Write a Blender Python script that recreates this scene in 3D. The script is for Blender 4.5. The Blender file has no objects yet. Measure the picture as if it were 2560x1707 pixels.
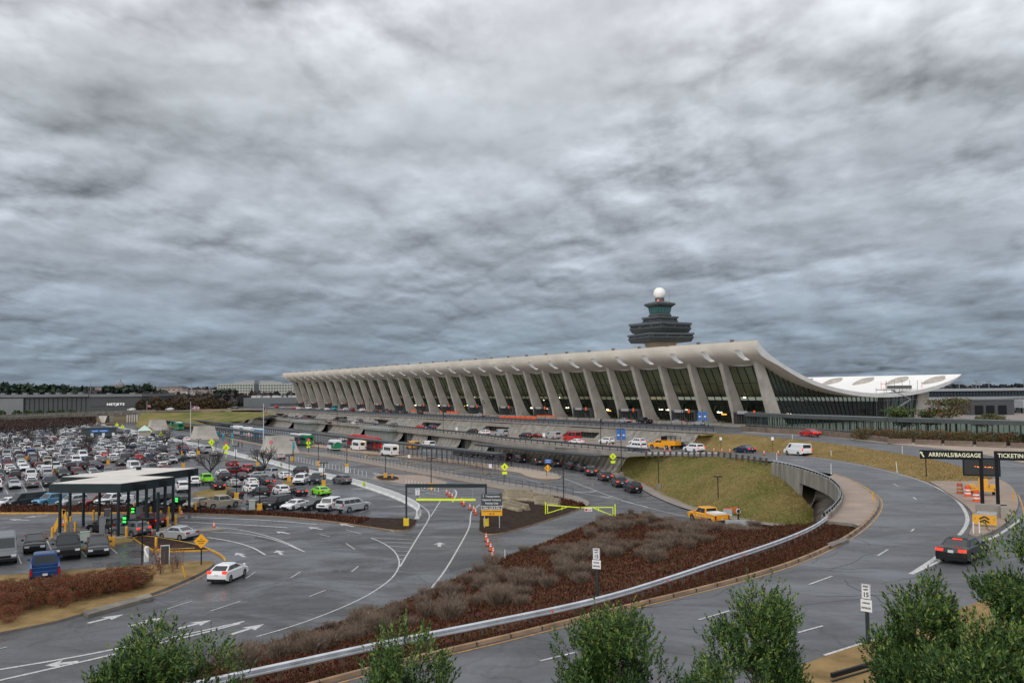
import bpy, bmesh, math, random
from mathutils import Vector, Matrix, noise
from mathutils.geometry import tessellate_polygon
scene = bpy.context.scene
COL = scene.collection
# ------------------------------------------------------------ camera
F, H0, ROLL, CZ = 2200.0, 972.9, -0.01029, 16.2      # focal length in px of a 2560 px wide frame
PITCH = math.atan((H0 - 853.5) / F)
cam_d = bpy.data.cameras.new("camera")
cam = bpy.data.objects.new("camera", cam_d)
COL.objects.link(cam)
cam_d.sensor_width = 36.0
cam_d.lens = F * 36.0 / 2560.0
cam_d.clip_start, cam_d.clip_end = 0.3, 20000.0
fwd = Vector((0, math.cos(PITCH), math.sin(PITCH)))
up0 = Vector((0, -math.sin(PITCH), math.cos(PITCH)))
rt0 = Vector((1, 0, 0))
cr, sr = math.cos(ROLL), math.sin(ROLL)
rt = rt0 * cr + up0 * sr
upv = -rt0 * sr + up0 * cr
m = Matrix((rt, upv, -fwd)).transposed().to_4x4()
m.translation = (0, 0, CZ)
cam.matrix_world = m
scene.camera = cam
# ------------------------------------------------------------ world: overcast sky
world = bpy.data.worlds.new("World")
scene.world = world
world.use_nodes = True
SUN_EL, SUN_AZ = math.radians(30), math.radians(203)
def build_sky():
 nt = world.node_tree
 nt.nodes.clear()
 N, L = nt.nodes.new, nt.links.new
 out = N("ShaderNodeOutputWorld")
 bg = N("ShaderNodeBackground")
 L(bg.outputs[0], out.inputs[0])
 tc = N("ShaderNodeTexCoord")
 sep = N("ShaderNodeSeparateXYZ")
 L(tc.outputs["Generated"], sep.inputs[0])
 def math_(op, a, b=None, c=None, clamp=False):
  n = N("ShaderNodeMath")
  n.operation = op
  n.use_clamp = clamp
  for i, v in enumerate((a, b, c)):
   if v is None:
    continue
   if isinstance(v, (int, float)):
    n.inputs[i].default_value = v
   else:
    L(v, n.inputs[i])
  return n.outputs[0]
 dz = math_("MAXIMUM", sep.outputs[2], 0.0)
 den = math_("ADD", dz, 0.17)
 px = math_("DIVIDE", sep.outputs[0], den)
 py = math_("DIVIDE", sep.outputs[1], den)
 cmb = N("ShaderNodeCombineXYZ")
 L(px, cmb.inputs[0])
 L(py, cmb.inputs[1])
 def mapped(loc, sc, rot=0.0):
  mp = N("ShaderNodeMapping")
  mp.inputs["Location"].default_value = loc
  mp.inputs["Scale"].default_value = sc
  mp.inputs["Rotation"].default_value = (0, 0, rot)
  L(cmb.outputs[0], mp.inputs[0])
  return mp.outputs[0]
 def nz(vec, scale, detail, rough, dist=0.0):
  n = N("ShaderNodeTexNoise")
  n.inputs["Scale"].default_value = scale
  n.inputs["Detail"].default_value = detail
  n.inputs["Roughness"].default_value = rough
  n.inputs["Distortion"].default_value = dist
  L(vec, n.inputs["Vector"])
  return math_("SUBTRACT", n.outputs[0], 0.5)
 ROT = 0.22
 A = (0.95, 0.72, 1)
 low = nz(mapped((7.3, 2.1, 0), A, ROT), 0.9, 2, 0.5, 0.1)
 def puff(loc, sc, off, rnd=1.0):
  """rounded cloud cells with dark creases, warped so that no cell repeats"""
  res = []
  for dx, dy in ((0, 0), (off * .35, -off)):
   base = mapped((loc[0] + dx, loc[1] + dy, 0), A, ROT)
   wn = N("ShaderNodeTexNoise")
   wn.inputs["Scale"].default_value = sc * 1.3
   wn.inputs["Detail"].default_value = 4
   wn.inputs["Roughness"].default_value = 0.6
   L(base, wn.inputs["Vector"])
   wv = N("ShaderNodeVectorMath")
   wv.operation = 'MULTIPLY_ADD'
   L(wn.outputs[1], wv.inputs[0])
   wv.inputs[1].default_value = (1.5 / sc, 1.5 / sc, 0)
   L(base, wv.inputs[2])
   vo = N("ShaderNodeTexVoronoi")
   vo.feature = 'F1'
   vo.inputs["Scale"].default_value = sc
   L(wv.outputs[0], vo.inputs["Vector"])
   res.append(math_("SUBTRACT", 0.45, vo.outputs[0]))
  return res[0], math_("SUBTRACT", res[0], res[1])
 m1, r1 = puff((3.1, 5.2, 0), 2.3, .10)
 m2, r2 = puff((9.4, 1.3, 0), 4.6, .045)
 n1 = nz(mapped((3.1, 5.2, 0), A, ROT), 2.6, 8, 0.55, 0.1)
 gate = math_("MULTIPLY_ADD", nz(mapped((4.4, 8.8, 0), A, ROT), 1.3, 2, 0.5, 0.1), 3.0, 0.6, True)
 mid = math_("MULTIPLY_ADD", math_("MULTIPLY", m2, gate), 0.26, math_("MULTIPLY", m1, 0.26))
 mid = math_("MULTIPLY_ADD", n1, 0.55, mid)
 relief = math_("MULTIPLY_ADD", math_("MULTIPLY", r2, gate), 0.50, math_("MULTIPLY", r1, 0.46))
 fine = nz(mapped((1.0, 9.2, 0), A, ROT), 11.0, 5, 0.55, 0.1)
 v = math_("MULTIPLY", relief, 1.5)
 v = math_("MULTIPLY_ADD", mid, 0.95, v)
 v = math_("MULTIPLY_ADD", low, 0.6, v)
 v = math_("MULTIPLY_ADD", fine, 0.22, v)
 v = math_("ADD", v, 1.0)
 ramp0 = N("ShaderNodeValToRGB")      # a cloud deck is darker and bluer where it is seen edge on
 L(math_("MULTIPLY", dz, 2.0, clamp=True), ramp0.inputs[0])
 e = ramp0.color_ramp.elements
 e[0].position, e[0].color = 0.0, (0.155, 0.20, 0.255, 1)
 e[1].position, e[1].color = 1.0, (0.70, 0.71, 0.735, 1)
 for pos, c in ((0.12, (0.21, 0.26, 0.32, 1)), (0.30, (0.335, 0.37, 0.42, 1)), (0.5, (0.425, 0.455, 0.495, 1)), (0.75, (0.54, 0.56, 0.595, 1))):
  el = e.new(pos)
  el.color = c
 ramp = N("ShaderNodeVectorMath")
 ramp.operation = 'SCALE'
 L(ramp0.outputs[0], ramp.inputs[0])
 L(v, ramp.inputs["Scale"])
 # clear-sky light that leaks through
 sky = N("ShaderNodeTexSky")
 sky.sky_type = 'NISHITA'
 sky.sun_disc = False
 sky.sun_elevation = SUN_EL
 sky.sun_rotation = SUN_AZ
 mul = N("ShaderNodeMixRGB")
 mul.blend_type = 'MULTIPLY'
 mul.inputs[0].default_value = 1.0
 mul.inputs[2].default_value = (0.10, 0.10, 0.10, 1)
 L(sky.outputs[0], mul.inputs[1])
 mix = N("ShaderNodeMixRGB")
 mix.inputs[0].default_value = 0.965
 L(mul.outputs[0], mix.inputs[1])
 L(ramp.outputs[0], mix.inputs[2])
 L(mix.outputs[0], bg.inputs[0])
 bg.inputs[1].default_value = 1.0
build_sky()
sun_d = bpy.data.lights.new("sun", 'SUN')
sun_d.energy = 1.4
sun_d.angle = math.radians(70)
sun_d.color = (1.0, 0.96, 0.90)
sun = bpy.data.objects.new("sun", sun_d)
COL.objects.link(sun)
sun.rotation_euler = (math.radians(90) - SUN_EL, 0, math.radians(180) - SUN_AZ)
sun.location = (0, 0, 60)
scene.view_settings.view_transform = 'Standard'
scene.view_settings.look = 'None'
scene.view_settings.gamma = 1.0
scene.view_settings.use_curve_mapping = False
scene.view_settings.exposure = 0.28
scene.cycles.max_bounces = 6
scene.cycles.diffuse_bounces = 2
scene.cycles.glossy_bounces = 3
scene.cycles.transparent_max_bounces = 8
scene.cycles.transmission_bounces = 3
scene.cycles.use_denoising = True
# ------------------------------------------------------------ where things stand
def pray(px, py):
 """direction through a point of the photograph (px of the 2560 wide frame)"""
 dx, dy = (px - 1280) / F, (py - 853.5) / F
 c, s = math.cos(-ROLL), math.sin(-ROLL)
 x, y = dx * c - dy * s, dx * s + dy * c
 return (x, math.cos(PITCH) + y * math.sin(PITCH), math.sin(PITCH) - y * math.cos(PITCH))
def sstep(a, b, x):
 k = max(0.0, min(1.0, (x - a) / (b - a)))
 return k * k * (3 - 2 * k)
def hG(x, y): return 0.0                                   # lower forecourt
def hU(x, y): return 5.2 + 1.2 * sstep(112, 200, y)         # departures road
def hA(x, y): return 5.2 - 1.6 * sstep(112, 187, y)        # arrivals road
def U(px, py, h=0.0):
 r = pray(px, py)
 if not callable(h):
  k = (h - CZ) / r[2]
  return (r[0] * k, r[1] * k, h)
 z = h(0, 0)
 for _ in range(60):
  k = (z - CZ) / r[2]
  x, y = r[0] * k, r[1] * k
  z = .5 * z + .5 * h(x, y)
 return (x, y, h(x, y))
TH, OX, OY = 1.01992, 64.936, 225.413                     # the terminal: direction and foot of its nearest column
ux, uy = -math.cos(TH), math.sin(TH)
nx, ny = -math.sin(TH), -math.cos(TH)
UAZ = math.atan2(uy, ux)                                   # heading along the facade, away from the camera
NAZ = math.atan2(ny, nx)
def W(s, t, z=0.0): return (OX + ux * s + nx * t, OY + uy * s + ny * t, z)
def st(P):
 dx, dy = P[0] - OX, P[1] - OY
 return dx * ux + dy * uy, dx * nx + dy * ny
# ------------------------------------------------------------ materials
MATS = {}
_T = "zeroth first second third fourth fifth sixth seventh eighth ninth tenth eleventh twelfth thirteenth fourteenth fifteenth sixteenth seventeenth eighteenth nineteenth".split()
_D = ["", "", "twent", "thirt", "fort", "fift", "sixt", "sevent", "eight", "ninet"]
def ordw(n):
 if n < 20:
  return _T[n]
 d, u = (n // 10) % 10, n % 10
 pre = "hundred and " if n >= 100 else ""
 if n >= 100 and d < 2:
  return pre + (_T[n - 100] if n > 100 else "hundredth")
 return pre + (_D[d] + "ieth" if u == 0 else _D[d] + "y " + _T[u])
def lin(c):
 return tuple(((v / 12.92) if v <= 0.04045 else ((v + 0.055) / 1.055) ** 2.4) for v in c)
def mat(name, col, rough=0.7, var=0.0, scale=1.0, col2=None, metal=0.0, bump=0.0, bscale=20.0, spec=0.5, emit=None, estr=0.0,
  detail=5, rvar=0.0, coat=0.0, stretch=None):
 """principled surface whose colour and gloss are broken up by noise"""
 if name in MATS:
  return MATS[name]
 mt = bpy.data.materials.new(name)
 mt.use_nodes = True
 nt = mt.node_tree
 N, L = nt.nodes.new, nt.links.new
 b = nt.nodes["Principled BSDF"]
 b.inputs["Base Color"].default_value = (*col, 1)
 b.inputs["Roughness"].default_value = rough
 b.inputs["Metallic"].default_value = metal
 b.inputs["Specular IOR Level"].default_value = spec
 b.inputs["Coat Weight"].default_value = coat
 b.inputs["Coat Roughness"].default_value = 0.06
 if emit:
  b.inputs["Emission Color"].default_value = (*emit, 1)
  b.inputs["Emission Strength"].default_value = estr
 if var or rvar or bump:
  tc = N("ShaderNodeTexCoord")
  vec = tc.outputs["Object"]
  if stretch:
   mp = N("ShaderNodeMapping")
   mp.inputs["Scale"].default_value = stretch
   L(vec, mp.inputs[0])
   vec = mp.outputs[0]
 if var or rvar:
  nz = N("ShaderNodeTexNoise")
  nz.inputs["Scale"].default_value = scale
  nz.inputs["Detail"].default_value = detail
  nz.inputs["Roughness"].default_value = 0.62
  L(vec, nz.inputs["Vector"])
  rp = N("ShaderNodeValToRGB")
  rp.color_ramp.elements[0].position = 0.32
  rp.color_ramp.elements[1].position = 0.68
  c2 = col2 or tuple(min(1, v * (1 + var)) for v in col)
  c1 = col if col2 else tuple(v * (1 - var) for v in col)
  rp.color_ramp.elements[0].color = (*c1, 1)
  rp.color_ramp.elements[1].color = (*c2, 1)
  L(nz.outputs[0], rp.inputs[0])
  L(rp.outputs[0], b.inputs["Base Color"])
  if rvar:
   mr = N("ShaderNodeMapRange")
   mr.inputs[1].default_value = 0.35
   mr.inputs[2].default_value = 0.65
   mr.inputs[3].default_value = max(0.02, rough - rvar)
   mr.inputs[4].default_value = min(1, rough + rvar)
   L(nz.outputs[0], mr.inputs[0])
   L(mr.outputs[0], b.inputs["Roughness"])
 if bump:
  n2 = N("ShaderNodeTexNoise")
  n2.inputs["Scale"].default_value = bscale
  n2.inputs["Detail"].default_value = 4
  L(vec, n2.inputs["Vector"])
  bp = N("ShaderNodeBump")
  bp.inputs["Strength"].default_value = bump
  bp.inputs["Distance"].default_value = 0.1
  L(n2.outputs[0], bp.inputs["Height"])
  L(bp.outputs[0], b.inputs["Normal"])
 MATS[name] = mt
 return mt
def asphalt(name, base, dark, wet=0.5):
 """worn road surface: fine grain, large patches, drying wet areas, tyre-darkened streaks, cracks"""
 mt = bpy.data.materials.new(name)
 mt.use_nodes = True
 nt = mt.node_tree
 N, L = nt.nodes.new, nt.links.new
 b = nt.nodes["Principled BSDF"]
 tc = N("ShaderNodeTexCoord")
 def nz(scale, det, rough=0.6, mapsc=None, dist=0.0):
  v = tc.outputs["Object"]
  if mapsc:
   mp = N("ShaderNodeMapping")
   mp.inputs["Scale"].default_value = mapsc
   mp.inputs["Rotation"].default_value = (0, 0, 0.55)
   L(v, mp.inputs[0])
   v = mp.outputs[0]
  n = N("ShaderNodeTexNoise")
  n.inputs["Scale"].default_value = scale
  n.inputs["Detail"].default_value = det
  n.inputs["Roughness"].default_value = rough
  n.inputs["Distortion"].default_value = dist
  L(v, n.inputs["Vector"])
  return n.outputs[0]
 big = nz(0.07, 6, 0.65, None, 0.6)
 grain = nz(2.2, 8, 0.75)
 streak = nz(0.5, 4, 0.5, (0.12, 1.0, 1.0), 0.4)
 vor = N("ShaderNodeTexVoronoi")
 vor.feature = 'DISTANCE_TO_EDGE'
 vor.inputs["Scale"].default_value = 0.13
 wob = N("ShaderNodeTexNoise")
 wob.inputs["Scale"].default_value = 0.5
 wob.inputs["Detail"].default_value = 4
 L(tc.outputs["Object"], wob.inputs["Vector"])
 mixv = N("ShaderNodeVectorMath")
 mixv.operation = 'MULTIPLY_ADD'
 L(wob.outputs[1], mixv.inputs[0])
 mixv.inputs[1].default_value = (4, 4, 0)
 L(tc.outputs["Object"], mixv.inputs[2])
 L(mixv.outputs[0], vor.inputs["Vector"])
 crk = N("ShaderNodeMath")
 crk.operation = 'LESS_THAN'
 crk.inputs[1].default_value = 0.011
 L(vor.outputs[0], crk.inputs[0])
 a = N("ShaderNodeMath")
 a.operation = 'ADD'
 L(big, a.inputs[0])
 L(streak, a.inputs[1])
 a2 = N("ShaderNodeMath")
 a2.operation = 'MULTIPLY_ADD'
 L(grain, a2.inputs[0])
 a2.inputs[1].default_value = 0.75
 L(a.outputs[0], a2.inputs[2])
 rp = N("ShaderNodeValToRGB")
 rp.color_ramp.elements[0].position = 0.95
 rp.color_ramp.elements[0].color = (*dark, 1)
 rp.color_ramp.elements[1].position = 1.4
 rp.color_ramp.elements[1].color = (*base, 1)
 rp.color_ramp.elements[0].position = 0.0
 mr0 = N("ShaderNodeMapRange")
 mr0.inputs[1].default_value = 1.1
 mr0.inputs[2].default_value = 1.65
 L(a2.outputs[0], mr0.inputs[0])
 rp.color_ramp.elements[1].position = 1.0
 L(mr0.outputs[0], rp.inputs[0])
 mx = N("ShaderNodeMixRGB")
 mx.inputs[2].default_value = (dark[0] * .5, dark[1] * .5, dark[2] * .5, 1)
 mc = N("ShaderNodeMath")
 mc.operation = 'MULTIPLY'
 mc.inputs[1].default_value = 0.4
 L(crk.outputs[0], mc.inputs[0])
 L(mc.outputs[0], mx.inputs[0])
 L(rp.outputs[0], mx.inputs[1])
 L(mx.outputs[0], b.inputs["Base Color"])
 w = nz(0.11, 7, 0.62, (1.0, 1.6, 1), 0.8)
 mr = N("ShaderNodeMapRange")
 mr.inputs[1].default_value = 0.44
 mr.inputs[2].default_value = 0.60
 mr.inputs[3].default_value = 0.62
 mr.inputs[4].default_value = 0.62 - 0.5 * wet
 L(w, mr.inputs[0])
 L(mr.outputs[0], b.inputs["Roughness"])
 b.inputs["Specular IOR Level"].default_value = 0.55
 bp = N("ShaderNodeBump")
 bp.inputs["Strength"].default_value = 0.12
 bp.inputs["Distance"].default_value = 0.02
 L(grain, bp.inputs["Height"])
 L(bp.outputs[0], b.inputs["Normal"])
 MATS[name] = mt
 return mt
M_ASPH = asphalt("asphalt_lower", (0.098, 0.100, 0.106), (0.036, 0.038, 0.042), 0.8)
M_ASPHU = asphalt("asphalt_upper", (0.125, 0.128, 0.138), (0.058, 0.061, 0.067), 0.65)
M_ASPHDK = asphalt("asphalt_dark", (0.050, 0.052, 0.058), (0.028, 0.030, 0.034), 0.6)
M_LOT = asphalt("asphalt_lot", (0.085, 0.087, 0.095), (0.040, 0.042, 0.048), 0.8)
M_WHITE = mat("paint_line_white", (0.30, 0.30, 0.31), 0.55, col2=(0.70, 0.70, 0.68), var=0.3, scale=4.0, detail=9)
M_YELLOW = mat("paint_line_yellow", (0.20, 0.13, 0.07), 0.55, col2=(0.66, 0.33, 0.05), var=0.3, scale=3.0, detail=8)
M_KERB = mat("kerb_concrete", (0.30, 0.20, 0.12), 0.8, 0.3, 0.8)
M_KERBG = mat("kerb_grey", (0.20, 0.18, 0.16), 0.8, 0.3, 0.8)
M_CONC = mat("concrete", (0.27, 0.245, 0.215), 0.8, 0.22, 0.35, bump=0.2, bscale=6, stretch=(1, 1, 1))
M_CONCST = mat("concrete_stained", (0.13, 0.12, 0.105), 0.85, col2=(0.31, 0.29, 0.26), var=0.3, scale=0.8, detail=8, stretch=(1, 1, 0.22))
M_CONCDK = mat("concrete_dark", (0.11, 0.10, 0.085), 0.85, col2=(0.27, 0.25, 0.215), var=0.3, scale=0.6, detail=8, stretch=(1, 1, 0.3))
M_COLUMN = mat("column_concrete", (0.33, 0.305, 0.275), 0.75, col2=(0.50, 0.465, 0.42), var=0.2, scale=0.22, detail=8)
M_ROOF = mat("roof_concrete", (0.64, 0.585, 0.51), 0.7, 0.08, 0.12, detail=6)
M_ROOFTOP = mat("roof_membrane", (0.86, 0.85, 0.82), 0.6, 0.05, 0.3)
M_BRICK = mat("brick_pavement", (0.31, 0.235, 0.185), 0.7, 0.25, 0.5, detail=9, rvar=0.15)
M_TAN = mat("tan_pavement", (0.36, 0.29, 0.23), 0.75, 0.2, 0.6, detail=9, rvar=0.15)
M_SIDE = mat("sidewalk", (0.24, 0.205, 0.175), 0.7, 0.25, 0.5, detail=9, rvar=0.2)
M_GRASS = mat("lawn_grass", (0.16, 0.125, 0.045), 0.95, col2=(0.32, 0.235, 0.10), var=0.3, scale=0.25, detail=12, bump=0.6, bscale=8, spec=0.1)
M_GRASSG = mat("green_grass", (0.080, 0.110, 0.022), 0.95, col2=(0.25, 0.20, 0.085), var=0.3, scale=0.10, detail=12, bump=0.6, bscale=8, spec=0.1)
M_DRYG = mat("dry_grass", (0.27, 0.185, 0.085), 0.95, 0.35, 0.6, detail=12, bump=0.6, bscale=8, spec=0.1)
M_MULCH = mat("mulch", (0.040, 0.026, 0.020), 0.95, 0.5, 1.5, detail=10, bump=1.0, bscale=6, spec=0.1)
M_RUST = mat("rusty_ground_cover", (0.075, 0.028, 0.018), 0.95, col2=(0.15, 0.075, 0.042), var=0.4, scale=0.9, detail=12, bump=1.2, bscale=7, spec=0.1)
M_METAL = mat("galvanised", (0.52, 0.54, 0.57), 0.42, 0.2, 1.0, metal=0.75)
M_BLACK = mat("black_metal", (0.010, 0.012, 0.014), 0.55, spec=.2)
M_RAIL = mat("railing_blue_grey", (0.050, 0.060, 0.074), 0.5, 0.25, 1.0)
M_TEAL = mat("dark_teal_metal", (0.022, 0.034, 0.038), 0.5, 0.15, 0.6, spec=.25)
M_WHITEP = mat("white_paint", (0.74, 0.74, 0.73), 0.5, 0.08, 1.0)
M_BARR = mat("white_barrier", (0.66, 0.67, 0.68), 0.5, 0.12, 1.2)
M_SAFE = mat("safety_yellow", (0.72, 0.36, 0.03), 0.5, 0.1, 2.0)
M_FLUO = mat("fluorescent_yellow", (0.78, 0.95, 0.01), 0.5)
M_ORANGE = mat("cone_orange", (0.75, 0.10, 0.02), 0.5, 0.1, 2.0)
M_BLUE = mat("sign_blue", (0.02, 0.13, 0.45), 0.5)
M_TYRE = mat("tyre_rubber", (0.012, 0.012, 0.013), 0.8, spec=.2)
M_RIM = mat("wheel_alloy", (0.42, 0.43, 0.45), 0.35, metal=0.7)
M_CGLASS = mat("car_glass", (0.016, 0.022, 0.025), 0.06, spec=.7, coat=.15)
M_HEAD = mat("headlight_lens", (0.65, 0.68, 0.72), 0.1)
M_TAIL = mat("taillight_lens", (0.35, 0.01, 0.01), 0.25)
M_TAILON = mat("taillight_lit", (0.6, 0.03, 0.02), 0.3, emit=(1.0, 0.06, 0.03), estr=.75)
M_PLATE = mat("number_plate", (0.6, 0.62, 0.65), 0.5)
M_TRIM = mat("black_plastic", (0.014, 0.014, 0.016), 0.6, spec=.2)
M_LAMP = mat("lamp_lit", (1, 0.75, 0.4), 0.5, emit=(1.0, 0.62, 0.25), estr=9.0)
M_LAMPW = mat("lamp_lit_white", (1, 0.95, 0.85), 0.5, emit=(1.0, 0.85, 0.62), estr=7.0)
M_GREENLIT = mat("green_signal_lit", (0.05, 0.9, 0.1), 0.5, emit=(0.03, 1.0, 0.08), estr=2.2)
M_REDLIT = mat("red_signal_lit", (0.9, 0.05, 0.03), 0.5, emit=(1.0, 0.08, 0.05), estr=2.5)
M_BARK = mat("bark", (0.075, 0.058, 0.05), 0.9, 0.4, 4.0)
M_TWIG = mat("twig", (0.13, 0.095, 0.085), 0.9, 0.35, 2.0)
# ------------------------------------------------------------ mesh builder
class MB:
 def __init__(s):
  s.v, s.f, s.mi = [], [], []
  s.cur = 0
  s.smooth = False
 def m(s, i):
  s.cur = i
  return s
 def add(s, vs, fs):
  o = len(s.v)
  s.v.extend(vs)
  for f in fs:
   s.f.append([i + o for i in f])
   s.mi.append(s.cur)
  return s
 def box(s, c, d, rz=0.0, taper=1.0, tapery=None):
  cx, cy, cz = c
  hx, hy, hz = d[0] / 2, d[1] / 2, d[2] / 2
  ty = taper if tapery is None else tapery
  co, si = math.cos(rz), math.sin(rz)
  vs = []
  for dz, kx, ky in ((-hz, 1, 1), (hz, taper, ty)):
   for dx, dy in ((-hx, -hy), (hx, -hy), (hx, hy), (-hx, hy)):
    x, y = dx * kx, dy * ky
    vs.append((cx + x * co - y * si, cy + x * si + y * co, cz + dz))
  return s.add(vs, [(3, 2, 1, 0), (4, 5, 6, 7), (0, 1, 5, 4), (1, 2, 6, 5), (2, 3, 7, 6), (3, 0, 4, 7)])
 def bar(s, a, b, w, h=None, up=(0, 0, 1)):
  """rectangular bar from a to b"""
  a, b = Vector(a), Vector(b)
  h = h or w
  d = (b - a).normalized()
  upv_ = Vector(up)
  if abs(d.dot(upv_)) > 0.98:
   upv_ = Vector((1, 0, 0))
  sd = d.cross(upv_).normalized() * w / 2
  u2 = sd.cross(d).normalized() * h / 2
  vs = [tuple(p + q) for p in (a, b) for q in (-sd - u2, sd - u2, sd + u2, -sd + u2)]
  return s.add(vs, [(0, 1, 2, 3), (7, 6, 5, 4), (0, 4, 5, 1), (1, 5, 6, 2), (2, 6, 7, 3), (3, 7, 4, 0)])
 def tube(s, pts, r, n=6, r2=None, cap=True):
  """round tube through points, radius tapering from r to r2"""
  pts = [Vector(p) for p in pts]
  rings = []
  for i, p in enumerate(pts):
   d = (pts[min(i + 1, len(pts) - 1)] - pts[max(i - 1, 0)]).normalized()
   a = Vector((0, 0, 1)) if abs(d.z) < 0.95 else Vector((1, 0, 0))
   e1 = d.cross(a).normalized()
   e2 = d.cross(e1)
   rr = r if r2 is None else r + (r2 - r) * i / max(1, len(pts) - 1)
   rings.append([tuple(p + (e1 * math.cos(6.28318 * k / n) + e2 * math.sin(6.28318 * k / n)) * rr) for k in range(n)])
  vs = [q for rg in rings for q in rg]
  fs = []
  for i in range(len(pts) - 1):
   for k in range(n):
    a, b = i * n + k, i * n + (k + 1) % n
    fs.append((a, b, b + n, a + n))
  if cap:
   fs.append(tuple(range(n - 1, -1, -1)))
   fs.append(tuple(range((len(pts) - 1) * n, len(pts) * n)))
  return s.add(vs, fs)
 def lathe(s, c, prof, n=16):
  """(radius, z) profile turned round the vertical through c"""
  vs, fs = [], []
  for r, z in prof:
   for k in range(n):
    a = 6.28318530718 * k / n
    vs.append((c[0] + r * math.cos(a), c[1] + r * math.sin(a), c[2] + z))
  for i in range(len(prof) - 1):
   for k in range(n):
    a, b = i * n + k, i * n + (k + 1) % n
    fs.append((a, b, b + n, a + n))
  fs.append(tuple(range(n - 1, -1, -1)))
  fs.append(tuple(range((len(prof) - 1) * n, len(prof) * n)))
  return s.add(vs, fs)
 def prism(s, poly, z0, z1):
  n = len(poly)
  ar = sum(poly[i][0] * poly[(i + 1) % n][1] - poly[(i + 1) % n][0] * poly[i][1] for i in range(n))
  if ar < 0:
   poly = poly[::-1]
  vs = [(p[0], p[1], z0) for p in poly] + [(p[0], p[1], z1) for p in poly]
  return s.add(vs, [tuple(range(n - 1, -1, -1)), tuple(range(n, 2 * n))] + [(i, (i + 1) % n, (i + 1) % n + n, i + n) for i in range(n)])
 def loft(s, rows, closed=False, flip=False):
  """grid of faces between equally long rows of points"""
  n = len(rows[0])
  vs = [tuple(p) for r in rows for p in r]
  fs = []
  for i in range(len(rows) - 1):
   for k in range(n if closed else n - 1):
    a, b = i * n + k, i * n + (k + 1) % n
    fs.append((a, b, b + n, a + n) if not flip else (a + n, b + n, b, a))
  return s.add(vs, fs)
 def build(s, name, mats, parent=None, loc=None, smooth=False):
  me = bpy.data.meshes.new(name)
  me.from_pydata(s.v, [], s.f)
  if not isinstance(mats, (list, tuple)):
   mats = [mats]
  for mt in mats:
   me.materials.append(mt)
  if len(mats) > 1:
   me.polygons.foreach_set("material_index", s.mi)
  if smooth:
   me.polygons.foreach_set("use_smooth", [True] * len(me.polygons))
  me.update()
  o = bpy.data.objects.new(name, me)
  COL.objects.link(o)
  if parent is not None:
   o.parent = parent
  if loc is not None:
   o.location = loc
  return o
def tag(o, label=None, cat=None, group=None, kind=None):
 if label:
  o["label"] = label
 if cat:
  o["category"] = cat
 if group:
  o["group"] = group
 if kind:
  o["kind"] = kind
 return o
def empty(name, loc=(0, 0, 0), rz=0.0, label=None, cat=None, group=None):
 o = bpy.data.objects.new(name, None)
 COL.objects.link(o)
 o.location = loc
 o.rotation_euler = (0, 0, rz)
 o.empty_display_size = 0.2
 return tag(o, label, cat, group)
KIDS = {}
def kids(o):
 return list(o.children)
def copy_tree(o, loc=None, rz=None, label=None, group=None, parent=None):
 c = o.copy()
 COL.objects.link(c)
 if parent is not None:
  c.parent = parent
 if loc is not None:
  c.location = loc
 if rz is not None:
  c.rotation_euler = (0, 0, rz)
 if label:
  c["label"] = label
 if group:
  c["group"] = group
 for ch in o.children:
  copy_tree(ch, parent=c)
 return c
def text(body, size, mt, parent, loc, rot, ext=0.004, align='CENTER', sx=1.0, name="lettering", space=1.0, bold=0.0, lsp=1.0):
 cu = bpy.data.curves.new(name, 'FONT')
 cu.body = body
 cu.size = size
 cu.extrude = ext
 cu.offset = bold
 cu.align_x = align
 cu.align_y = 'CENTER'
 cu.space_character = space
 cu.space_line = lsp
 cu.resolution_u = 2
 cu.materials.append(mt)
 t = bpy.data.objects.new(name, cu)
 COL.objects.link(t)
 dg = bpy.context.evaluated_depsgraph_get()
 me = bpy.data.meshes.new_from_object(t.evaluated_get(dg))
 bpy.data.objects.remove(t)
 bpy.data.curves.remove(cu)
 o = bpy.data.objects.new(name, me)
 COL.objects.link(o)
 o.parent = parent
 o.location = loc
 o.rotation_euler = rot
 o.scale = (sx, 1, 1)
 return o
# ------------------------------------------------------------ surfaces laid on the ground
def resample(pts, n):
 d = [0.0]
 for a, b in zip(pts, pts[1:]):
  d.append(d[-1] + math.dist(a[:2], b[:2]))
 out, j = [], 0
 for i in range(n):
  t = d[-1] * i / (n - 1)
  while j < len(d) - 2 and d[j + 1] < t:
   j += 1
  k = (t - d[j]) / max(1e-9, d[j + 1] - d[j])
  out.append(tuple(pts[j][q] + (pts[j + 1][q] - pts[j][q]) * k for q in range(len(pts[0]))))
 return out
def smoothline(pts, n=None, it=2):
 for _ in range(it):
  o = [pts[0]]
  for a, b in zip(pts, pts[1:]):
   o.append(tuple(a[q] * .75 + b[q] * .25 for q in range(len(a))))
   o.append(tuple(a[q] * .25 + b[q] * .75 for q in range(len(a))))
  o.append(pts[-1])
  pts = o
 return resample(pts, n) if n else pts
def pxline(px, h=0.0, it=2, n=None):
 return smoothline([U(x, y, h) for x, y in px], n, it)
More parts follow.
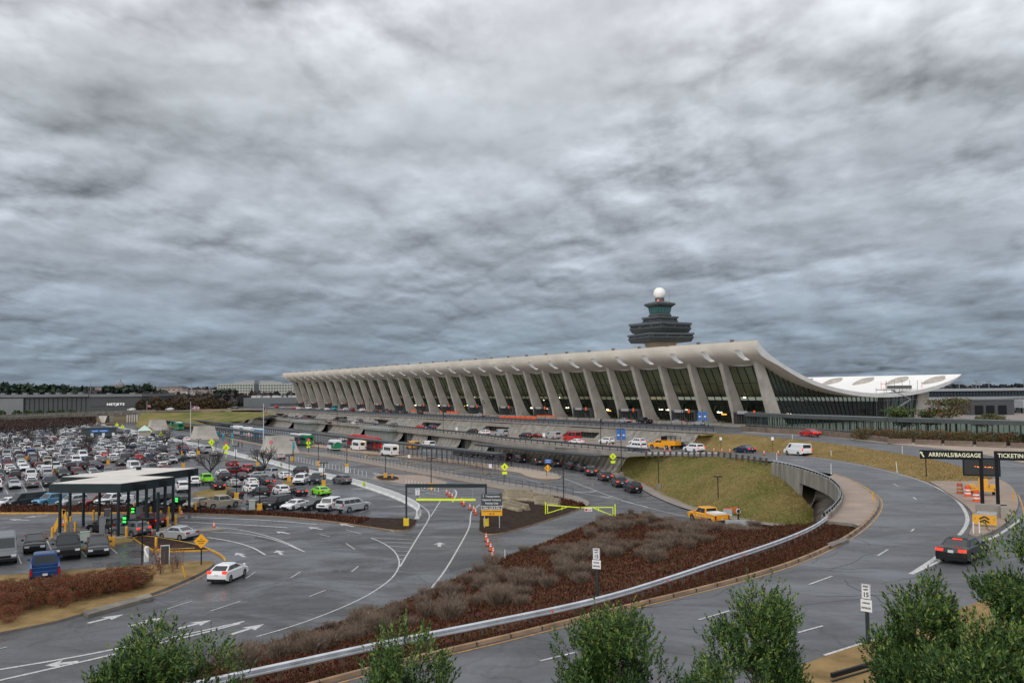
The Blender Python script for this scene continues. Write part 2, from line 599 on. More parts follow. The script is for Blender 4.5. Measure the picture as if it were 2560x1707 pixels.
def sheet(name, pts, h, dz, mt, kind="structure", parent=None, cut=(), skirt=0.0, skirt_mat=None, label=None):
 """polygon (world xy) laid on the height function h, raised by dz; skirt: depth of its visible edge"""
 poly = [(p[0], p[1]) for p in pts]
 ar = sum(poly[i][0] * poly[(i + 1) % len(poly)][1] - poly[(i + 1) % len(poly)][0] * poly[i][1] for i in range(len(poly)))
 if ar < 0:
  poly = poly[::-1]
 bm = bmesh.new()
 tris = tessellate_polygon([[Vector((x, y, 0)) for x, y in poly]])
 vs = [bm.verts.new((x, y, 0)) for x, y in poly]
 for t in tris:
  try:
   f = bm.faces.new([vs[i] for i in t])
   if f.normal.z < 0 or f.calc_area() == 0:
    pass
  except ValueError:
   pass
 bmesh.ops.recalc_face_normals(bm, faces=bm.faces)
 bm.normal_update()
 for f in bm.faces:
  if f.normal.z < 0:
   f.normal_flip()
 for c in cut:
  bmesh.ops.bisect_plane(bm, geom=bm.verts[:] + bm.edges[:] + bm.faces[:], plane_co=(0, c, 0), plane_no=(0, 1, 0))
 hf = h if callable(h) else (lambda x, y: h)
 for v in bm.verts:
  v.co.z = hf(v.co.x, v.co.y) + dz
 if skirt:
  be = [e for e in bm.edges if e.is_boundary]
  r = bmesh.ops.extrude_edge_only(bm, edges=be)
  for g in r["geom"]:
   if isinstance(g, bmesh.types.BMVert):
    g.co.z -= skirt
   if isinstance(g, bmesh.types.BMFace):
    g.material_index = 1 if skirt_mat else 0
 me = bpy.data.meshes.new(name)
 bm.to_mesh(me)
 bm.free()
 me.materials.append(mt)
 if skirt_mat:
  me.materials.append(skirt_mat)
 o = bpy.data.objects.new(name, me)
 COL.objects.link(o)
 if parent:
  o.parent = parent
 if kind:
  o["kind"] = kind
 return o
CUTA = [100 + 6 * i for i in range(17)]
def band(mb, line, w, dz=0.0, h=None):
 """painted line of width w along world points"""
 n = len(line)
 rows = []
 for i in range(n):
  a, b = Vector(line[max(0, i - 1)]), Vector(line[min(n - 1, i + 1)])
  d = (b - a)
  d.z = 0
  if d.length < 1e-6:
   d = Vector((1, 0, 0))
  d.normalize()
  sd = Vector((-d.y, d.x, 0)) * w / 2
  p = Vector(line[i])
  r = []
  for q in (p + sd, p - sd):
   z = h(q.x, q.y) if callable(h) else (q.z if h is None else h)
   r.append((q.x, q.y, z + dz))
  rows.append(r)
 mb.loft(rows, flip=True)
def kerb(name, line, w=0.16, ht=0.15, h=None, mt=None):
 """raised kerb stone strip along world points"""
 n = len(line)
 rows = []
 for i in range(n):
  a, b = Vector(line[max(0, i - 1)]), Vector(line[min(n - 1, i + 1)])
  d = (b - a)
  d.z = 0
  d.normalize()
  sd = Vector((-d.y, d.x, 0)) * w / 2
  p = Vector(line[i])
  z = h(p.x, p.y) if callable(h) else p.z
  rows.append([(p.x + sd.x, p.y + sd.y, z - .05), (p.x + sd.x * .9, p.y + sd.y * .9, z + ht), (p.x - sd.x * .9, p.y - sd.y * .9, z + ht), (p.x - sd.x, p.y - sd.y, z - .05)])
 mb = MB()
 mb.loft(rows, flip=True)
 return tag(mb.build(name, mt or M_KERB), kind="structure")
# ------------------------------------------------------------ ground, roads, islands
M_FIELD = mat("winter_field", (0.10, 0.075, 0.05), 0.95, col2=(0.16, 0.13, 0.075), var=0.3, scale=0.02, detail=10, spec=0.1)
mb = MB()
mb.add([(-9000, -200, -.06), (9000, -200, -.06), (9000, 14000, -.06), (-9000, 14000, -.06)], [(0, 1, 2, 3)])
tag(mb.build("ground", M_FIELD), kind="structure")
P = lambda pts, h=0.0: [U(x, y, h) for x, y in pts]
low = P([(-300, 1800), (-300, 1108), (120, 1078), (300, 1060), (470, 1052), (640, 1050)]) + \
 [W(330, 52), W(150, 52), W(56, 60), W(-10, 66), W(-26, 66)] + P([(1545, 1176), (1610, 1216), (1665, 1247), (1738, 1275), (1833, 1298), (1953, 1316), (2000, 1330), (1800, 1420), (1400, 1520), (900, 1700), (600, 1800)])
sheet("road", low, 0, 0.0, M_ASPH)
BARR = [(283, 1069), (360, 1086), (435, 1103), (500, 1117), (563, 1133), (614, 1146), (674, 1158), (731, 1175), (813, 1195), (878, 1207.5), (935, 1226), (990, 1245.5), (1031, 1265), (1052, 1279), (1042, 1297)]
barr_w = pxline(BARR, 0.0, 1)
lot = P([(-300, 1264), (-300, 1112), (120, 1082), (250, 1066)]) + [b[:2] for b in P(BARR)] + P([(1000, 1298), (940, 1297), (860, 1292), (760, 1285), (560, 1276), (300, 1268)])
sheet("parking_lot", lot, 0, 0.004, M_LOT)
# plateau: arrivals road and the loop in the foreground
K = [(560, 1775), (700, 1737), (903, 1682), (1088, 1636), (1300, 1587), (1567, 1518), (1720, 1482), (1860, 1446), (1979, 1410), (2083, 1365), (2150, 1323), (2184, 1289), (2197, 1262), (2190, 1243), (2164, 1223), (2127, 1200), (2085, 1186)]
kline = pxline(K, hA, 2)
OUT = [(2040, 1177), (1990, 1165), (1930, 1154), (1860, 1146), (1804, 1142), (1692, 1139), (1614, 1138), (1560, 1140)]
MEDLOW = [(1728, 1113), (1760, 1127), (1832, 1130), (1917, 1130), (2029, 1141), (2138, 1157.5), (2246, 1182), (2323, 1206)]
sA = [U(x, y, hA) for x, y in K + OUT] + [W(-30, 65), W(0, 66), W(0, 43), W(-14, 41)] + [U(x, y, hA) for x, y in MEDLOW + [(2380, 1215), (2440, 1212), (2490, 1200), (2490, 1175), (2560, 1175), (2900, 1190), (3100, 1400), (3000, 1900), (560, 1900)]]
sheet("road", sA, hA, 0.0, M_ASPHU, cut=CUTA)
MEDTOP = [(1790, 1085), (1861, 1087), (1945, 1095), (2029, 1103), (2138, 1117), (2246, 1133), (2328, 1147), (2404, 1166), (2440, 1180), (2480, 1200)]
ROADTOP = [(1800, 1079), (1920, 1084), (2050, 1089.5), (2127, 1098), (2217, 1108.5), (2280, 1115), (2379, 1125), (2455, 1136), (2560, 1158), (2800, 1215)]
sU = [W(-19, 12), W(-19, 37)] + [U(x, y, hU) for x, y in MEDTOP + [(2560, 1240), (2700, 1290)] + ROADTOP[::-1]]
sheet("road", sU, hU, 0.004, M_ASPHDK if False else M_ASPHU, cut=CUTA)
M_APRON = mat("apron_concrete", (0.22, 0.20, 0.18), 0.8, 0.2, 0.05, detail=8)
M_TERR = mat("terrace_concrete", (0.25, 0.225, 0.20), 0.8, 0.2, 0.3, detail=8)
terr = [W(-19, 14)] + [U(x, y, hU) for x, y in ROADTOP] + [(400, 100, 0), (900, 200, 0), (1500, 1500, 0)] + [W(700, -700), W(420, -200), W(420, 8)]
sheet("terrace", terr, hU, -0.03, M_TERR, cut=CUTA)
# the tan pavement in front of the hedge
TANTOP = [(2130, 1095), (2218, 1107), (2280, 1109.5), (2354, 1114), (2432, 1116.6), (2516, 1119), (2560, 1121), (2760, 1129)]
sheet("pavement", [U(x, y, hU) for x, y in TANTOP + ROADTOP[:4:-1] + [(2217, 1108.5), (2127, 1098)]], hU, 0.10, M_TAN, cut=CUTA, skirt=0.2)
# plaza west of the barriers (right of the terminal end)
# grass median between the two upper roads
n = 60
top = resample([U(x, y, hU) for x, y in [(1752, 1088)] + MEDTOP], n)
bot = resample([U(x, y, hA) for x, y in [(1728, 1113)] + MEDLOW[1:] + [(2380, 1208), (2440, 1206), (2480, 1200)]], n)
rows = []
for j in range(13):
 k = j / 12
 r = []
 for i in range(n):
  a, b = top[i], bot[i]
  x, y = a[0] + (b[0] - a[0]) * k, a[1] + (b[1] - a[1]) * k
  z = hU(a[0], a[1]) * (1 - sstep(0, 1, k)) + hA(b[0], b[1]) * sstep(0, 1, k)
  z += .10 + 0.18 * math.sin(math.pi * k) + 0.05 * noise.noise((x * .3, y * .3, 0))
  if j in (0, 12):
   z -= .2
  r.append((x, y, z))
 rows.append(r)
mb = MB()
MEDROWS = rows
mb.loft(rows)
g = mb.build("grass_median", M_GRASS, smooth=True)
tag(g, kind="structure")
g2 = sheet("grass_slope", [U(x, y, lambda a, b: (hU(a, b) + hA(a, b)) / 2) for x, y in [(1760, 1092), (1800, 1090), (1900, 1098), (1960, 1110), (1900, 1122), (1800, 1122), (1765, 1120), (1742, 1110)]], 0, 0, M_GRASSG)
bpy.data.objects.remove(g2)
# triangular paved island with the overhead signs
ISL = [(2323, 1206), (2350, 1221), (2379, 1241), (2404, 1258), (2423, 1273), (2434, 1291), (2436, 1305), (2430, 1322), (2421, 1338), (2430, 1343), (2450, 1344), (2486, 1330), (2515, 1311), (2537, 1290), (2547, 1264), (2543, 1240), (2530, 1218), (2505, 1203), (2480, 1198), (2440, 1200), (2380, 1203)]
sheet("island", smoothline([U(x, y, hA) for x, y in ISL], None, 1), hA, 0.15, M_BRICK, skirt=0.3, skirt_mat=M_KERBG, cut=CUTA)
# brick pavement inside the curve
PAVE = [(2085, 1187), (2127, 1201), (2164, 1223), (2188, 1243), (2195, 1262), (2182, 1289), (2150, 1320), (2132, 1312), (2082, 1298), (2104, 1275), (2122, 1245), (2120, 1220), (2104, 1200)]
PW = [U(x, y, lambda a, b: hA(a, b) + 0.85) for x, y in [(2060, 1279), (2082, 1262), (2099, 1242), (2103, 1223), (2100, 1213), (2091, 1203), (2078, 1193), (2057, 1183.5)]]
sheet("pavement", smoothline([U(x, y, hA) for x, y in PAVE[:8]], None, 1) + PW, hA, 0.14, M_BRICK, skirt=0.25, skirt_mat=M_KERBG, cut=CUTA)
kerb("kerb", [p for p in kline if p[1] < 120], 0.22, 0.16, hA)
# ---- bank with rusty ground cover between the foreground loop and the lower road
LB = [(200, 1850), (300, 1770), (420, 1707), (560, 1642), (700, 1600), (900, 1538), (989, 1508), (1079, 1475), (1168, 1431), (1269, 1389), (1347, 1362), (1421, 1332), (1496, 1300), (1564, 1281), (1620, 1292), (1680, 1303), (1748, 1315), (1818, 1321), (1889, 1317), (1960, 1313), (2010, 1310)]
UB = [(100, 1790), (300, 1745), (544, 1692), (760, 1646), (947, 1605), (1200, 1556), (1496, 1496), (1700, 1433), (1796, 1400), (1931, 1357), (2029, 1318), (2068, 1290)]
NB = 110
lbw = resample(pxline(LB, 0.0, 2), NB)
ubw = resample([(p[0], p[1], 5.15) for p in pxline(UB, 5.85, 2)], NB)
rail_line = ubw
def bank_z(k, x, y):
 return 0.02 + 5.1 * sstep(-.12, 1.0, k) * (k ** .35 if k > 0 else 0) + 0.16 * noise.noise((x * .35, y * .35, 3)) * min(1, k * 8) * min(1, (1 - k) * 8)
rows, BANKG = [], []
for j in range(31):
 k = j / 30
 rows.append([])
 for i in range(NB):
  a, b = lbw[i], ubw[i]
  x, y = a[0] + (b[0] - a[0]) * k, a[1] + (b[1] - a[1]) * k
  rows[-1].append((x, y, bank_z(k, x, y)))
BANKG = rows
mb = MB()
mb.loft(rows, flip=True)
bank = mb.build("bank", M_RUST, smooth=True)
tag(bank, kind="structure")
kl2 = resample([p for p in kline if p[1] < U(2157, 1319, hA)[1]], NB)
verge_rows = []
for j in range(7):
 k = j / 6
 verge_rows.append([(ubw[i][0] + (kl2[i][0] - ubw[i][0]) * k, ubw[i][1] + (kl2[i][1] - ubw[i][1]) * k, 5.12 + .10 * k + .14 * math.sin(math.pi * k)) for i in range(NB)])
mb = MB()
mb.loft(verge_rows, flip=True)
tag(mb.build("verge", M_RUST, smooth=True), kind="structure")
# drain slab in the verge
s = U(2100, 1358, 5.3)
mb = MB()
dl = MB()
a, b, c, d = U(2068, 1358, 5.34), U(2112, 1344, 5.34), U(2122, 1349, 5.34), U(2080, 1366, 5.34)
mb.prism([a[:2], b[:2], c[:2], d[:2]], 5.0, 5.37)
tag(mb.build("drain_cover", M_CONCDK), "concrete drain slab set into the mulch verge by the foreground kerb", "drain cover")
# ---- grass bowl under the arrivals road
GU = [(1575, 1141), (1614, 1139), (1692, 1139), (1804, 1142), (1861, 1147), (1931, 1158)]
gu = [U(x, y, hA) for x, y in GU]
wtop = [(1931, 1150), (1965, 1156), (2001, 1165), (2030, 1174), (2057, 1183.5), (2078, 1193), (2091, 1203), (2100, 1213), (2103, 1223), (2099, 1242), (2082, 1262), (2060, 1279)]
wall_w = [U(x, y, lambda a, b: hA(a, b) + 0.85) for x, y in wtop]
gu = [(p[0], p[1], p[2] - .05) for p in gu]
gu += [(wall_w[1][0], wall_w[1][1], 3.6), (wall_w[2][0], wall_w[2][1], 2.3), (wall_w[3][0], wall_w[3][1], 1.2)]
gl = [U(x, y, 0) for x, y in [(1539, 1180), (1605, 1213), (1664, 1245), (1738, 1273), (1833, 1296), (1953, 1314), (2000, 1316), (2035, 1308)]]
ng = 60
gu, gl = resample(gu, ng), resample(gl, ng)
rows = []
for j in range(17):
 k = j / 16
 rows.append([(gu[i][0] + (gl[i][0] - gu[i][0]) * k, gu[i][1] + (gl[i][1] - gu[i][1]) * k,
      gu[i][2] * (1 - sstep(-.05, 1.05, k)) + .12 * noise.noise((gu[i][0] * .2 + k * 5, i * .2, 1))) for i in range(ng)])
mb = MB()
BOWL = rows
mb.loft(rows)
tag(mb.build("grass_slope", M_GRASSG, smooth=True), kind="structure")
# pavement strip at its foot
foot = pxline([(1530, 1178), (1605, 1215), (1664, 1247), (1738, 1275), (1833, 1297), (1953, 1315)], 0.0, 1, 30)
mb = MB()
band(mb, foot, 2.2, 0.12)
sk = mb.build("pavement", M_SIDE)
tag(sk, kind="structure")
kerb("kerb", [(p[0] + .9, p[1] - 1.1, 0) for p in foot], 0.3, 0.14, 0 and None, M_KERBG)
# curved retaining wall and bridge parapet
rows, railr = [], []
wl = resample([(p[0], p[1], hA(p[0], p[1])) for p in wall_w], 40)
for i, p in enumerate(wl):
 a, b = Vector(wl[max(0, i - 1)]), Vector(wl[min(39, i + 1)])
 d = (b - a)
 d.z = 0
 d.normalize()
 sd = Vector((-d.y, d.x, 0)) * .22
 zb = -0.6 if i < 8 else p[2] - 1.25
 zt = p[2] + .55
 rows.append([(p[0] - sd.x, p[1] - sd.y, zb), (p[0] - sd.x, p[1] - sd.y, zt), (p[0] + sd.x, p[1] + sd.y, zt), (p[0] + sd.x, p[1] + sd.y, zb)])
mb = MB()
mb.loft(rows, closed=True)
mb.add(rows[0] + rows[-1], [(0, 1, 2, 3), (7, 6, 5, 4)])
wallo = mb.build("retaining_wall", mat("parapet_concrete", (.15, .14, .12), .85, col2=(.34, .32, .28), var=.3, scale=.9, detail=9, stretch=(1, 1, .25)))
tag(wallo, "curved weathered concrete wall carrying the arrivals road over the grass bowl", "retaining wall")
rb = MB()
rows = []
for i, p in enumerate(wl):
 z = p[2] + .72
 rows.append([(p[0], p[1], z), (p[0] - .08, p[1] - .08, z + .06), (p[0], p[1], z + .15), (p[0] + .08, p[1] + .08, z + .06)])
rb.loft(rows, closed=True)
rb.build("rail", M_METAL, wallo)
for i in range(0, 40):
 q = MB() if i == 0 else q
 p = wl[i]
 q.box((p[0], p[1], p[2] + .66), (.14, .14, .22))
q.build("rail_brackets", M_BLACK, wallo)
# deck soffit and the dark apron below it
def plan(p): return (p[0], p[1])
deckp = [plan(p) for p in wl[13:]] + [plan(U(x, y, hA)) for x, y in [(2130, 1312), (2182, 1289), (2195, 1262), (2164, 1223), (2127, 1200), (2085, 1186)]]
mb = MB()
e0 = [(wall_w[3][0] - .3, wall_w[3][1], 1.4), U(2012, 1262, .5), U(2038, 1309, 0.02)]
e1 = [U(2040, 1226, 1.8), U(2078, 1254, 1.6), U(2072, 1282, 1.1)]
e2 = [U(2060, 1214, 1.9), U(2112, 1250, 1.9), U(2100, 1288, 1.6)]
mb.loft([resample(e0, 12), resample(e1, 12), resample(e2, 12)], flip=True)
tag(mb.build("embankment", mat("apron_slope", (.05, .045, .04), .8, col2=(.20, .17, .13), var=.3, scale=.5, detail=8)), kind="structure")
# ---- lower islands
def island(name, px, mt, sk=M_KERB, ht=0.15, it=1):
 return sheet(name, smoothline([U(x, y, 0) for x, y in px] + [U(*px[0], 0)], None, it)[:-1], 0, ht, mt, skirt=ht + .05, skirt_mat=sk)
BED1 = [(-250, 1262), (0, 1266), (300, 1268), (560, 1276), (760, 1285), (860, 1292), (940, 1297), (1043, 1298), (1037, 1314), (1024, 1325), (1004, 1328), (985, 1327), (920, 1318), (820, 1303), (700, 1292), (560, 1287), (420, 1282), (230, 1283), (0, 1284), (-250, 1284)]
island("planting_bed", BED1, M_MULCH)
BED2 = [(1198, 1330), (1210, 1337), (1230, 1337), (1249, 1335), (1302, 1322), (1390, 1294), (1466, 1267), (1462, 1262), (1420, 1252), (1364, 1239), (1290, 1232), (1250, 1233), (1212, 1254), (1201, 1275)]
island("planting_bed", BED2, M_MULCH)
ISL3 = [(560, 1090), (640, 1108), (745, 1129), (813, 1132.6), (881, 1142), (963, 1155.8), (1000, 1168 - 6), (1109, 1182), (1218, 1201), (1326, 1217), (1435, 1239), (1466, 1251), (1476, 1261), (1464, 1267), (1449, 1265), (1408, 1252), (1354, 1239), (1272, 1228), (1190, 1210), (1109, 1195), (1000, 1176.5), (976, 1171), (854, 1148), (745, 1133), (640, 1112), (560, 1096)]
island("island", ISL3, M_SIDE)
ISL4 = [(600, 1085), (760, 1107), (900, 1124), (1000, 1135.7), (1109, 1146.6), (1231, 1162), (1326, 1173.8), (1394, 1185), (1406, 1193), (1398, 1198), (1381, 1199), (1340, 1197.5), (1313, 1191), (1302, 1183), (1245, 1175), (1136, 1155.5), (1000, 1142.5), (880, 1130), (760, 1113), (600, 1092)]
island("island", ISL4, M_TAN)
ISL5 = [(990, 1186), (1060, 1188), (1120, 1205), (1100, 1218), (1040, 1216), (985, 1205), (930, 1196), (940, 1186)]
sheet("island", [U(x, y, 0) for x, y in ISL5], 0, 0.006, M_BRICK)
island("planting_bed", [(940, 1192), (962, 1189), (990, 1192), (1000, 1198), (975, 1202), (948, 1200)], M_MULCH)
ISL6 = [(-250, 1640), (0, 1584), (119, 1562), (214, 1535), (300, 1510), (381, 1487), (447, 1460), (506, 1433), (530, 1417), (540, 1408), (520, 1404), (459, 1407), (387, 1413), (350, 1417), (200, 1427), (0, 1442), (-250, 1455)]
island("verge", ISL6, M_DRYG, M_KERBG, 0.15, 2)
island("planting_bed", [(333, 1346), (360, 1341), (417, 1349), (477, 1360), (512, 1370), (535, 1377), (393, 1380), (362, 1366)], M_MULCH, M_SAFE)
kerb("kerb", pxline([(333, 1346), (360, 1341), (417, 1349), (477, 1360), (512, 1370), (545, 1384), (561, 1397), (563, 1406)], 0.0, 2), .2, .16, None, mat("yellow_kerb", (0.55, 0.30, 0.06), .7, .3, 2))
kerb("kerb", pxline([(393, 1376), (440, 1375), (487, 1373)], 0.0, 0), .3, .18, None, MATS["yellow_kerb"])
kerb("kerb", pxline([(-200, 1284), (0, 1284), (230, 1283.5), (330, 1283)], 0.0, 0), .3, .18, None, MATS["yellow_kerb"])
mb = MB()
a, b, c, d = U(205, 1529, .2), U(372, 1484, .2), U(384, 1491, .2), U(220, 1537, .2)
mb.prism([a[:2], b[:2], c[:2], d[:2]], 0.0, .24)
tag(mb.build("drain_cover", M_CONCDK), "long dark drain slab on the kerb below the red hedge", "drain cover")
# patches of green around the car park islands
for px in ([(478, 1235), (520, 1224), (580, 1216), (588, 1226), (560, 1240), (510, 1246)], [(694, 1206), (735, 1203), (748, 1210), (720, 1217), (696, 1214)], [(190, 1375), (300, 1345), (345, 1352), (290, 1362), (225, 1380)]):
 island("grass_patch", px, M_GRASS)
# ------------------------------------------------------------ painted markings
mk = MB()
LIFT = [0.0]
def line(px, w=0.15, h=0.0, it=2, m_=None, dz=0.009):
 (m_ or mk).m(0)
 L_ = pxline(px, h, it) if len(px) > 2 else [U(*q, h) for q in px]
 if callable(h):
  L_ = resample(L_, max(8, len(L_)))
 LIFT[0] += .0006
 band(m_ or mk, L_, w, dz + LIFT[0] % .03, h if callable(h) else None)
def arrow(px0, px1, h=0.0, w=1.0, m_=None):
 a, b = Vector(U(*px0, h)), Vector(U(*px1, h))
 z = max(a.z, b.z) + .01
 d = b - a
 d.z = 0
 Ln = d.length
 d.normalize()
 s_ = Vector((-d.y, d.x, 0)) * w
 pts = [a + s_ * .14, a + d * Ln * .55 + s_ * .14, a + d * Ln * .5 + s_ * .5, b, a + d * Ln * .5 - s_ * .5, a + d * Ln * .55 - s_ * .14, a - s_ * .14]
 (m_ or mk).add([(p.x, p.y, z) for p in pts], [(6, 5, 4, 3, 2, 1, 0)])
for w, px in (
 (.14, [(642, 1591), (740, 1562), (827, 1530), (900, 1498), (945, 1472), (983, 1443), (1000, 1413), (995, 1389), (980, 1371), (957, 1356), (927, 1344)]),
 (.16, [(1000, 1416), (1040, 1349), (1073, 1297), (1074, 1285), (1067, 1273), (1050, 1262)]),
 (.14, [(1077, 1290), (1101, 1252)]),
 (.16, [(1073, 1475), (1108, 1434), (1147, 1368), (1175, 1317), (1176, 1291), (1178, 1279), (1199, 1261)]),
 (.25, [(1052, 1225), (1094, 1228), (1132, 1221.5), (1144, 1230), (1131, 1255)]),
 (.25, [(1065, 1232), (1105, 1237), (1141, 1230)]),
 (.13, [(927, 1344), (1040, 1349)]), (.13, [(957, 1354), (1032, 1358)]), (.13, [(969, 1364), (1025, 1368)]), (.13, [(980, 1376), (1020, 1378)]), (.13, [(992, 1387), (1014, 1388)]), (.13, [(998, 1398), (1006, 1399)]),
 (.28, [(0, 1673), (128, 1652), (256, 1629), (357, 1606), (477, 1583), (610, 1553)]),
 (.28, [(-100, 1722), (0, 1700), (149, 1666), (256, 1642), (387, 1610), (483, 1588), (600, 1558)]),
 (.28, [(-100, 1690), (0, 1673.5)]),
 (.12, [(414, 1523), (480, 1502)]), (.12, [(526, 1527), (602, 1502)]), (.12, [(615, 1445), (639, 1429)]), (.12, [(640, 1591), (700, 1575)]),
 (.12, [(727, 1444), (751, 1429)]), (.12, [(773, 1491), (814, 1475)]), (.12, [(865, 1358), (887, 1373)]), (.12, [(879, 1429), (896, 1415)]), (.12, [(865, 1324), (903, 1335)]), (.12, [(798, 1335), (824, 1341)]),
 (.12, [(0, 1621), (18, 1617)]),
 (.32, [(481, 1293), (627, 1298), (718, 1304), (792, 1311)]),
 (.32, [(449, 1304), (553, 1309), (651, 1314), (718, 1319)]),
 (.24, [(518, 1343), (581, 1353), (632, 1368), (663, 1387)]),
 (.18, [(540, 1318), (609, 1325), (697, 1347), (762, 1380)]),
 (.18, [(521, 1329), (596, 1332), (655, 1341), (700, 1353), (755, 1377)]),
 (.14, [(912, 1306), (985, 1329)]),
 (.16, [(1411, 1196), (1490, 1227), (1531, 1242), (1580, 1258), (1650, 1277), (1737, 1296)]),
 (.14, [(1354, 1209), (1435, 1230), (1531, 1246), (1620, 1268)]),
 (.14, [(745, 1117), (880, 1134), (1000, 1150), (1136, 1166), (1231, 1181), (1299, 1192), (1354, 1209)]),
 (.4, [(1435, 1230), (1474, 1230), (1490, 1227)]), (.4, [(1501, 1241), (1517, 1243), (1531, 1241)]),
 (.12, [(1408, 1181), (1452, 1190)]),
 (.14, [(753, 1154), (826, 1172), (946, 1202), (1010, 1214)]),
 (.12, [(1063, 1185), (1130, 1196), (1201, 1212)]),
 (.12, [(930, 1207), (1060, 1236)]), (.12, [(1035, 1225), (1093, 1228)]),
):
 line(px, w, 0.0, 2 if len(px) > 3 else 0)
for a, b, w in (((220, 1557), (310, 1535), 1.3), ((322, 1565), (410, 1542), 1.3), ((444, 1571), (529, 1549), 1.3), ((578, 1585), (661, 1559), 1.3), ((196, 1653), (112, 1663), 1.6),
    ((1098, 1366), (1100, 1355), 1.3), ((705, 1386), (692, 1375), 1.2), ((612, 1392), (590, 1381), 1.2), ((884, 1316), (848, 1308), 1.2), ((806, 1323), (770, 1317), 1.2), ((724, 1334), (690, 1328), 1.2),
    ((960, 1187), (930, 1182), 1.2), ((75, 1300), (20, 1298), 1.2), ((118, 1288), (60, 1293), 1.2)):
 arrow(a, b, 0.0, w)
# bay lines of the car park that show between cars
for px in ([(0, 1197), (20, 1235)], [(50, 1200), (68, 1232)], [(100, 1205), (112, 1228)], [(118, 1352), (128, 1375)], [(42, 1382), (53, 1409)], [(203, 1376), (215, 1392)], [(276, 1369), (293, 1384)], [(498, 1238), (520, 1232)], [(795, 1217), (788, 1243)], [(700, 1262), (716, 1240)], [(900, 1280), (930, 1272)], [(770, 1236), (786, 1243)]):
 line(px, .12, 0.0, 0)
mkl = mk.build("road_marking", M_WHITE)
tag(mkl, kind="structure")
# upper roads
mu = MB()
for w, px, h in (
 (.30, [(2277, 1435), (2353, 1386), (2393, 1343), (2414, 1319), (2421, 1294), (2406, 1264), (2382, 1240), (2340, 1217)], hA),
 (.16, [(2340, 1217), (2300, 1200), (2246, 1184), (2138, 1160), (2029, 1143), (1960, 1136)], hA),
 (.26, [(2277, 1435), (2330, 1411), (2400, 1378), (2459, 1352), (2486, 1343), (2527, 1317), (2570, 1283)], hA),
 (.13, [(2283, 1242), (2291, 1249)], hA), (.13, [(2278, 1328), (2285, 1322)], hA), (.13, [(2194, 1389), (2220, 1373)], hA), (.13, [(2022, 1461), (2080, 1440)], hA),
 (.13, [(1995, 1581), (2057, 1564)], hA), (.13, [(1747, 1549), (1825, 1526)], hA), (.13, [(2233, 1209), (2247, 1216)], hA), (.13, [(1350, 1652), (1440, 1630)], hA),
 (.15, [(2060, 1638), (2113, 1621), (2161, 1606), (2250, 1578), (2330, 1548)], hA),
 (.12, [(2217, 1112), (2379, 1130), (2560, 1165)], hU),
):
 line(px, w, h, 2 if len(px) > 3 else 0, mu)
tag(mu.build("road_marking", M_WHITE), kind="structure")
my = MB()
off = []
for i, p in enumerate(kline[:-6]):
 a, b = Vector(kline[max(0, i - 1)]), Vector(kline[i + 1])
 d = (b - a).normalized()
 off.append((p[0] + d.y * .38, p[1] - d.x * .38, hA(p[0], p[1])))
band(my, off, .11, .01, hA)
line([(2545, 1235), (2556, 1262), (2562, 1290)], .15, hA, 1, my)
tag(my.build("road_marking", M_YELLOW), kind="structure")
my = MB()
line([(330, 1499), (381, 1492), (430, 1474), (470, 1457), (506, 1440), (535, 1420)], .13, 0, 2, my)
tag(my.build("road_marking", M_YELLOW), kind="structure")
# tar-patched puddle lines / joints across the foreground road
# ------------------------------------------------------------ terminal
def glass_mat(name, tint, gloss=0.12, refl=(0.7, 0.8, 0.8), rough=0.03):
 mt = bpy.data.materials.new(name)
 mt.use_nodes = True
 nt = mt.node_tree
 nt.nodes.clear()
 N, L = nt.nodes.new, nt.links.new
 o = N("ShaderNodeOutputMaterial")
 t = N("ShaderNodeBsdfTransparent")
 t.inputs[0].default_value = (*tint, 1)
 g = N("ShaderNodeBsdfGlossy")
 g.inputs["Color"].default_value = (*refl, 1)
 g.inputs["Roughness"].default_value = rough
 fr = N("ShaderNodeFresnel")
 fr.inputs[0].default_value = 1.45
 mu_ = N("ShaderNodeMath")
 mu_.operation = 'MULTIPLY_ADD'
 mu_.use_clamp = True
 mu_.inputs[1].default_value = 0.8
 mu_.inputs[2].default_value = gloss
 L(fr.outputs[0], mu_.inputs[0])
 mx = N("ShaderNodeMixShader")
 L(mu_.outputs[0], mx.inputs[0])
 L(t.outputs[0], mx.inputs[1])
 L(g.outputs[0], mx.inputs[2])
 L(mx.outputs[0], o.inputs[0])
 MATS[name] = mt
 return mt
M_GLASS = glass_mat("tinted_glass", (0.78, 0.90, 0.74), 0.03, (0.55, 0.66, 0.66))
M_GLASSG = glass_mat("gable_glass", (0.50, 0.62, 0.58), 0.06, (0.6, 0.72, 0.74))
M_MULL = mat("dark_mullion", (0.016, 0.022, 0.022), 0.4)
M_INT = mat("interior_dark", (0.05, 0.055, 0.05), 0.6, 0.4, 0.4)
M_INTW = mat("interior_wall", (0.16, 0.15, 0.11), 0.7, 0.3, 0.2)
ZD = 6.4
BAY = 12.192
L_ROOF0, L_ROOF1 = -5.2, 31 * BAY + 5.2
term = empty("airport_terminal", W(190, -30, ZD), 0, "long white concrete terminal with upswept roof hung between leaning columns", "terminal")
def TB(mb, name, mats, smooth=False, parent=term):
 """build a mesh given in world coordinates under the terminal"""
 lo = Vector(W(190, -30, ZD))
 mb.v = [(v[0] - lo.x, v[1] - lo.y, v[2] - lo.z) for v in mb.v]
 return mb.build(name, mats, parent, smooth=smooth)
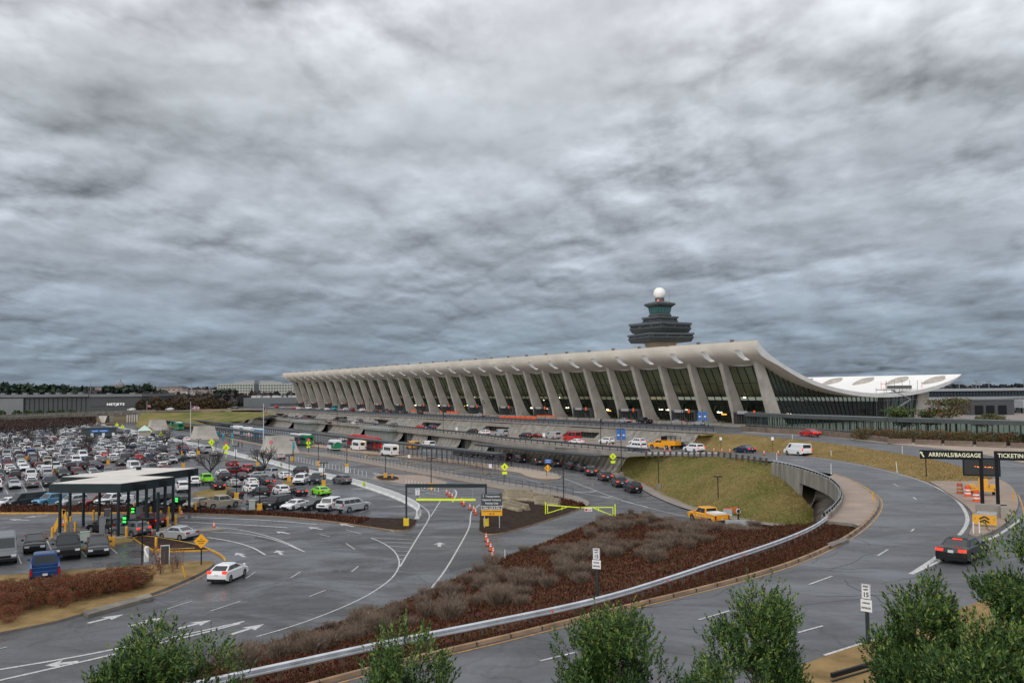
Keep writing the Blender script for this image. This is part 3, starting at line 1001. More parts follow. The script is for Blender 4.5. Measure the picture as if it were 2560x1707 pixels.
ROOFP = [(8.4, 27.75), (7.2, 26.3), (6.2, 25.5), (3.9, 23.95), (1.4, 22.7), (-1.1, 21.55), (-6.9, 19.2), (-12.9, 17.3), (-19.1, 15.95), (-25.4, 14.95), (-32, 14.3), (-38.8, 14.0), (-45.8, 14.05), (-53.1, 14.5), (-60.6, 15.4), (-68.4, 16.75), (-74.4, 18.2), (-76.9, 19.3)]
rp = smoothline(ROOFP, 46, 2)
under = []
for i, (t, z) in enumerate(rp):
 a, b = rp[max(0, i - 1)], rp[min(len(rp) - 1, i + 1)]
 dt, dz = b[0] - a[0], b[1] - a[1]
 l = math.hypot(dt, dz)
 th = 0.22 + 0.85 * sstep(0, 8, i) * sstep(0, 5, len(rp) - 1 - i)
 nt_, nz_ = -dz / l, dt / l            # normal
 if nz_ > 0:
  nt_, nz_ = -nt_, -nz_
 under.append((t + nt_ * th, z + nz_ * th))
n0 = len([1 for t, z in rp if t > -1.5])
uf = smoothline([(8.35, 27.6), (8.8, 27.1), (8.95, 26.2), (8.6, 25.1), (7.6, 24.1), (6.0, 23.2), (4.2, 22.55), (1.5, 21.6), under[n0]], n0 + 1, 2)
under[:n0 + 1] = uf
mb = MB()
S_ = {L_ROOF0, L_ROOF1}
HOLE = set()
for k in range(32):
 S_.update((BAY * k + .3, BAY * k + 2.3, BAY * k - 3))
 S_.add(BAY * k + 6.1)
 HOLE.add(round(BAY * k + .3, 3))
S_ = sorted(v for v in S_ if L_ROOF0 <= v <= L_ROOF1)
ro = [[W(s, t, z) for t, z in rp] for s in S_]
un = [[W(s, t, z) for t, z in under] for s in S_]
jh = [j for j in range(len(rp)) if 3.6 < rp[j][0] < 7.3]      # crescent openings beside each pylon
j0_, j1_ = jh[0], jh[-1]
hb = MB()
nr = len(rp)
for gi, (grid, mi_) in enumerate(((ro, 1), (un, 0))):
 fs = []
 for i in range(len(S_) - 1):
  hole = round(S_[i], 3) in HOLE
  for j in range(nr - 1):
   if hole and j0_ <= j < j1_:
    continue
   q = (i * nr + j, i * nr + j + 1, (i + 1) * nr + j + 1, (i + 1) * nr + j)
   fs.append(q if gi == 0 else q[::-1])
 mb.m(mi_).add([p for r in grid for p in r], fs)
for i in range(len(S_) - 1):
 if round(S_[i], 3) in HOLE:
  for q in (i, i + 1):
   hb.loft([ro[q][j0_:j1_ + 1], un[q][j0_:j1_ + 1]])
  for j in (j0_, j1_):
   hb.add([ro[i][j], ro[i + 1][j], un[i + 1][j], un[i][j]], [(0, 1, 2, 3)])
mb.m(0)
mb.loft([[r[0] for r in un], [r[0] for r in ro]])
mb.loft([[r[-1] for r in ro], [r[-1] for r in un]])
mb.m(2).loft([ro[0], un[0]])
mb.loft([un[-1], ro[-1]])
tag(TB(hb, "roof_openings", mat("opening_white", (.85, .85, .84), .5)), kind="stuff")
roof = TB(mb, "roof", [M_ROOF, M_ROOFTOP, mat("roof_edge", (0.60, 0.60, 0.60), 0.6, .08, .3)], True)
for p in roof.data.polygons:
 if p.material_index == 2:
  p.use_smooth = False
def under_z(t):
 for a, b in zip(under, under[1:]):
  if b[0] <= t <= a[0]:
   return a[1] + (b[1] - a[1]) * (a[0] - t) / (a[0] - b[0])
 return under[0][1]
# pylons
colp = [(-.2, ZD), (0.0, 7.5), (0.25, 9.0), (4.3, 22.0), (5.3, 24.9), (2.9, 24.2), (1.95, 21.9), (-3.9, 9.3), (-4.9, 7.8), (-6.6, ZD)]
slot = [(7.3, 25.6), (6.4, 24.6), (5.3, 23.8), (4.6, 23.0)]
for k in range(32):
 s = BAY * k
 mb = MB()
 w = .55
 for sg in (-1, 1):
  mb.v += [W(s - .5 + sg * (w + (.12 if z > 21 else 0)), t, z) for t, z in colp]
 n_ = len(colp)
 mb.f = [list(range(n_)), list(range(2 * n_ - 1, n_ - 1, -1))] + [[i, i + n_, (i + 1) % n_ + n_, (i + 1) % n_] for i in range(n_)]
 mb.mi = [0] * len(mb.f)
 TB(mb, "column", M_COLUMN)
 # back pylon
 # back pylon
 mb = MB()
 bp_ = [(-59.8, 3.0), (-63.2, 14.3), (-68.3, 15.2), (-65.8, 3.0)]
 for sg in (-1, 1):
  mb.v += [W(s + sg * .5, t, z) for t, z in bp_]
 mb.f = [[0, 1, 2, 3], [7, 6, 5, 4], [0, 4, 5, 1], [1, 5, 6, 2], [2, 6, 7, 3], [3, 7, 4, 0]]
 mb.mi = [0] * 6
 if k < 2 or k == 31:
  TB(mb, "column", M_COLUMN)
 # lens shaped hump where the back pylon comes through the roof
 if k < 5:
  mb = MB()
  rows = []
  for i in range(9):
   a = i / 8
   t = -66.5 - 9.5 * a
   zt = 0
   for p0, p1 in zip(rp, rp[1:]):
    if p1[0] <= t <= p0[0]:
     zt = p0[1] + (p1[1] - p0[1]) * (p0[0] - t) / (p0[0] - p1[0])
   hw = 2.9 * math.sin(math.pi * (0.06 + .88 * a)) ** .7
   rows.append([W(s + hw * c, t, (zt or rp[-1][1]) - .1 + 1.1 * math.cos(c * 1.57) * math.sin(math.pi * (0.05 + .9 * a))) for c in (-1, -.6, -.2, .2, .6, 1)])
  mb.loft(rows)
  TB(mb, "roof_hump", mat("hump_concrete", (0.40, 0.37, 0.33), .8, .25, .6), True)
 if k < 31:
  # curtain wall of one bay
  gz = [(-6.3, ZD), (-4.9, 7.7), (-3.85, 9.3), (-2.3, 12.6), (-.15, 17.2), (2.0, 22.0)]
  mb = MB()
  rows = []
  for j in range(9):
   a = j / 8
   sag = .6 * math.sin(math.pi * a)
   rows.append([W(s + .05 + (BAY - 1.1) * a, t, z if z < 21 else z - sag) for t, z in gz])
  mb.loft(rows)
  win = TB(mb, "window", M_GLASS, True)
  mb = MB()
  for j in range(5):
   a = j / 4
   sag = .6 * math.sin(math.pi * a)
   ss_ = s + .12 + (BAY - 1.24) * a
   for (t0, z0), (t1, z1) in zip(gz, gz[1:]):
    mb.bar(W(ss_, t0 + .06, z0), W(ss_, t1 + .06, z1 if z1 < 21 else z1 - sag), .13, .26)
  for t, z in ((-2.3, 12.6), (-.15, 17.2)):
   mb.bar(W(s + .6, t + .08, z), W(s + BAY - .6, t + .08, z), .09, .13)
  pr = [W(s + .1 + (BAY - 1.2) * j / 8, 2.08, 21.95 - .6 * math.sin(math.pi * j / 8)) for j in range(9)]
  for a, b in zip(pr, pr[1:]):
   mb.bar(a, b, .2, .22)
  TB(mb, "window_frame", M_MULL, parent=term)
  # soffit spandrel above the glass
  mb = MB()
  mb.loft([[W(s + BAY * j / 8, 2.03, 21.98 - .6 * math.sin(math.pi * j / 8)) for j in range(9)],
     [W(s + BAY * j / 8, 2.6, under_z(2.6) + .02) for j in range(9)]], flip=True)
  TB(mb, "soffit", M_ROOF)
  mb = MB()
  lo_ = [W(s + BAY * (j + .5) / 8, 0, 0) for j in range(8)]
  # rim floodlight
  fl = MB()
  fl.box(W(s + 3.5, 8.2, 27.95), (.9, .6, .45), UAZ)
  TB(fl, "floodlight", mat("bronze_lamp", (0.16, 0.11, 0.08), .6))
# the gable: glass fan between the end pylons
topg = [(t, under_z(t)) for t in [1.9 - i * 66.2 / 34 for i in range(35)]]
botg = [(-6.6 - i * 53.7 / 34, ZD - 3.4 * sstep(8, 34, i)) for i in range(35)]
mb = MB()
mb.loft([[W(0, t, z) for t, z in botg], [W(0, t, z + .1) for t, z in topg]])
TB(mb, "window", M_GLASSG)
mb = MB()
for (t0, z0), (t1, z1) in zip(botg, topg):
 mb.bar(W(-.1, t0, z0), W(-.1, t1, z1), .13, .3)
for kz in (.3, .62):
 for i in range(34):
  if topg[i][1] > 15 or kz == .3:
   a = W(-.1, botg[i][0] + (topg[i][0] - botg[i][0]) * kz, botg[i][1] + (topg[i][1] - botg[i][1]) * kz)
   b = W(-.1, botg[i + 1][0] + (topg[i + 1][0] - botg[i + 1][0]) * kz, botg[i + 1][1] + (topg[i + 1][1] - botg[i + 1][1]) * kz)
   mb.bar(a, b, .1, .16)
TB(mb, "window_frame", M_MULL)
mb = MB()
mb.loft([[W(31 * BAY, t, z) for t, z in botg], [W(31 * BAY, t, z) for t, z in topg]])
TB(mb, "window", M_GLASSG)
# interior
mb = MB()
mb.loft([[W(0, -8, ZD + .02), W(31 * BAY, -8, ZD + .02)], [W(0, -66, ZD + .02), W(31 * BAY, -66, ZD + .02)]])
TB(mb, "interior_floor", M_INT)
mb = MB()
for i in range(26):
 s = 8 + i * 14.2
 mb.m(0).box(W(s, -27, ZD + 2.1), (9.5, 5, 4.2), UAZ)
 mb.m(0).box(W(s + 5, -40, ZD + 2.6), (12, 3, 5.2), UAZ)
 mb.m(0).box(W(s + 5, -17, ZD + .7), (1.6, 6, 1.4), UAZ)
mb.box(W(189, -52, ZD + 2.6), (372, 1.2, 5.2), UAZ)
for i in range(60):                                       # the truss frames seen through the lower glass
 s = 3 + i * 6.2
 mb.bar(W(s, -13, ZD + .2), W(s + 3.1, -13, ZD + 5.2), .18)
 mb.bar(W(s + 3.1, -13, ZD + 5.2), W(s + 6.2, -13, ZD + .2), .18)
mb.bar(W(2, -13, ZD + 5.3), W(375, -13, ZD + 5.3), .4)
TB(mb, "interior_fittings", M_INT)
mb = MB()
rng = random.Random(4)
for k in range(31):
 for j in range(2):
  mb.box(W(k * BAY + 3 + j * 4 + rng.uniform(-1, 1), -10.5 - rng.uniform(0, 4), ZD + 2.5 + rng.choice((0, 0, .4))), (1.3, .4, .28), UAZ)
 if rng.random() < .5:
  mb.box(W(k * BAY + rng.uniform(2, 10), -14 - rng.uniform(0, 16), rng.uniform(11, 15)), (.5, .5, .3), UAZ)
TB(mb, "ceiling_light", M_LAMPW)
mb = MB()
for k in range(8, 30, 1):
 mb.box(W(k * BAY + 7.5, -1.6, 20.1), (.5, .4, .4), UAZ)
TB(mb, "spotlight", M_LAMPW)
mb = MB()
for k in range(0, 31):                                    # amber flight boards and shop lights deep inside
 if rng.random() < .6:
  mb.box(W(k * BAY + rng.uniform(3, 9), -12.6, ZD + 1.7 + rng.random()), (rng.uniform(.8, 2.4), .2, .35), UAZ)
TB(mb, "display_board", mat("amber_board", (.8, .4, .1), .5, emit=(1, .42, .08), estr=1.6))
# entrance vestibules in every other bay, each with its orange door number
M_VEST = mat("vestibule_grey", (0.085, 0.09, 0.095), 0.5)
M_NUM = mat("orange_number_panel", (0.85, 0.12, 0.02), .5, emit=(1, .12, .02), estr=.1)
for k in range(0, 31, 2):
 s = BAY * k
 mb = MB()
 mb.box(W(s + 6.2, -1.8, ZD + 3.1), (9.6, 5.2, .45), UAZ)
 for j in range(11):
  mb.box(W(s + 1.6 + j * .93, .7, ZD + 1.45), (.1, .1, 2.9), UAZ)
 mb.box(W(s + 1.5, -1.6, ZD + 1.45), (.12, 4.6, 2.9), UAZ)
 mb.box(W(s + 10.9, -1.6, ZD + 1.45), (.12, 4.6, 2.9), UAZ)
 v = TB(mb, "entrance", M_VEST)
 mb = MB()
 mb.box(W(s + 3.4, .95, ZD + 3.15), (.65, .12, 1.1), UAZ)
 TB(mb, "number_panel", M_NUM, parent=v)
 mb = MB()
 mb.box(W(s + 7.6, .9, ZD + 3.1), (3.6, .1, .8), UAZ)
 TB(mb, "canopy_sign", mat("pale_sign", (.35, .36, .37), .5), parent=v)
# low parapet boxes along the departures pavement
mb = MB()
for i in range(62):
 mb.box(W(6 + i * 6.1, 13.0, ZD + .45), (5.2, .5, .75), UAZ)
tag(mb.build("planter_wall", M_CONC), "long row of low concrete kerb walls at the edge of the departures pavement", "low wall")
mb = MB()
mb.loft([[W(-12, 1.5, ZD + .12), W(-12, 12.6, ZD + .12)], [W(395, 1.5, ZD + .12), W(395, 12.6, ZD + .12)]])
mb.loft([[W(-12, 12.6, ZD + .12), W(-12, 12.65, ZD - .05)], [W(395, 12.6, ZD + .12), W(395, 12.65, ZD - .05)]])
tag(mb.build("pavement", M_TERR), kind="structure")
# ------------------------------------------------------------ decks and retaining walls
def STMB(name, mb, mats, label=None, cat=None, kind=None, group=None, parent=None, smooth=False):
 o = mb.build(name, mats, parent, smooth=smooth)
 return tag(o, label, cat, group, kind)
mb = MB()
mb.loft([[W(-20, 12, ZD - .02), W(-20, 37.3, ZD - .02)], [W(400, 12, ZD - .02), W(400, 37.3, ZD - .02)]])
STMB("road", mb, M_ASPHU, kind="structure")
wall_o = empty("departures_wall", W(190, 40, 3.6), 0, "slanting weathered concrete wall and beams that hold up the departures road", "retaining wall")
lo = Vector(W(190, 40, 3.6))
def WB(mb, name, mats, parent, lo):
 mb.v = [(v[0] - lo.x, v[1] - lo.y, v[2] - lo.z) for v in mb.v]
 return mb.build(name, mats, parent)
DOORS = [26.6 + 43.5 * i - 43.5 * 0 for i in range(0, 9)]
segs, s0 = [], -20.0
for d in DOORS:
 segs.append((s0, d - 7.0))
 s0 = d + 7.0
segs.append((s0, 400))
for a, b in segs:
 mb = MB()
 prof = [(37.3, 6.3), (37.9, 5.9), (38.9, 4.8), (40.2, 3.9), (41.4, 3.4)]
 mb.loft([[W(a - 1.2 * (6.3 - z) * 0, t, z) for t, z in prof], [W(b, t, z) for t, z in prof]])
 for e in (a, b):
  mb.add([W(e, t, z) for t, z in prof] + [W(e, 37.3, 3.4)], [tuple(range(6)), tuple(range(5, -1, -1))])
 WB(mb, "wall", M_CONCST, wall_o, lo)
for d in DOORS:
 mb = MB()
 mb.box(W(d, 37.6, 5.55), (26, 2.0, .95), UAZ)
 WB(mb, "beam", M_CONC, wall_o, lo)
 mb = MB()
 mb.loft([[W(d - 7, 37.0, 3.5), W(d - 7, 37.0, 5.6)], [W(d + 7, 37.0, 3.5), W(d + 7, 37.0, 5.6)]], flip=True)
 WB(mb, "doorway", mat("dark_glass_front", (0.045, 0.048, 0.046), .2), wall_o, lo)
 mb = MB()
 for j in range(10):
  mb.box(W(d - 5.5 + j * 1.2, 37.3, 4.55), (.12, .12, 2.1), UAZ)
 WB(mb, "door_frame", mat("door_frame_grey", (.10, .12, .12), .5), wall_o, lo)
mb = MB()
mb.box(W(190, 37.5, 6.42), (420, .5, .3), UAZ)
WB(mb, "coping", M_CONC, wall_o, lo)
def railing(s0, s1, t, z, label, step=2.44, panel=True, tfun=None):
 o = empty("railing", W((s0 + s1) / 2, t, z), 0, label, "railing")
 lo = Vector(W((s0 + s1) / 2, t, z))
 mb, pb = MB(), MB()
 n_ = int((s1 - s0) / step)
 tf = tfun or (lambda s: t)
 for i in range(n_ + 1):
  s = s0 + i * step
  mb.box(W(s, tf(s), z + .55), (.13, .13, 1.1), UAZ)
  if i < n_:
   pb.bar(W(s, tf(s) + .08, z + .98), W(s + step, tf(s + step) + .08, z + .98), .10, .42)
   pb.bar(W(s, tf(s) + .05, z + .42), W(s + step, tf(s + step) + .05, z + .42), .07, .1)
 tag(WB(mb, "posts", M_RAIL, o, lo), kind="stuff")
 WB(pb, "rail", M_RAIL, o, lo)
 return o
railing(-19, 395, 37.4, 6.55, "long blue grey railing along the edge of the departures deck")
# arrivals deck
TARR = lambda s: 65.4 - 0.5 * sstep(-32, 10, s) - 6.4 * sstep(14, 60, s) - 7.5 * sstep(60, 160, s) - 5 * sstep(200, 380, s)
SS = [-32 + i * 8 for i in range(54)]
mb = MB()
mb.loft([[W(s, 36, 3.62) for s in SS], [W(s, TARR(s) + .2, 3.62) for s in SS]], flip=True)
M_ARRR = mat("arrivals_road_concrete", (0.24, 0.20, 0.16), 0.7, 0.18, 0.12, detail=8, rvar=.15)
STMB("road", mb, M_ARRR, kind="structure")
mb = MB()
mb.loft([[W(s, 41.2, 3.78) for s in SS if s > -12], [W(s, 44.2, 3.78) for s in SS if s > -12], [W(s, 44.25, 3.5) for s in SS if s > -12]], flip=True)
STMB("pavement", mb, M_TERR, kind="structure")
aw = empty("arrivals_wall", W(150, 62, 0), 0, "stained concrete wall and edge beam below the arrivals road", "retaining wall")
lo = Vector(W(150, 62, 0))
mb = MB()
for a, b in zip(SS, SS[1:]):
 mb.bar(W(a, TARR(a) + .25, 3.45), W(b, TARR(b) + .25, 3.45), .7, 1.0)
WB(mb, "edge_beam", M_CONC, aw, lo)
mb = MB()
LD = [29.8 + 22.2, 29.8, 95, 139, 182, 226, 270, 314, 74]
def isopen(s): return any(abs(s - d) < 5 for d in LD)
fine = [-32 + i * 2 for i in range(212)]
for a, b in zip(fine, fine[1:]):
 if not isopen((a + b) / 2):
  pr = [(-.2, 3.0), (0.1, 2.0), (.8, .9), (2.0, 0.0)]
  mb.loft([[W(a, TARR(a) + t, z) for t, z in pr], [W(b, TARR(b) + t, z) for t, z in pr]])
 else:
  mb.loft([[W(a, TARR(a) - 1.3, 3.0), W(a, TARR(a) - 1.3, 0)], [W(b, TARR(b) - 1.3, 3.0), W(b, TARR(b) - 1.3, 0)]])
WB(mb, "wall", M_CONCST, aw, lo)
mb = MB()
for i in range(30):
 s = -30 + i * 1.75
 mb.add([W(s - .2, 65.2, 3.0), W(s + .2, 65.2, 3.0), W(s + .2, 67.6, 0), W(s - .2, 67.6, 0), W(s - .2, 64, 0), W(s + .2, 64, 0)],
     [(0, 1, 2, 3), (0, 3, 4), (1, 5, 2), (0, 4, 5, 1)])
WB(mb, "buttress", M_CONCDK, aw, lo)
for d in LD:
 mb = MB()
 for j in range(9):
  mb.box(W(d - 5 + j * 1.2, TARR(d) - 1.1, 1.4), (.14, .14, 2.8), UAZ)
 WB(mb, "door_frame", MATS["door_frame_grey"], aw, lo)
railing(-31, 395, 65.4, 3.75, "blue grey railing along the outer edge of the arrivals road", 2.44, True, TARR)
# grey planter boxes bumping out of the arrivals wall
for s in (117, 205):
 mb = MB()
 mb.box(W(s, TARR(s) + 2.2, 3.5), (25, 5.0, .8), UAZ)
 mb.box(W(s, TARR(s) + 1.6, 1.6), (23, 3.4, 3.1), UAZ)
 o = mb.build("stair_block", mat("pale_green_concrete", (.24, .26, .24), .7, .15, .4))
 tag(o, "grey green concrete block bulging out of the arrivals wall" + (", nearer one" if s == 117 else ", farther one"), "concrete block", "blocks along the arrivals wall")
# covered walkway along the taxi lane, with its lamps
def canopy(name, s0, s1, t, w, z, label, lamps, step=2.6, zb=0.0, posts=(-1, 1)):
 o = empty(name, W((s0 + s1) / 2, t, zb), 0, label, "canopy")
 lo = Vector(W((s0 + s1) / 2, t, zb))
 mb = MB()
 mb.box(W((s0 + s1) / 2, t, z), (s1 - s0, w, .22), UAZ)
 mb.box(W((s0 + s1) / 2, t + w / 2 + .05, z - .02), (s1 - s0, .1, .4), UAZ)
 WB(mb, "canopy_roof", mat("dark_canopy", (.035, .042, .045), .5), o, lo)
 mb = MB()
 n_ = int((s1 - s0) / step)
 for i in range(n_ + 1):
  for q in posts:
   mb.box(W(s0 + i * step, t + q * (w / 2 - .3), (z + zb) / 2), (.1, .1, z - zb), UAZ)
 tag(WB(mb, "posts", M_RAIL, o, lo), kind="stuff")
 if lamps:
  mb = MB()
  for i in range(n_):
   mb.box(W(s0 + 1.3 + i * step, t + w / 2 - .3, z - .2), (lamps, .18, .12), UAZ)
  WB(mb, "lamp", M_LAMP, o, lo)
 return o
canopy("canopy", -3.5, 320, 81.5, 3.0, 3.1, "very long thin dark canopy with warm lamps over the taxi rank walkway", 1.0)
canopy("canopy", 92, 325, 93.0, 3.4, 3.0, "dark flat canopy over the bus stops behind the tapered concrete shafts", 0, 3.2)
canopy("canopy", -20, 28, 68.2, 3.4, 3.0, "dark canopy fixed to the ribbed wall below the arrivals road, small lamps underneath", .28, 5.0, 0.0, (1,))
# tapered concrete ventilation shafts
for s, t, dx in ((75.5, 103, 9.2), (162.6, 103.4, 9.6), (253.6, 103.4, 9.6)):
 o = empty("concrete_shaft", W(s, t, 0), UAZ, {75.5: "nearest tapered concrete shaft beside the bus lane", 162.6: "middle tapered concrete shaft with a red sign above", 253.6: "farthest tapered concrete shaft by the overpass"}[s], "concrete shaft", "tapered concrete shafts")
 mb = MB()
 rows = []
 for z, k in ((0, 1.0), (1.4, .86), (2.9, .76), (4.3, .70)):
  hx, hy = 5.7 * k, 3.9 * k
  rows.append([(-hx, -hy, z), (hx, -hy, z), (hx, hy, z), (-hx, hy, z)])
 mb.loft(rows, closed=True)
 mb.add(rows[-1], [(0, 1, 2, 3)])
 b_ = mb.build("shaft_body", M_COLUMN, o)
 mb = MB()
 mb.box((0, 0, 4.32), (7.4, 4.8, .14))
 mb.build("shaft_rim", M_CONC, o)
# ------------------------------------------------------------ control tower behind the roof
tw = empty("control_tower", W(189, -130, 0), 0, "dark stepped air traffic control tower topped with a white radome ball", "control tower")
M_TWR = mat("tower_cladding", (0.045, 0.054, 0.054), .5, .2, .3, stretch=(1, 1, .2))
M_TWRL = mat("tower_parapet", (0.085, 0.095, 0.10), .5, .15, .4)
M_TWG = mat("tower_glass", (0.03, 0.13, 0.13), .1, spec=.8)
M_TWGD = mat("tower_window_dark", (0.01, 0.014, 0.018), .15, spec=.8)
R1_, R2_, R3_ = math.radians(17.4), math.radians(37.1), math.radians(28)
mb = MB()
mb.box((0, 0, 18.5), (12.0, 12.0, 37), R1_)
mb.box((0, 0, 38.2), (11.2, 11.2, 2.6), R1_, 1.12)
mb.build("shaft", mat("tower_shaft_tan", (.42, .33, .24), .8, .1, .3), tw)
def tier(z0, z1, z2, z3, a0, a1, rz, wins):
 """tapering underside z0-z1, window band z1-z2, parapet z2-z3"""
 mb = MB()
 mb.box((0, 0, (z0 + z1) / 2), (a0, a0, z1 - z0), rz, a1 / a0)
 mb.box((0, 0, (z1 + z2) / 2), (a1 - .5, a1 - .5, z2 - z1), rz)
 b = mb.build("tier", M_TWR, tw)
 mb = MB()
 mb.box((0, 0, (z2 + z3) / 2), (a1 + .5, a1 + .5, z3 - z2), rz)
 mb.box((0, 0, z1 + .1), (a1 + .3, a1 + .3, .35), rz)
 mb.build("parapet", M_TWRL, b)
 mb = MB()
 co, si = math.cos(rz), math.sin(rz)
 for f in range(4):
  for i in range(wins):
   if (i * 7 + f * 3) % 5 == 0:
    continue
   x = (i + .5) / wins * (a1 - 2) - (a1 - 2) / 2
   c, s_ = math.cos(rz + f * math.pi / 2), math.sin(rz + f * math.pi / 2)
   y = -(a1 / 2 - .22)
   mb.box((x * c - y * s_, x * s_ + y * c, (z1 + z2) / 2 + .15), ((a1 - 2) / wins - .35, .1, (z2 - z1) * .62), rz + f * math.pi / 2)
 mb.build("window_band", M_TWGD, b)
tier(39.4, 41.6, 43.0, 43.9, 23.0, 25.0, R1_, 14)
tier(44.4, 46.5, 48.3, 49.4, 20.4, 22.4, R2_, 12)
tier(49.5, 50.2, 51.8, 52.7, 12.0, 13.0, R3_, 7)
mb = MB()
mb.box((0, 0, 44.2), (19, 19, .7), R2_)
mb.box((0, 0, 53.0), (7.6, 7.6, .7), R3_, 1.12)
mb.box((0, 0, 54.0), (8.5, 8.5, 1.3), R3_, .86)
mb.box((0, 0, 58.1), (8.3, 8.3, 1.2), R3_, 1.32)
mb.box((0, 0, 59.2), (11.4, 11.4, 1.0), R3_)
mb.build("cab_frame", M_TWR, tw)
mb = MB()
mb.box((0, 0, 56.2), (7.4, 7.4, 3.0), R3_, 1.12)
cab = mb.build("cab_glass", M_TWG, tw)
mb = MB()
for f in range(4):
 for i in range(5):
  c, s_ = math.cos(R3_ + f * math.pi / 2), math.sin(R3_ + f * math.pi / 2)
  k = -1 + i * .5
  p0, p1 = (3.74 * k, -3.74), (4.2 * k, -4.2)
  mb.bar((p0[0] * c - p0[1] * s_, p0[0] * s_ + p0[1] * c, 54.7), (p1[0] * c - p1[1] * s_, p1[0] * s_ + p1[1] * c, 57.6), .18)
mb.build("mullions", M_TWR, cab)
mb = MB()
mb.box((0, 0, 60.3), (11.0, 11.0, 1.3), R3_, .45)
mb.lathe((0, 0, 60.6), [(2.4, 0), (2.45, 1.8), (2.3, 2.1)], 20)
mb.build("cab_roof", M_TWRL, tw)
mb = MB()
mb.lathe((0, 0, 65.0), [(3.15 * math.sin(math.pi * (0.01 + .86 * (1 - i / 16))), -3.15 * math.cos(math.pi * (0.01 + .86 * (1 - i / 16))) * -1 * -1) for i in range(17)][::-1], 28)
rd = mb.build("radome", mat("radome_white", (.85, .85, .82), .5), tw, smooth=True)
mb = MB()
for x, y, z, h in ((4.5, -3, 60, 6.5), (-4, -6, 53, 3), (4, -6, 53, 3), (-9, 2, 49.4, 2), (9, 1, 49.4, 1.5)):
 mb.tube([(x, y, z), (x, y, z + h)], .06, 5)
mb.build("antennas", M_TWRL, tw)
mb = MB()
mb.lathe((-1.2, -2.6, 60.9), [(.3, 0), (.35, .3), (.2, .6)], 8)
mb.build("beacon", M_REDLIT, tw)
# ------------------------------------------------------------ vehicles
PAINT = {}
for nm, c, met in (("white", (.78, .79, .80), 0), ("silver", (.46, .48, .50), .4), ("grey", (.17, .18, .19), .3), ("dark grey", (.040, .044, .050), .2),
       ("black", (.009, .010, .012), 0), ("deep blue", (.008, .045, .16), .1), ("dark blue", (.015, .028, .075), .2), ("blue", (.02, .10, .30), .2), ("light blue", (.10, .28, .45), .2), ("red", (.50, .018, .018), 0),
       ("dark red", (.16, .012, .016), .2), ("lime green", (.25, .75, .03), 0), ("beige", (.42, .38, .30), .3), ("yellow", (.85, .36, .012), 0),
       ("teal", (.02, .30, .38), 0), ("green", (.01, .22, .10), 0), ("brown", (.10, .065, .045), .3)):
 PAINT[nm] = mat("paint_" + nm.replace(" ", "_"), c, 0.34, metal=met, coat=.35, spec=.35)
SPEC = {
 "sedan": dict(L=4.85, W=1.84, H=1.45, low=[(-2.42, .34), (-2.42, .74), (-2.32, 1.0), (-1.5, 1.04), (1.0, .97), (2.0, .82), (2.34, .62), (2.42, .34)], g=(-1.85, 1.1, -.95, .30), wr=.33, wx=(1.42, -1.40)),
 "hatchback": dict(L=4.48, W=1.76, H=1.49, low=[(-2.22, .34), (-2.24, .80), (-2.12, 1.06), (-1.2, 1.04), (1.2, .95), (1.9, .82), (2.16, .62), (2.22, .34)], g=(-2.08, 1.45, -1.15, .15), wr=.32, wx=(1.36, -1.34)),
 "suv": dict(L=4.75, W=1.9, H=1.71, low=[(-2.34, .42), (-2.38, .92), (-2.28, 1.12), (-1.5, 1.12), (1.05, 1.08), (1.95, .98), (2.30, .78), (2.36, .42)], g=(-2.26, 1.2, -1.9, .45), wr=.37, wx=(1.42, -1.38)),
 "large suv": dict(L=5.35, W=2.04, H=1.92, low=[(-2.66, .48), (-2.68, 1.0), (-2.62, 1.22), (-1.5, 1.22), (1.35, 1.18), (2.35, 1.12), (2.6, .9), (2.66, .48)], g=(-2.60, 1.45, -2.42, .72), wr=.41, wx=(1.68, -1.52)),
 "jeep": dict(L=4.3, W=1.88, H=1.85, low=[(-2.1, .5), (-2.12, 1.0), (-2.1, 1.18), (-1.2, 1.18), (.75, 1.16), (1.9, 1.14), (2.1, 1.0), (2.12, .5)], g=(-2.06, .82, -2.0, .52), wr=.41, wx=(1.3, -1.2)),
 "pickup": dict(L=5.85, W=2.03, H=1.93, low=[(-2.9, .55), (-2.92, .98), (-2.9, 1.02), (-.8, 1.04), (-.75, 1.22), (1.55, 1.18), (2.65, 1.12), (2.88, .92), (2.92, .55)], g=(-.85, 1.65, -.68, .85), wr=.42, wx=(1.88, -1.78)),
 "van": dict(L=5.7, W=2.0, H=2.12, low=[(-2.82, .45), (-2.84, .9), (-2.82, 1.25), (-1.5, 1.25), (1.75, 1.2), (2.6, 1.02), (2.82, .8), (2.86, .45)], g=(-2.80, 2.0, -2.74, 1.2), wr=.38, wx=(1.75, -1.6)),
 "high roof van": dict(L=5.98, W=2.06, H=2.68, low=[(-2.95, .45), (-2.98, .9), (-2.97, 1.35), (-1.5, 1.35), (2.0, 1.3), (2.75, 1.1), (2.95, .85), (2.98, .45)], g=(-2.95, 2.15, -2.88, 1.15), wr=.38, wx=(1.85, -1.8)),
}
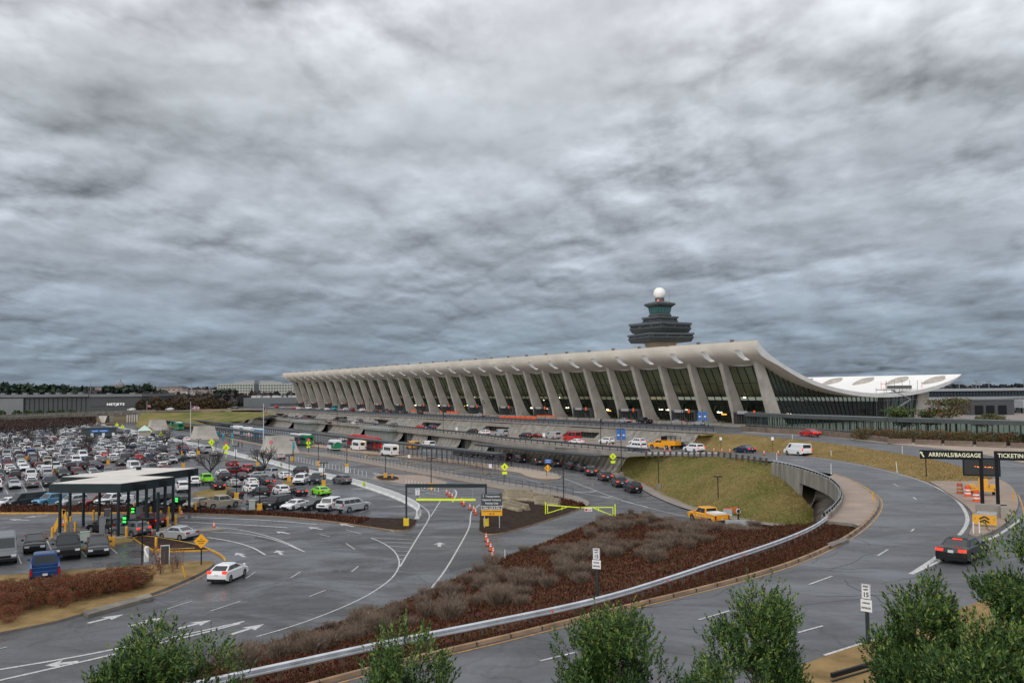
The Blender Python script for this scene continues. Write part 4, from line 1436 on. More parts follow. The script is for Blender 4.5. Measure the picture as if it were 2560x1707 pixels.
def veh_mesh(kind, wins="all"):
 """body, glass, ... as separate builders in the vehicle's own coordinates (x forward)"""
 S = SPEC[kind]
 L_, Wd, H = S["L"], S["W"], S["H"]
 hw = Wd / 2
 r = S["wr"]
 low = S["low"]
 z0 = low[0][1] - .12
 prof = []
 for wx in sorted(S["wx"]):                   # underside with round wheel arches
  prof.append((wx - r * 1.18, z0))
  for i in range(1, 8):
   a = math.pi - math.pi * i / 8
   prof.append((wx + r * 1.18 * math.cos(a), max(z0, r + r * 1.15 * math.sin(a))))
  prof.append((wx + r * 1.18, z0))
 top = low[::-1]                              # front to rear over the top
 loop = prof + top
 cx = 0
 body = MB()
 rows = []
 for y, sx, dz in ((-hw, .965, -.075), (-hw + .05, .985, -.02), (-hw + .22, 1, 0), (0, 1.006, .015), (hw - .22, 1, 0), (hw - .05, .985, -.02), (hw, .965, -.075)):
  rows.append([((x * sx if i >= len(prof) else x), y, z + (dz if i >= len(prof) and z > .6 else 0)) for i, (x, z) in enumerate(loop)])
 body.loft(rows, closed=True)
 body.add(rows[0], [tuple(range(len(loop)))[::-1]])
 body.add(rows[-1], [tuple(range(len(loop)))])
 # cabin
 xb0, xb1, xt0, xt1 = S["g"]
 def belt(x):
  pts = sorted(low, key=lambda p: p[0])
  for a, b in zip(pts, pts[1:]):
   if a[0] <= x <= b[0] and a[0] != b[0]:
    return a[1] + (b[1] - a[1]) * (x - a[0]) / (b[0] - a[0])
  return low[3][1]
 zb = min(belt(xb0 + .1), belt(xb1 - .1)) - .06
 if kind in ("suv", "large suv", "van", "high roof van", "jeep", "hatchback"):
  zb = low[3][1] - .08
 wb, wt = hw - .07, hw - (.13 if "van" in kind or kind == "jeep" else .24)
 zr = H - .09
 k1 = lambda a, b, k: a + (b - a) * k
 ring0 = [(xb0, -wb, zb), (xb1, -wb, zb - .02), (xb1, wb, zb - .02), (xb0, wb, zb)]
 ring1 = [(xt0, -wt, zr), (xt1, -wt, zr), (xt1, wt, zr), (xt0, wt, zr)]
 ring2 = [(xt0 + .12, -wt + .15, H - .015), (xt1 - .12, -wt + .15, H - .015), (xt1 - .12, wt - .15, H - .015), (xt0 + .12, wt - .15, H - .015)]
 body.loft([ring0, ring1, ring2], closed=True)
 body.add(ring2, [(0, 1, 2, 3)])
 if kind == "pickup":
  body.box((-1.85, hw - .10, 1.12), (2.15, .14, .30))
  body.box((-1.85, -hw + .10, 1.12), (2.15, .14, .30))
  body.box((-2.86, 0, 1.02), (.09, Wd - .14, .52))
 for s in (-1, 1):                            # mirrors
  body.box((xb1 - .38, s * (hw + .08), zb + .14), (.16, .2, .15))
 panes = {"windscreen": MB(), "rear_window": MB(), "side_window": MB(), "side_window2": MB()}
 glass = panes["windscreen"]
 off = .014
 def quad(a, b, c, d, u0, u1, v0, v1, nrm):
  nonlocal glass
  a, b, c, d = map(Vector, (a, b, c, d))
  q = lambda u, v: (a * (1 - u) + b * u) * (1 - v) + (d * (1 - u) + c * u) * v + Vector(nrm) * off
  vs = [tuple(q(u, v)) for u, v in ((u0, v0), (u1, v0), (u1, v1), (u0, v1))]
  glass.add(vs, [(0, 1, 2, 3)])
 # windscreen, rear window
 quad(ring0[1], ring0[2], ring1[2], ring1[1], .06, .94, .14, .95, (1, 0, .5))
 glass = panes["rear_window"]
 if True:
  quad(ring0[3], ring0[0], ring1[0], ring1[3], .08, .92, .28 if kind not in ("sedan", "pickup") else .18, .93, (-1, 0, .3))
 nside = 3 if kind in ("suv", "large suv", "jeep") else 2
 vans = "van" in kind
 for s, (a, b, c, d) in ((-1, (ring0[0], ring0[1], ring1[1], ring1[0])), (1, (ring0[3], ring0[2], ring1[2], ring1[3]))):
  glass = panes["side_window" if s < 0 else "side_window2"]
  if vans and kind == "van":
   spans = [(.78, .93)]
  elif vans:
   spans = [(.04, .36), (.40, .72), (.78, .93)]
  else:
   e0 = .09 if kind == "sedan" else .05
   e1 = .90
   spans = [(e0 + (e1 - e0) * i / nside + .012, e0 + (e1 - e0) * (i + 1) / nside - .012) for i in range(nside)]
  for u0, u1 in spans:
   quad(a, b, c, d, u0, u1, .22, .90, (0, s, .2))
   if s == 1:
    glass.f[-1] = glass.f[-1][::-1]
 wheels = []
 for wx in S["wx"]:
  for s in (-1, 1):
   wheels.append((wx, s * (hw - .115), r))
 heads, tails, plate, bump_ = [MB(), MB()], [MB(), MB()], MB(), [MB(), MB()]
 hz = low[-3][1] - .03 if kind not in ("pickup",) else .95
 xf = L_ / 2
 for s in (-1, 1):
  k2 = (s + 1) // 2
  heads[k2].box((xf - .16, s * (hw - .27), low[-2][1] - .02), (.30, .36, .15))
  if kind in ("sedan",):
   tails[k2].box((-xf + .10, s * (hw - .26), .86), (.20, .46, .17))
  elif kind in ("hatchback", "suv"):
   tails[k2].box((-xf + .10, s * (hw - .20), 1.0), (.22, .36, .22))
  else:
   tails[k2].box((-xf + .05, s * (hw - .10), low[3][1] - .08), (.16, .15, .46))
 plate.box((-xf - .0, 0, .78 if kind != "sedan" else .80), (.05, .32, .16))
 bump_[0].box((-xf + .12, 0, z0 + .14), (.32, Wd - .12, .20))
 bump_[1].box((xf - .12, 0, z0 + .14), (.32, Wd - .12, .20))
 bump_[1].box((xf - .05, 0, low[-2][1] - .10), (.16, Wd - .95, .18))
 return body, panes, wheels, r, heads, tails, plate, bump_
PART_CACHE, PROTO, LOWM = {}, {}, {}
def wheel_mesh(r):
 if r not in PART_CACHE:
  t, h = MB(), MB()
  n = 14
  rows = []
  for y, rr in ((-.11, r * .72), (-.11, r * .94), (-.07, r), (.07, r), (.11, r * .94), (.11, r * .72)):
   rows.append([(rr * math.cos(6.2832 * i / n), y, rr * math.sin(6.2832 * i / n)) for i in range(n)])
  t.loft(rows, closed=True)
  for y, fl in ((-.10, 0), (.10, 1)):
   v = [(r * .72 * math.cos(6.2832 * i / n), y, r * .72 * math.sin(6.2832 * i / n)) for i in range(n)]
   h.add(v, [tuple(range(n)) if fl else tuple(range(n))[::-1]])
   for i in range(5):                   # dark gaps between the spokes
    a = 6.2832 * (i + .5) / 5
    yy = y + (.012 if fl else -.012)
    c0 = [(r * k * math.cos(a + d), yy, r * k * math.sin(a + d)) for k, d in ((.25, -.12), (.64, -.42), (.64, .42), (.25, .12))]
    h.m(1).add(c0, [(0, 1, 2, 3), (3, 2, 1, 0)]).m(0)
  to = t.build("tyre", M_TYRE)
  ho = h.build("rim", [M_RIM, M_TRIM])
  PART_CACHE[r] = (to.data, ho.data)
  bpy.data.objects.remove(to)
  bpy.data.objects.remove(ho)
 return PART_CACHE[r]
def ob(name, data, parent, loc=(0, 0, 0)):
 o = bpy.data.objects.new(name, data)
 COL.objects.link(o)
 o.parent = parent
 o.location = loc
 return o
def vehicle(kind, colour, loc, rz, label, group=None, lit=False, cat=None, name=None, lights=True):
 key = (kind, colour)
 if key not in PART_CACHE:
  b, g, wh, r, he, ta, pl, bu = veh_mesh(kind)
  tmp = [("body", b.build("body", PAINT[colour]))]
  tmp += [(n_.rstrip("2"), q.build(n_, M_CGLASS)) for n_, q in g.items()]
  tmp += [("headlight", q.build("headlight", M_HEAD)) for q in he] + [("taillight", q.build("taillight", M_TAIL)) for q in ta]
  tmp += [("number_plate", pl.build("number_plate", M_PLATE))] + [("bumper", q.build("bumper", M_TRIM)) for q in bu]
  dat = []
  for n_, o in tmp:
   on = o.data
   if n_ == "taillight":
    on = o.data.copy()
    on.materials[0] = M_TAILON
   dat.append((n_, o.data, on))
   bpy.data.objects.remove(o)
  PART_CACHE[key] = (dat, wh, r)
 dat, wh, r = PART_CACHE[key]
 root = empty(name or kind.replace(" ", "_").replace("high_roof_van", "passenger_van"), loc, rz, label, cat or {"large suv": "suv", "jeep": "off-road car", "high roof van": "van", "hatchback": "car", "sedan": "car"}.get(kind, kind), group)
 for n_, d0, d1 in dat:
  ob(n_, d1 if lit else d0, root)
 td, rd_ = wheel_mesh(r)
 for w in wh:
  wo = ob("wheel", td, root, w)
  ob("rim", rd_, wo)
 return root
def low_vehicle(kind, colour, loc, rz, label, group, lit=False):
 """the same vehicle as one mesh, for those only a few pixels large"""
 key = (kind, colour, lit)
 if key not in LOWM:
  b, g, wh, r, he, ta, pl, bu = veh_mesh(kind)
  m_ = MB()
  for i, qs in enumerate(([b], list(g.values()), he, ta, [pl], bu)):
   for q in qs:
    m_.m(i).add(q.v, q.f)
  for (x, y, z) in wh:
   n = 10
   v = []
   for yy in (-.11, .11):
    v += [(x + r * math.cos(6.2832 * i / n), y + yy, z + r * math.sin(6.2832 * i / n)) for i in range(n)]
   m_.m(5).add(v, [tuple(range(n))[::-1], tuple(range(n, 2 * n))] + [(i, (i + 1) % n, (i + 1) % n + n, i + n) for i in range(n)])
   yy = y + (.12 if y > 0 else -.12)
   v = [(x + r * .62 * math.cos(6.2832 * i / n), yy, z + r * .62 * math.sin(6.2832 * i / n)) for i in range(n)]
   m_.m(6).add(v, [tuple(range(n)) if y < 0 else tuple(range(n))[::-1]])
  o = m_.build("car", [PAINT[colour], M_CGLASS, M_HEAD, M_TAILON if lit else M_TAIL, M_PLATE, M_TRIM, M_RIM])
  LOWM[key] = o.data
  bpy.data.objects.remove(o)
 o = bpy.data.objects.new("parked_car" if not lit else "car", LOWM[key])
 COL.objects.link(o)
 o.location = loc
 o.rotation_euler = (0, 0, rz)
 return tag(o, label, "van" if "van" in kind else ("suv" if "suv" in kind else ("pickup" if kind == "pickup" else "car")), group)
def AZ(deg):
 """compass-like heading seen from the camera (0 = straight away, + = to the right) as a z rotation"""
 return math.radians(90 - deg)
def at(px, py, h=0.0):
 return U(px, py, h)
# --- vehicles near enough to show their parts: (kind, colour, px, py of the ground under the middle, heading, label, lit)
G1 = "cars parked in the near part of the car park"
near = [
 ("hatchback", "white", 571, 1447, 8, "white hatchback with lit rear lights driving along the lower road below the red hedge", True, None),
 ("large suv", "silver", 882, 1277, 38, "big silver suv, rightmost car in the angled front row of the car park", False, G1),
 ("jeep", "white", 822, 1275, 196, "boxy white off-road car nosed in beside the big silver suv", False, G1),
 ("sedan", "black", 788, 1272, 218, "low black car parked between the boxy white off-road car and the white saloon", False, G1),
 ("sedan", "white", 738, 1272, 207, "white saloon facing the mulch bed beside the black luxury suv", False, G1),
 ("large suv", "black", 692, 1270, 203, "black luxury suv facing the mulch bed, left of the white saloon", False, G1),
 ("sedan", "grey", 655, 1262, 30, "grey car half hidden behind the black luxury suv", False, G1),
 ("pickup", "beige", 552, 1269, 42, "off white pickup with dark bed cover, tail to the toll plaza", False, G1),
 ("hatchback", "beige", 492, 1268, 200, "beige hatchback beside the off white pickup", False, G1),
 ("sedan", "lime green", 802, 1236, -35, "bright lime green car parked alone in the near aisle", False, G1),
 ("suv", "grey", 854, 1208, -35, "grey suv beside the white barrier, farthest right in the car park", False, G1),
 ("large suv", "white", 752, 1209, 178, "large white suv facing the camera beside a green strip", False, G1),
 ("pickup", "dark grey", 793, 1207, 182, "dark pickup facing the camera, next to the large white suv", False, G1),
 ("sedan", "white", 712, 1196, -32, "white car parked on the far side of the green strip", False, G1),
 ("pickup", "silver", 682, 1192, -48, "silver pickup under the bare tree in the middle of the car park", False, G1),
 ("sedan", "black", 746, 1237, -30, "black saloon with bright red rear lights left of the lime green car", True, G1),
 ("suv", "white", 703, 1236, -30, "white crossover parked behind the black luxury suv", False, G1),
 ("sedan", "dark red", 690, 1224, -32, "dark red car behind the white crossover", False, G1),
 ("suv", "black", 652, 1241, -32, "black suv two places left of the white crossover", False, G1),
 ("suv", "white", 628, 1231, -30, "white suv parked beside the tall lamp with yellow base", False, G1),
 ("sedan", "white", 628, 1213, -30, "cream white saloon in the second row behind the tall lamp", False, G1),
 ("sedan", "dark grey", 588, 1241, -30, "dark grey saloon right behind the yellow lamp base", False, G1),
 ("suv", "black", 544, 1224, -28, "black suv with a red light bar across its tail", True, G1),
 ("sedan", "silver", 584, 1216, -30, "silver saloon between two black suvs", False, G1),
 ("suv", "dark grey", 560, 1200, -30, "dark grey suv behind the lime green pickup", False, G1),
 ("pickup", "lime green", 516, 1208, -28, "lime green pickup parked by the bare tree", False, G1),
 ("large suv", "white", 456, 1228, -25, "tall white suv seen under the end of the toll canopy", False, G1),
 ("suv", "white", 484, 1212, -28, "white suv parked left of the lime green pickup", False, G1),
 ("sedan", "dark grey", 668, 1210, -32, "dark saloon with red lamps near the middle green strip", True, G1),
 ("sedan", "silver", 646, 1196, 60, "silver car parked across the aisle behind the middle lamps", False, G1),
 ("suv", "dark red", 590, 1186, 60, "dark red off-road car in the far row by the bare tree", False, G1),
 ("jeep", "red", 622, 1182, 150, "bright red pickup like car among the dark cars", False, G1),
 ("jeep", "black", 643, 1186, -35, "black off-road car with a spare wheel behind the red one", False, G1),
 ("suv", "dark grey", 752, 1184, -34, "dark suv parked nose to the white barrier", False, G1),
 ("suv", "dark red", 580, 1168, -32, "dark red suv parked left of the row of lamps", True, G1),
 ("sedan", "dark grey", 605, 1198, -30, "dark saloon two places left of the silver car", False, G1),
 ("sedan", "white", 556, 1190, -32, "white and dark car parked under the bare branches", False, G1),
 ("suv", "white", 478, 1144, -30, "white suv near the start of the white barrier", False, G1),
 ("sedan", "dark grey", 452, 1152, 200, "dark saloon facing the camera beside the white suv", False, G1),
 # front row to the left
 ("sedan", "white", 20, 1266, 205, "white saloon, leftmost in the front row of the car park", False, G1),
 ("van", "dark grey", 66, 1264, 215, "dark minivan parked beside the leftmost white saloon", False, G1),
 ("pickup", "light blue", 132, 1262, 208, "pale blue pickup behind the yellow kerb left of the toll canopy", False, G1),
 ("suv", "silver", 182, 1264, 208, "silver suv parked right of the pale blue pickup", False, G1),
 ("suv", "dark red", 240, 1264, 212, "dark red suv seen through the toll canopy posts", False, G1),
 ("pickup", "white", 285, 1262, 208, "white pickup behind the toll canopy posts", False, G1),
 ("sedan", "grey", 358, 1264, 205, "grey saloon behind the right hand posts of the toll canopy", False, G1),
 ("suv", "black", 395, 1262, 208, "black suv behind the right end of the toll canopy", False, G1),
 ("sedan", "black", 445, 1264, 210, "black saloon beyond the end column of the toll canopy", False, G1),
 # staff bays before the red hedge
 ("van", "grey", 8, 1400, 150, "old two tone camper van cut by the left edge of the picture", False, None),
 ("hatchback", "black", 87, 1374, 152, "black compact car parked between the camper van and the black pickup", False, None),
 ("pickup", "black", 168, 1388, 153, "black pickup facing the camera in the staff bays", False, None),
 ("hatchback", "dark grey", 245, 1382, 154, "small dark electric car beside the yellow lamp base", False, None),
 ("pickup", "deep blue", 112, 1444, -28, "bright blue pickup with its tail to the red hedge", False, None),
 # toll lanes
 ("sedan", "silver", 443, 1346, -62, "silver saloon leaving the toll plaza past the yellow island", False, None),
 ("suv", "grey", 325, 1338, -62, "grey suv with lit rear lamp stopped at the toll booth", True, None),
 ("suv", "dark red", 372, 1316, -62, "red suv with lit lamps passing under the toll canopy", True, None),
 ("suv", "black", 265, 1330, -62, "dark suv waiting at the payment machine under the canopy", False, None),
 # foreground loop
]
STAFF = {q[5] for q in near if "red hedge" in q[5] and "pickup" in q[5] or "camper" in q[5] or "staff" in q[5] or "small dark electric" in q[5]}
for kind, colr, x, y, az, lab, lit, grp in near:
 nm_ = {"sedan": "car", "hatchback": "car", "large suv": "suv", "jeep": "off_road_car"}.get(kind)
 v_ = vehicle(kind, colr, at(x, y), AZ(az), lab, grp, lit, name=nm_)
 if lab in STAFF:
  v_.scale = (1.17, 1.17, 1.17)
 if grp:
  v_.scale = (.94, .94, .94)
hero = vehicle("sedan", "black", at(2408, 1396, hA), AZ(43), "dark grey saloon braking with bright red lights on the foreground loop", None, True, name="car")
vehicle("van", "white", at(1994, 1138, hA), AZ(-16), "plain white panel van driving down the arrivals ramp", None, True)
vehicle("sedan", "red", at(2024, 1090, hU), AZ(-20), "red and silver taxi cab on the departures road beside the concrete barriers", None, True, name="taxi", cat="taxi")
vehicle("sedan", "dark blue", at(1861, 1131, hA), AZ(-22), "dark blue car behind the white van on the arrivals ramp", None, True, name="car")
vehicle("suv", "white", at(1735, 1130, hA), AZ(-24), "white suv level with the guard posts on the arrivals ramp", None, True)
vehicle("sedan", "black", at(1708, 1121, hA), AZ(-26), "black car hidden behind the white suv on the ramp", None, False, name="car")
mb = MB()
mb.box((-1.02, 0, 1.36), (.05, .55, .07))
mb.build("brake_light", M_TAILON, hero)
mb = MB()
for s_ in (-1, 1):
 mb.box((-2.36, s_ * .62, .40), (.14, .16, .07))
mb.build("exhaust", M_RIM, hero)
# taxis queueing on the lower lane: dark suvs with lit rear lamps
GQ = "dark taxis queueing below the arrivals wall"
for i, (x, y, k, lit, c) in enumerate(((1582, 1229, "suv", False, "black"), (1548, 1215, "suv", True, "dark grey"), (1512, 1200, "suv", True, "dark grey"), (1476, 1187, "suv", True, "dark grey"),
          (1452, 1176, "sedan", False, "dark grey"), (1427, 1172, "suv", False, "black"), (1385, 1165, "sedan", False, "dark grey"), (1342, 1161, "sedan", False, "dark grey"),
          (1300, 1155, "large suv", False, "black"), (1264, 1150, "suv", False, "black"), (1217, 1145, "suv", False, "black"), (1180, 1141, "suv", False, "black"), (1150, 1137, "suv", False, "dark grey"))):
 ordn = ["last", "second from last", "third from last", "fourth from last", "fifth from last", "sixth from last", "seventh from last", "eighth from last", "ninth from last", "tenth from last", "eleventh from last", "twelfth from last", "foremost"][i]
 vehicle(k, c, at(x, y), AZ((-8, -6, -7, -2, -14, -17, -18, -14, -20, -24, -28, -28, -30)[i]), f"dark taxi, {ordn} in the queue below the arrivals wall", GQ, lit, name="taxi", cat="taxi")
# --- arrivals and departures traffic: (kind, colour, px, py, lit, label)
GA, GD = "traffic on the arrivals road", "traffic on the departures road"
arr = [("suv", "white", 1517, 1109, 0, "white police style suv standing by traffic cones on the arrivals road"),
    ("suv", "white", 1593, 1112, 1, "white patrol suv with blue light at its tail on the arrivals road"),
    ("large suv", "white", 1592, 1126, 0, "long white suv close behind the arrivals railing"),
    ("sedan", "white", 1441, 1110, 1, "white saloon behind the railing in front of the red van"),
    ("high roof van", "red", 1430, 1103, 0, "tall bright red passenger van at the arrivals kerb"),
    ("van", "silver", 1382, 1097, 1, "silver minivan waiting behind the tall red van"),
    ("sedan", "dark red", 1342, 1094, 1, "dark red saloon ahead of the silver minivan"),
    ("suv", "black", 1314, 1095, 1, "black suv with red lamps beside the dark red saloon"),
    ("van", "silver", 1253, 1090, 0, "silver people carrier with a dark car behind its open boot"),
    ("suv", "white", 1211, 1087, 1, "white crossover at the middle of the arrivals kerb"),
    ("suv", "black", 1181, 1084, 0, "black suv in front of the arrivals doors"),
    ("suv", "dark blue", 1079, 1073, 1, "dark blue suv beside the small red car"),
    ("sedan", "red", 1050, 1071, 0, "small red car on the arrivals road left of the lamp post"),
    ("suv", "grey", 984, 1067, 0, "grey car near the concrete block on the arrivals road"),
    ("suv", "silver", 936, 1062, 0, "silver suv with its boot open"),
    ("suv", "white", 888, 1061, 0, "white suv passing along the middle of the arrivals road"),
    ("suv", "dark grey", 898, 1056, 0, "dark suv standing just beyond the white suv"),
    ("high roof van", "grey", 857, 1055, 0, "pale grey box truck on the arrivals road"),
    ("sedan", "grey", 820, 1057, 1, "grey car with red lamps near the flagpole"),
    ("suv", "black", 783, 1047, 0, "black car on the far stretch of the arrivals road"),
    ("suv", "dark blue", 760, 1047, 1, "dark blue car with lit lamps on the far arrivals road"),
    ("van", "silver", 737, 1048, 1, "silver van with red lamps on the far arrivals road"),
    ("suv", "black", 713, 1044, 0, "black suv at the far kerb of the arrivals road"),
    ("sedan", "grey", 686, 1042, 0, "grey car at the far end of the arrivals road"),
    ("sedan", "silver", 673, 1042, 0, "silver car at the far end of the arrivals road"),
    ("suv", "dark grey", 644, 1042, 0, "dark suv farthest along the arrivals road")]
for k, c, x, y, lit, lab in arr:
 vehicle(k, c, at(x, y, 3.62), UAZ, lab, GA, bool(lit), name={"sedan": "car", "high roof van": "passenger_van"}.get(k)).scale = (.89, .89, .89)
dep = [("sedan", "silver", 1750, 1063, 0, "light blue grey wagon beside the blue banners on the departures deck"),
    ("sedan", "silver", 1692, 1060, 1, "silver saloon left of the blue banners"),
    ("pickup", "black", 1610, 1058, 0, "black pickup on the departures deck"),
    ("sedan", "silver", 1560, 1056, 1, "silver hybrid car left of the black pickup"),
    ("sedan", "silver", 1200, 1041, 1, "silver car between two lamp posts on the departures deck"),
    ("suv", "black", 1052, 1034, 1, "black suv with open boot on the departures deck"),
    ("sedan", "black", 1010, 1033, 0, "black car behind the suv with open boot"),
    ("suv", "dark grey", 988, 1032, 0, "dark grey suv on the middle of the departures deck"),
    ("sedan", "dark red", 975, 1031, 0, "maroon car on the middle of the departures deck"),
    ("suv", "dark blue", 963, 1030, 0, "dark blue suv right of the car with red lamps"),
    ("suv", "dark grey", 940, 1030, 1, "dark grey car with red lamps near the left lamp post"),
    ("suv", "white", 905, 1028, 1, "white and blue police car on the departures deck"),
    ("suv", "dark red", 880, 1027, 1, "dark car with bright red lamps left of the police car"),
    ("suv", "white", 864, 1026, 0, "white car in the far part of the departures deck"),
    ("high roof van", "teal", 836, 1025, 0, "turquoise shuttle van on the departures deck"),
    ("sedan", "white", 817, 1025, 1, "white saloon left of the turquoise shuttle van"),
    ("sedan", "silver", 800, 1024, 0, "silver saloon two left of the turquoise shuttle van"),
    ("high roof van", "white", 771, 1023, 1, "white van with red lamps on the far departures deck"),
    ("sedan", "white", 746, 1023, 1, "white saloon left of the far white van"),
    ("sedan", "red", 734, 1022, 1, "red car on the far departures deck"),
    ("sedan", "silver", 706, 1021, 0, "silver car near the end of the departures deck"),
    ("suv", "red", 690, 1019, 1, "red lit car farthest along the departures deck")]
for k, c, x, y, lit, lab in dep:
 low_vehicle(k, c, at(x, y, 6.42), UAZ, lab, GD, bool(lit)).scale = (.89, .89, .89)
far_t = [("sedan", "dark blue", 448, 1098, 0, "dark blue car on the lower road by the red roofed shelter"), ("sedan", "white", 466, 1103, 1, "white car with lit lamps on the lower road beside the barrier"),
   ("sedan", "silver", 698, 1147, 1, "silver car with red lamps driving beside the white barrier"), ("sedan", "black", 372, 1076, 1, "dark car at the far end of the lower road"),
   ("suv", "white", 604 - 145, 1049, 0, "white car near the far bus stop"), ("van", "white", 1070, 1120, 0, "white pickup like van under the taxi canopy"),
   ("van", "yellow", 1032, 1121, 0, "yellow truck under the taxi canopy"), ("suv", "white", 860, 1102, 0, "white car parked beyond the taxi canopy"), ("suv", "white", 880, 1104, 0, "second white car parked beyond the taxi canopy")]
for k, c, x, y, lit, lab in far_t:
 low_vehicle(k, c, at(x, y), UAZ, lab, None, bool(lit))
for k, c, x, y, z, az, lab in (("sedan", "white", 329, 1026, 6.3, -75, "white car crossing the overpass"), ("sedan", "white", 425, 1025, 6.3, -75, "pale car at the right end of the overpass"),
       ("suv", "silver", 489, 1024, 6.3, -78, "silver car on the road beyond the overpass"), ("sedan", "dark grey", 585, 1022, 6.3, -78, "dark car on the far approach road")):
 low_vehicle(k, c, at(x, y, z), AZ(az), lab, None)
# --- the packed car park: rows run away from the facade, cars point along it
rng = random.Random(11)
colw = ["white"] * 30 + ["silver"] * 26 + ["grey"] * 16 + ["dark grey"] * 18 + ["black"] * 18 + ["dark blue"] * 4 + ["blue"] * 2 + ["red"] * 1 + ["dark red"] * 3 + ["beige"] * 3 + ["brown"] * 2
kindw = ["sedan"] * 40 + ["suv"] * 36 + ["hatchback"] * 6 + ["large suv"] * 8 + ["pickup"] * 6 + ["van"] * 6
bars = [st(p) for p in barr_w]
def bar_t(s):
 """t of the white barrier at s"""
 b = sorted(bars)
 for (s0, t0), (s1, t1) in zip(b, b[1:]):
  if s0 <= s <= s1:
   return t0 + (t1 - t0) * (s - s0) / (s1 - s0)
 return b[-1][1] if s > b[-1][0] else b[0][1]
def project(P):
 z = P[2] - CZ
 c, s = math.cos(PITCH), math.sin(PITCH)
 d = P[1] * c + z * s
 u = -P[1] * s + z * c
 x, y = P[0] / d, -u / d
 c, s = math.cos(ROLL), math.sin(ROLL)
 return 1280 + F * (x * c - y * s), 853.5 + F * (x * s + y * c)
cand = []
s = 18.0
row = 0
while s < 345:
 t = bar_t(s) + 4.0
 col_i = 0
 while t < 340:
  P0 = W(s, t, 0)
  x, y = project(P0)
  if x < -30:
   break
  if x < 640 and y < 1238:
   skip = False
   if col_i % 11 == 10 and row % 4 == 0:
    skip = True
   if row < 2 and x > 430:
    skip = True
   if x > 430 and y > 1140:
    skip = True
   if x > 560 and y > 1120:
    skip = True
   if 210 < x < 285 and 1075 < y < 1100:
    skip = True
   if not skip and rng.random() < .955:
    cand.append((math.hypot(P0[0], P0[1]), s, t, x, y))
  t += 2.72
  col_i += 1
 s += 5.6 if row % 2 == 0 else 11.6
 row += 1
cand.sort()
tail_mb = {}
for i, (d, s, t, x, y) in enumerate(cand):
 k, c = rng.choice(kindw), rng.choice(colw)
 rz = UAZ + (math.pi if rng.random() < .35 else 0) + rng.uniform(-.03, .03)
 loc = W(s + rng.uniform(-.35, .35), t + rng.uniform(-.12, .12), 0)
 if i < 262:
  low_vehicle(k, c, loc, rz, f"{c} {k} parked in the packed rows of the car park", "cars in the packed rows of the car park")
 else:
  tail_mb.setdefault((k, c), []).append((loc, rz))
big = MB()
big_mats = []
for (k, c), lst in tail_mb.items():
 key = (k, c, False)
 if key not in LOWM:
  o = low_vehicle(k, c, (0, 0, 0), 0, "x", "x")
  bpy.data.objects.remove(o)
 me = LOWM[key]
 base = []
 for mt in me.materials:
  if mt not in big_mats:
   big_mats.append(mt)
  base.append(big_mats.index(mt))
 vs = [tuple(v.co) for v in me.vertices]
 fs = [(list(p.vertices), base[p.material_index]) for p in me.polygons]
 for loc, rz in lst:
  co, si = math.cos(rz), math.sin(rz)
  o = len(big.v)
  big.v.extend([(loc[0] + x * co - y * si, loc[1] + x * si + y * co, z) for x, y, z in vs])
  for f, m_ in fs:
   big.f.append([i + o for i in f])
   big.mi.append(m_)
print("lot cars", len(cand))
if big.v:
 o = big.build("distant_parked_cars", big_mats)
 tag(o, "mass of far parked cars filling the back of the car park", "parked cars", None, "stuff")
# --- buses, shuttles, service vehicles
def minibus(loc, rz, label, c0="white", c1=None, L_=6.6, Wd=2.25, H=2.75, group=None):
 root = empty("shuttle_bus", loc, rz, label, "shuttle bus", group)
 mb = MB()
 mb.box((-.8, 0, .42 + (H - .42) / 2), (L_ - 1.7, Wd, H - .42), 0, .995, .96)
 mb.box((-.8, 0, H + .08), (L_ - 2.3, Wd - .5, .2), 0, .95)
 mb.prism([], 0, 0) if False else None
 fx = L_ / 2 - 1.65
 rows = []
 for y in (-Wd / 2 + .12, Wd / 2 - .12):
  rows.append([(fx - .1, y, .45), (fx - .1, y, 2.15), (fx + .45, y, 2.1), (fx + .95, y, 1.3), (fx + 1.6, y, 1.15), (fx + 1.68, y, .45)])
 mb.loft(rows, closed=True)
 mb.add(rows[0] + rows[1], [(5, 4, 3, 2, 1, 0), (6, 7, 8, 9, 10, 11)])
 b = mb.build("body", PAINT[c0], root)
 if c1:
  mb = MB()
  mb.box((-L_ / 2 + .03, 0, 1.35), (.08, Wd - .06, 1.5))
  mb.box((-1.9, -Wd / 2 - .0, 1.0), (2.2, .05, .9))
  mb.box((-1.9, Wd / 2 + .0, 1.0), (2.2, .05, .9))
  mb.build("coloured_panel", PAINT[c1], root)
 g = MB()
 for s in (-1, 1):
  for i in range(4):
   g.box((-L_ / 2 + .75 + i * 1.0, s * (Wd / 2 - .01), 1.85), (.82, .06, .75))
  g.box((fx + .2, s * (Wd / 2 - .11), 1.65), (.6, .04, .6))
 g.box((-L_ / 2 + .04, 0, 1.95), (.08, 1.1, .7))
 g.add([(fx + .47, -.9, 2.02), (fx + .47, .9, 2.02), (fx + .93, .9, 1.36), (fx + .93, -.9, 1.36)], [(0, 1, 2, 3)])
 g.build("window", M_CGLASS, root)
 t = MB()
 for s in (-1, 1):
  t.box((-L_ / 2 + .03, s * (Wd / 2 - .2), .95), (.1, .18, .35))
 t.build("taillight", M_TAIL, root)
 td, rd_ = wheel_mesh(.38)
 for wx in (L_ / 2 - 1.0, -L_ / 2 + 1.5):
  for s in (-1, 1):
   wo = ob("wheel", td, root, (wx, s * (Wd / 2 - .14), .38))
   ob("rim", rd_, wo)
 return root
minibus(at(974, 1139), AZ(-31.6) + 0, "plain white shuttle bus on the bus lane, nearest of the three", "white", None)
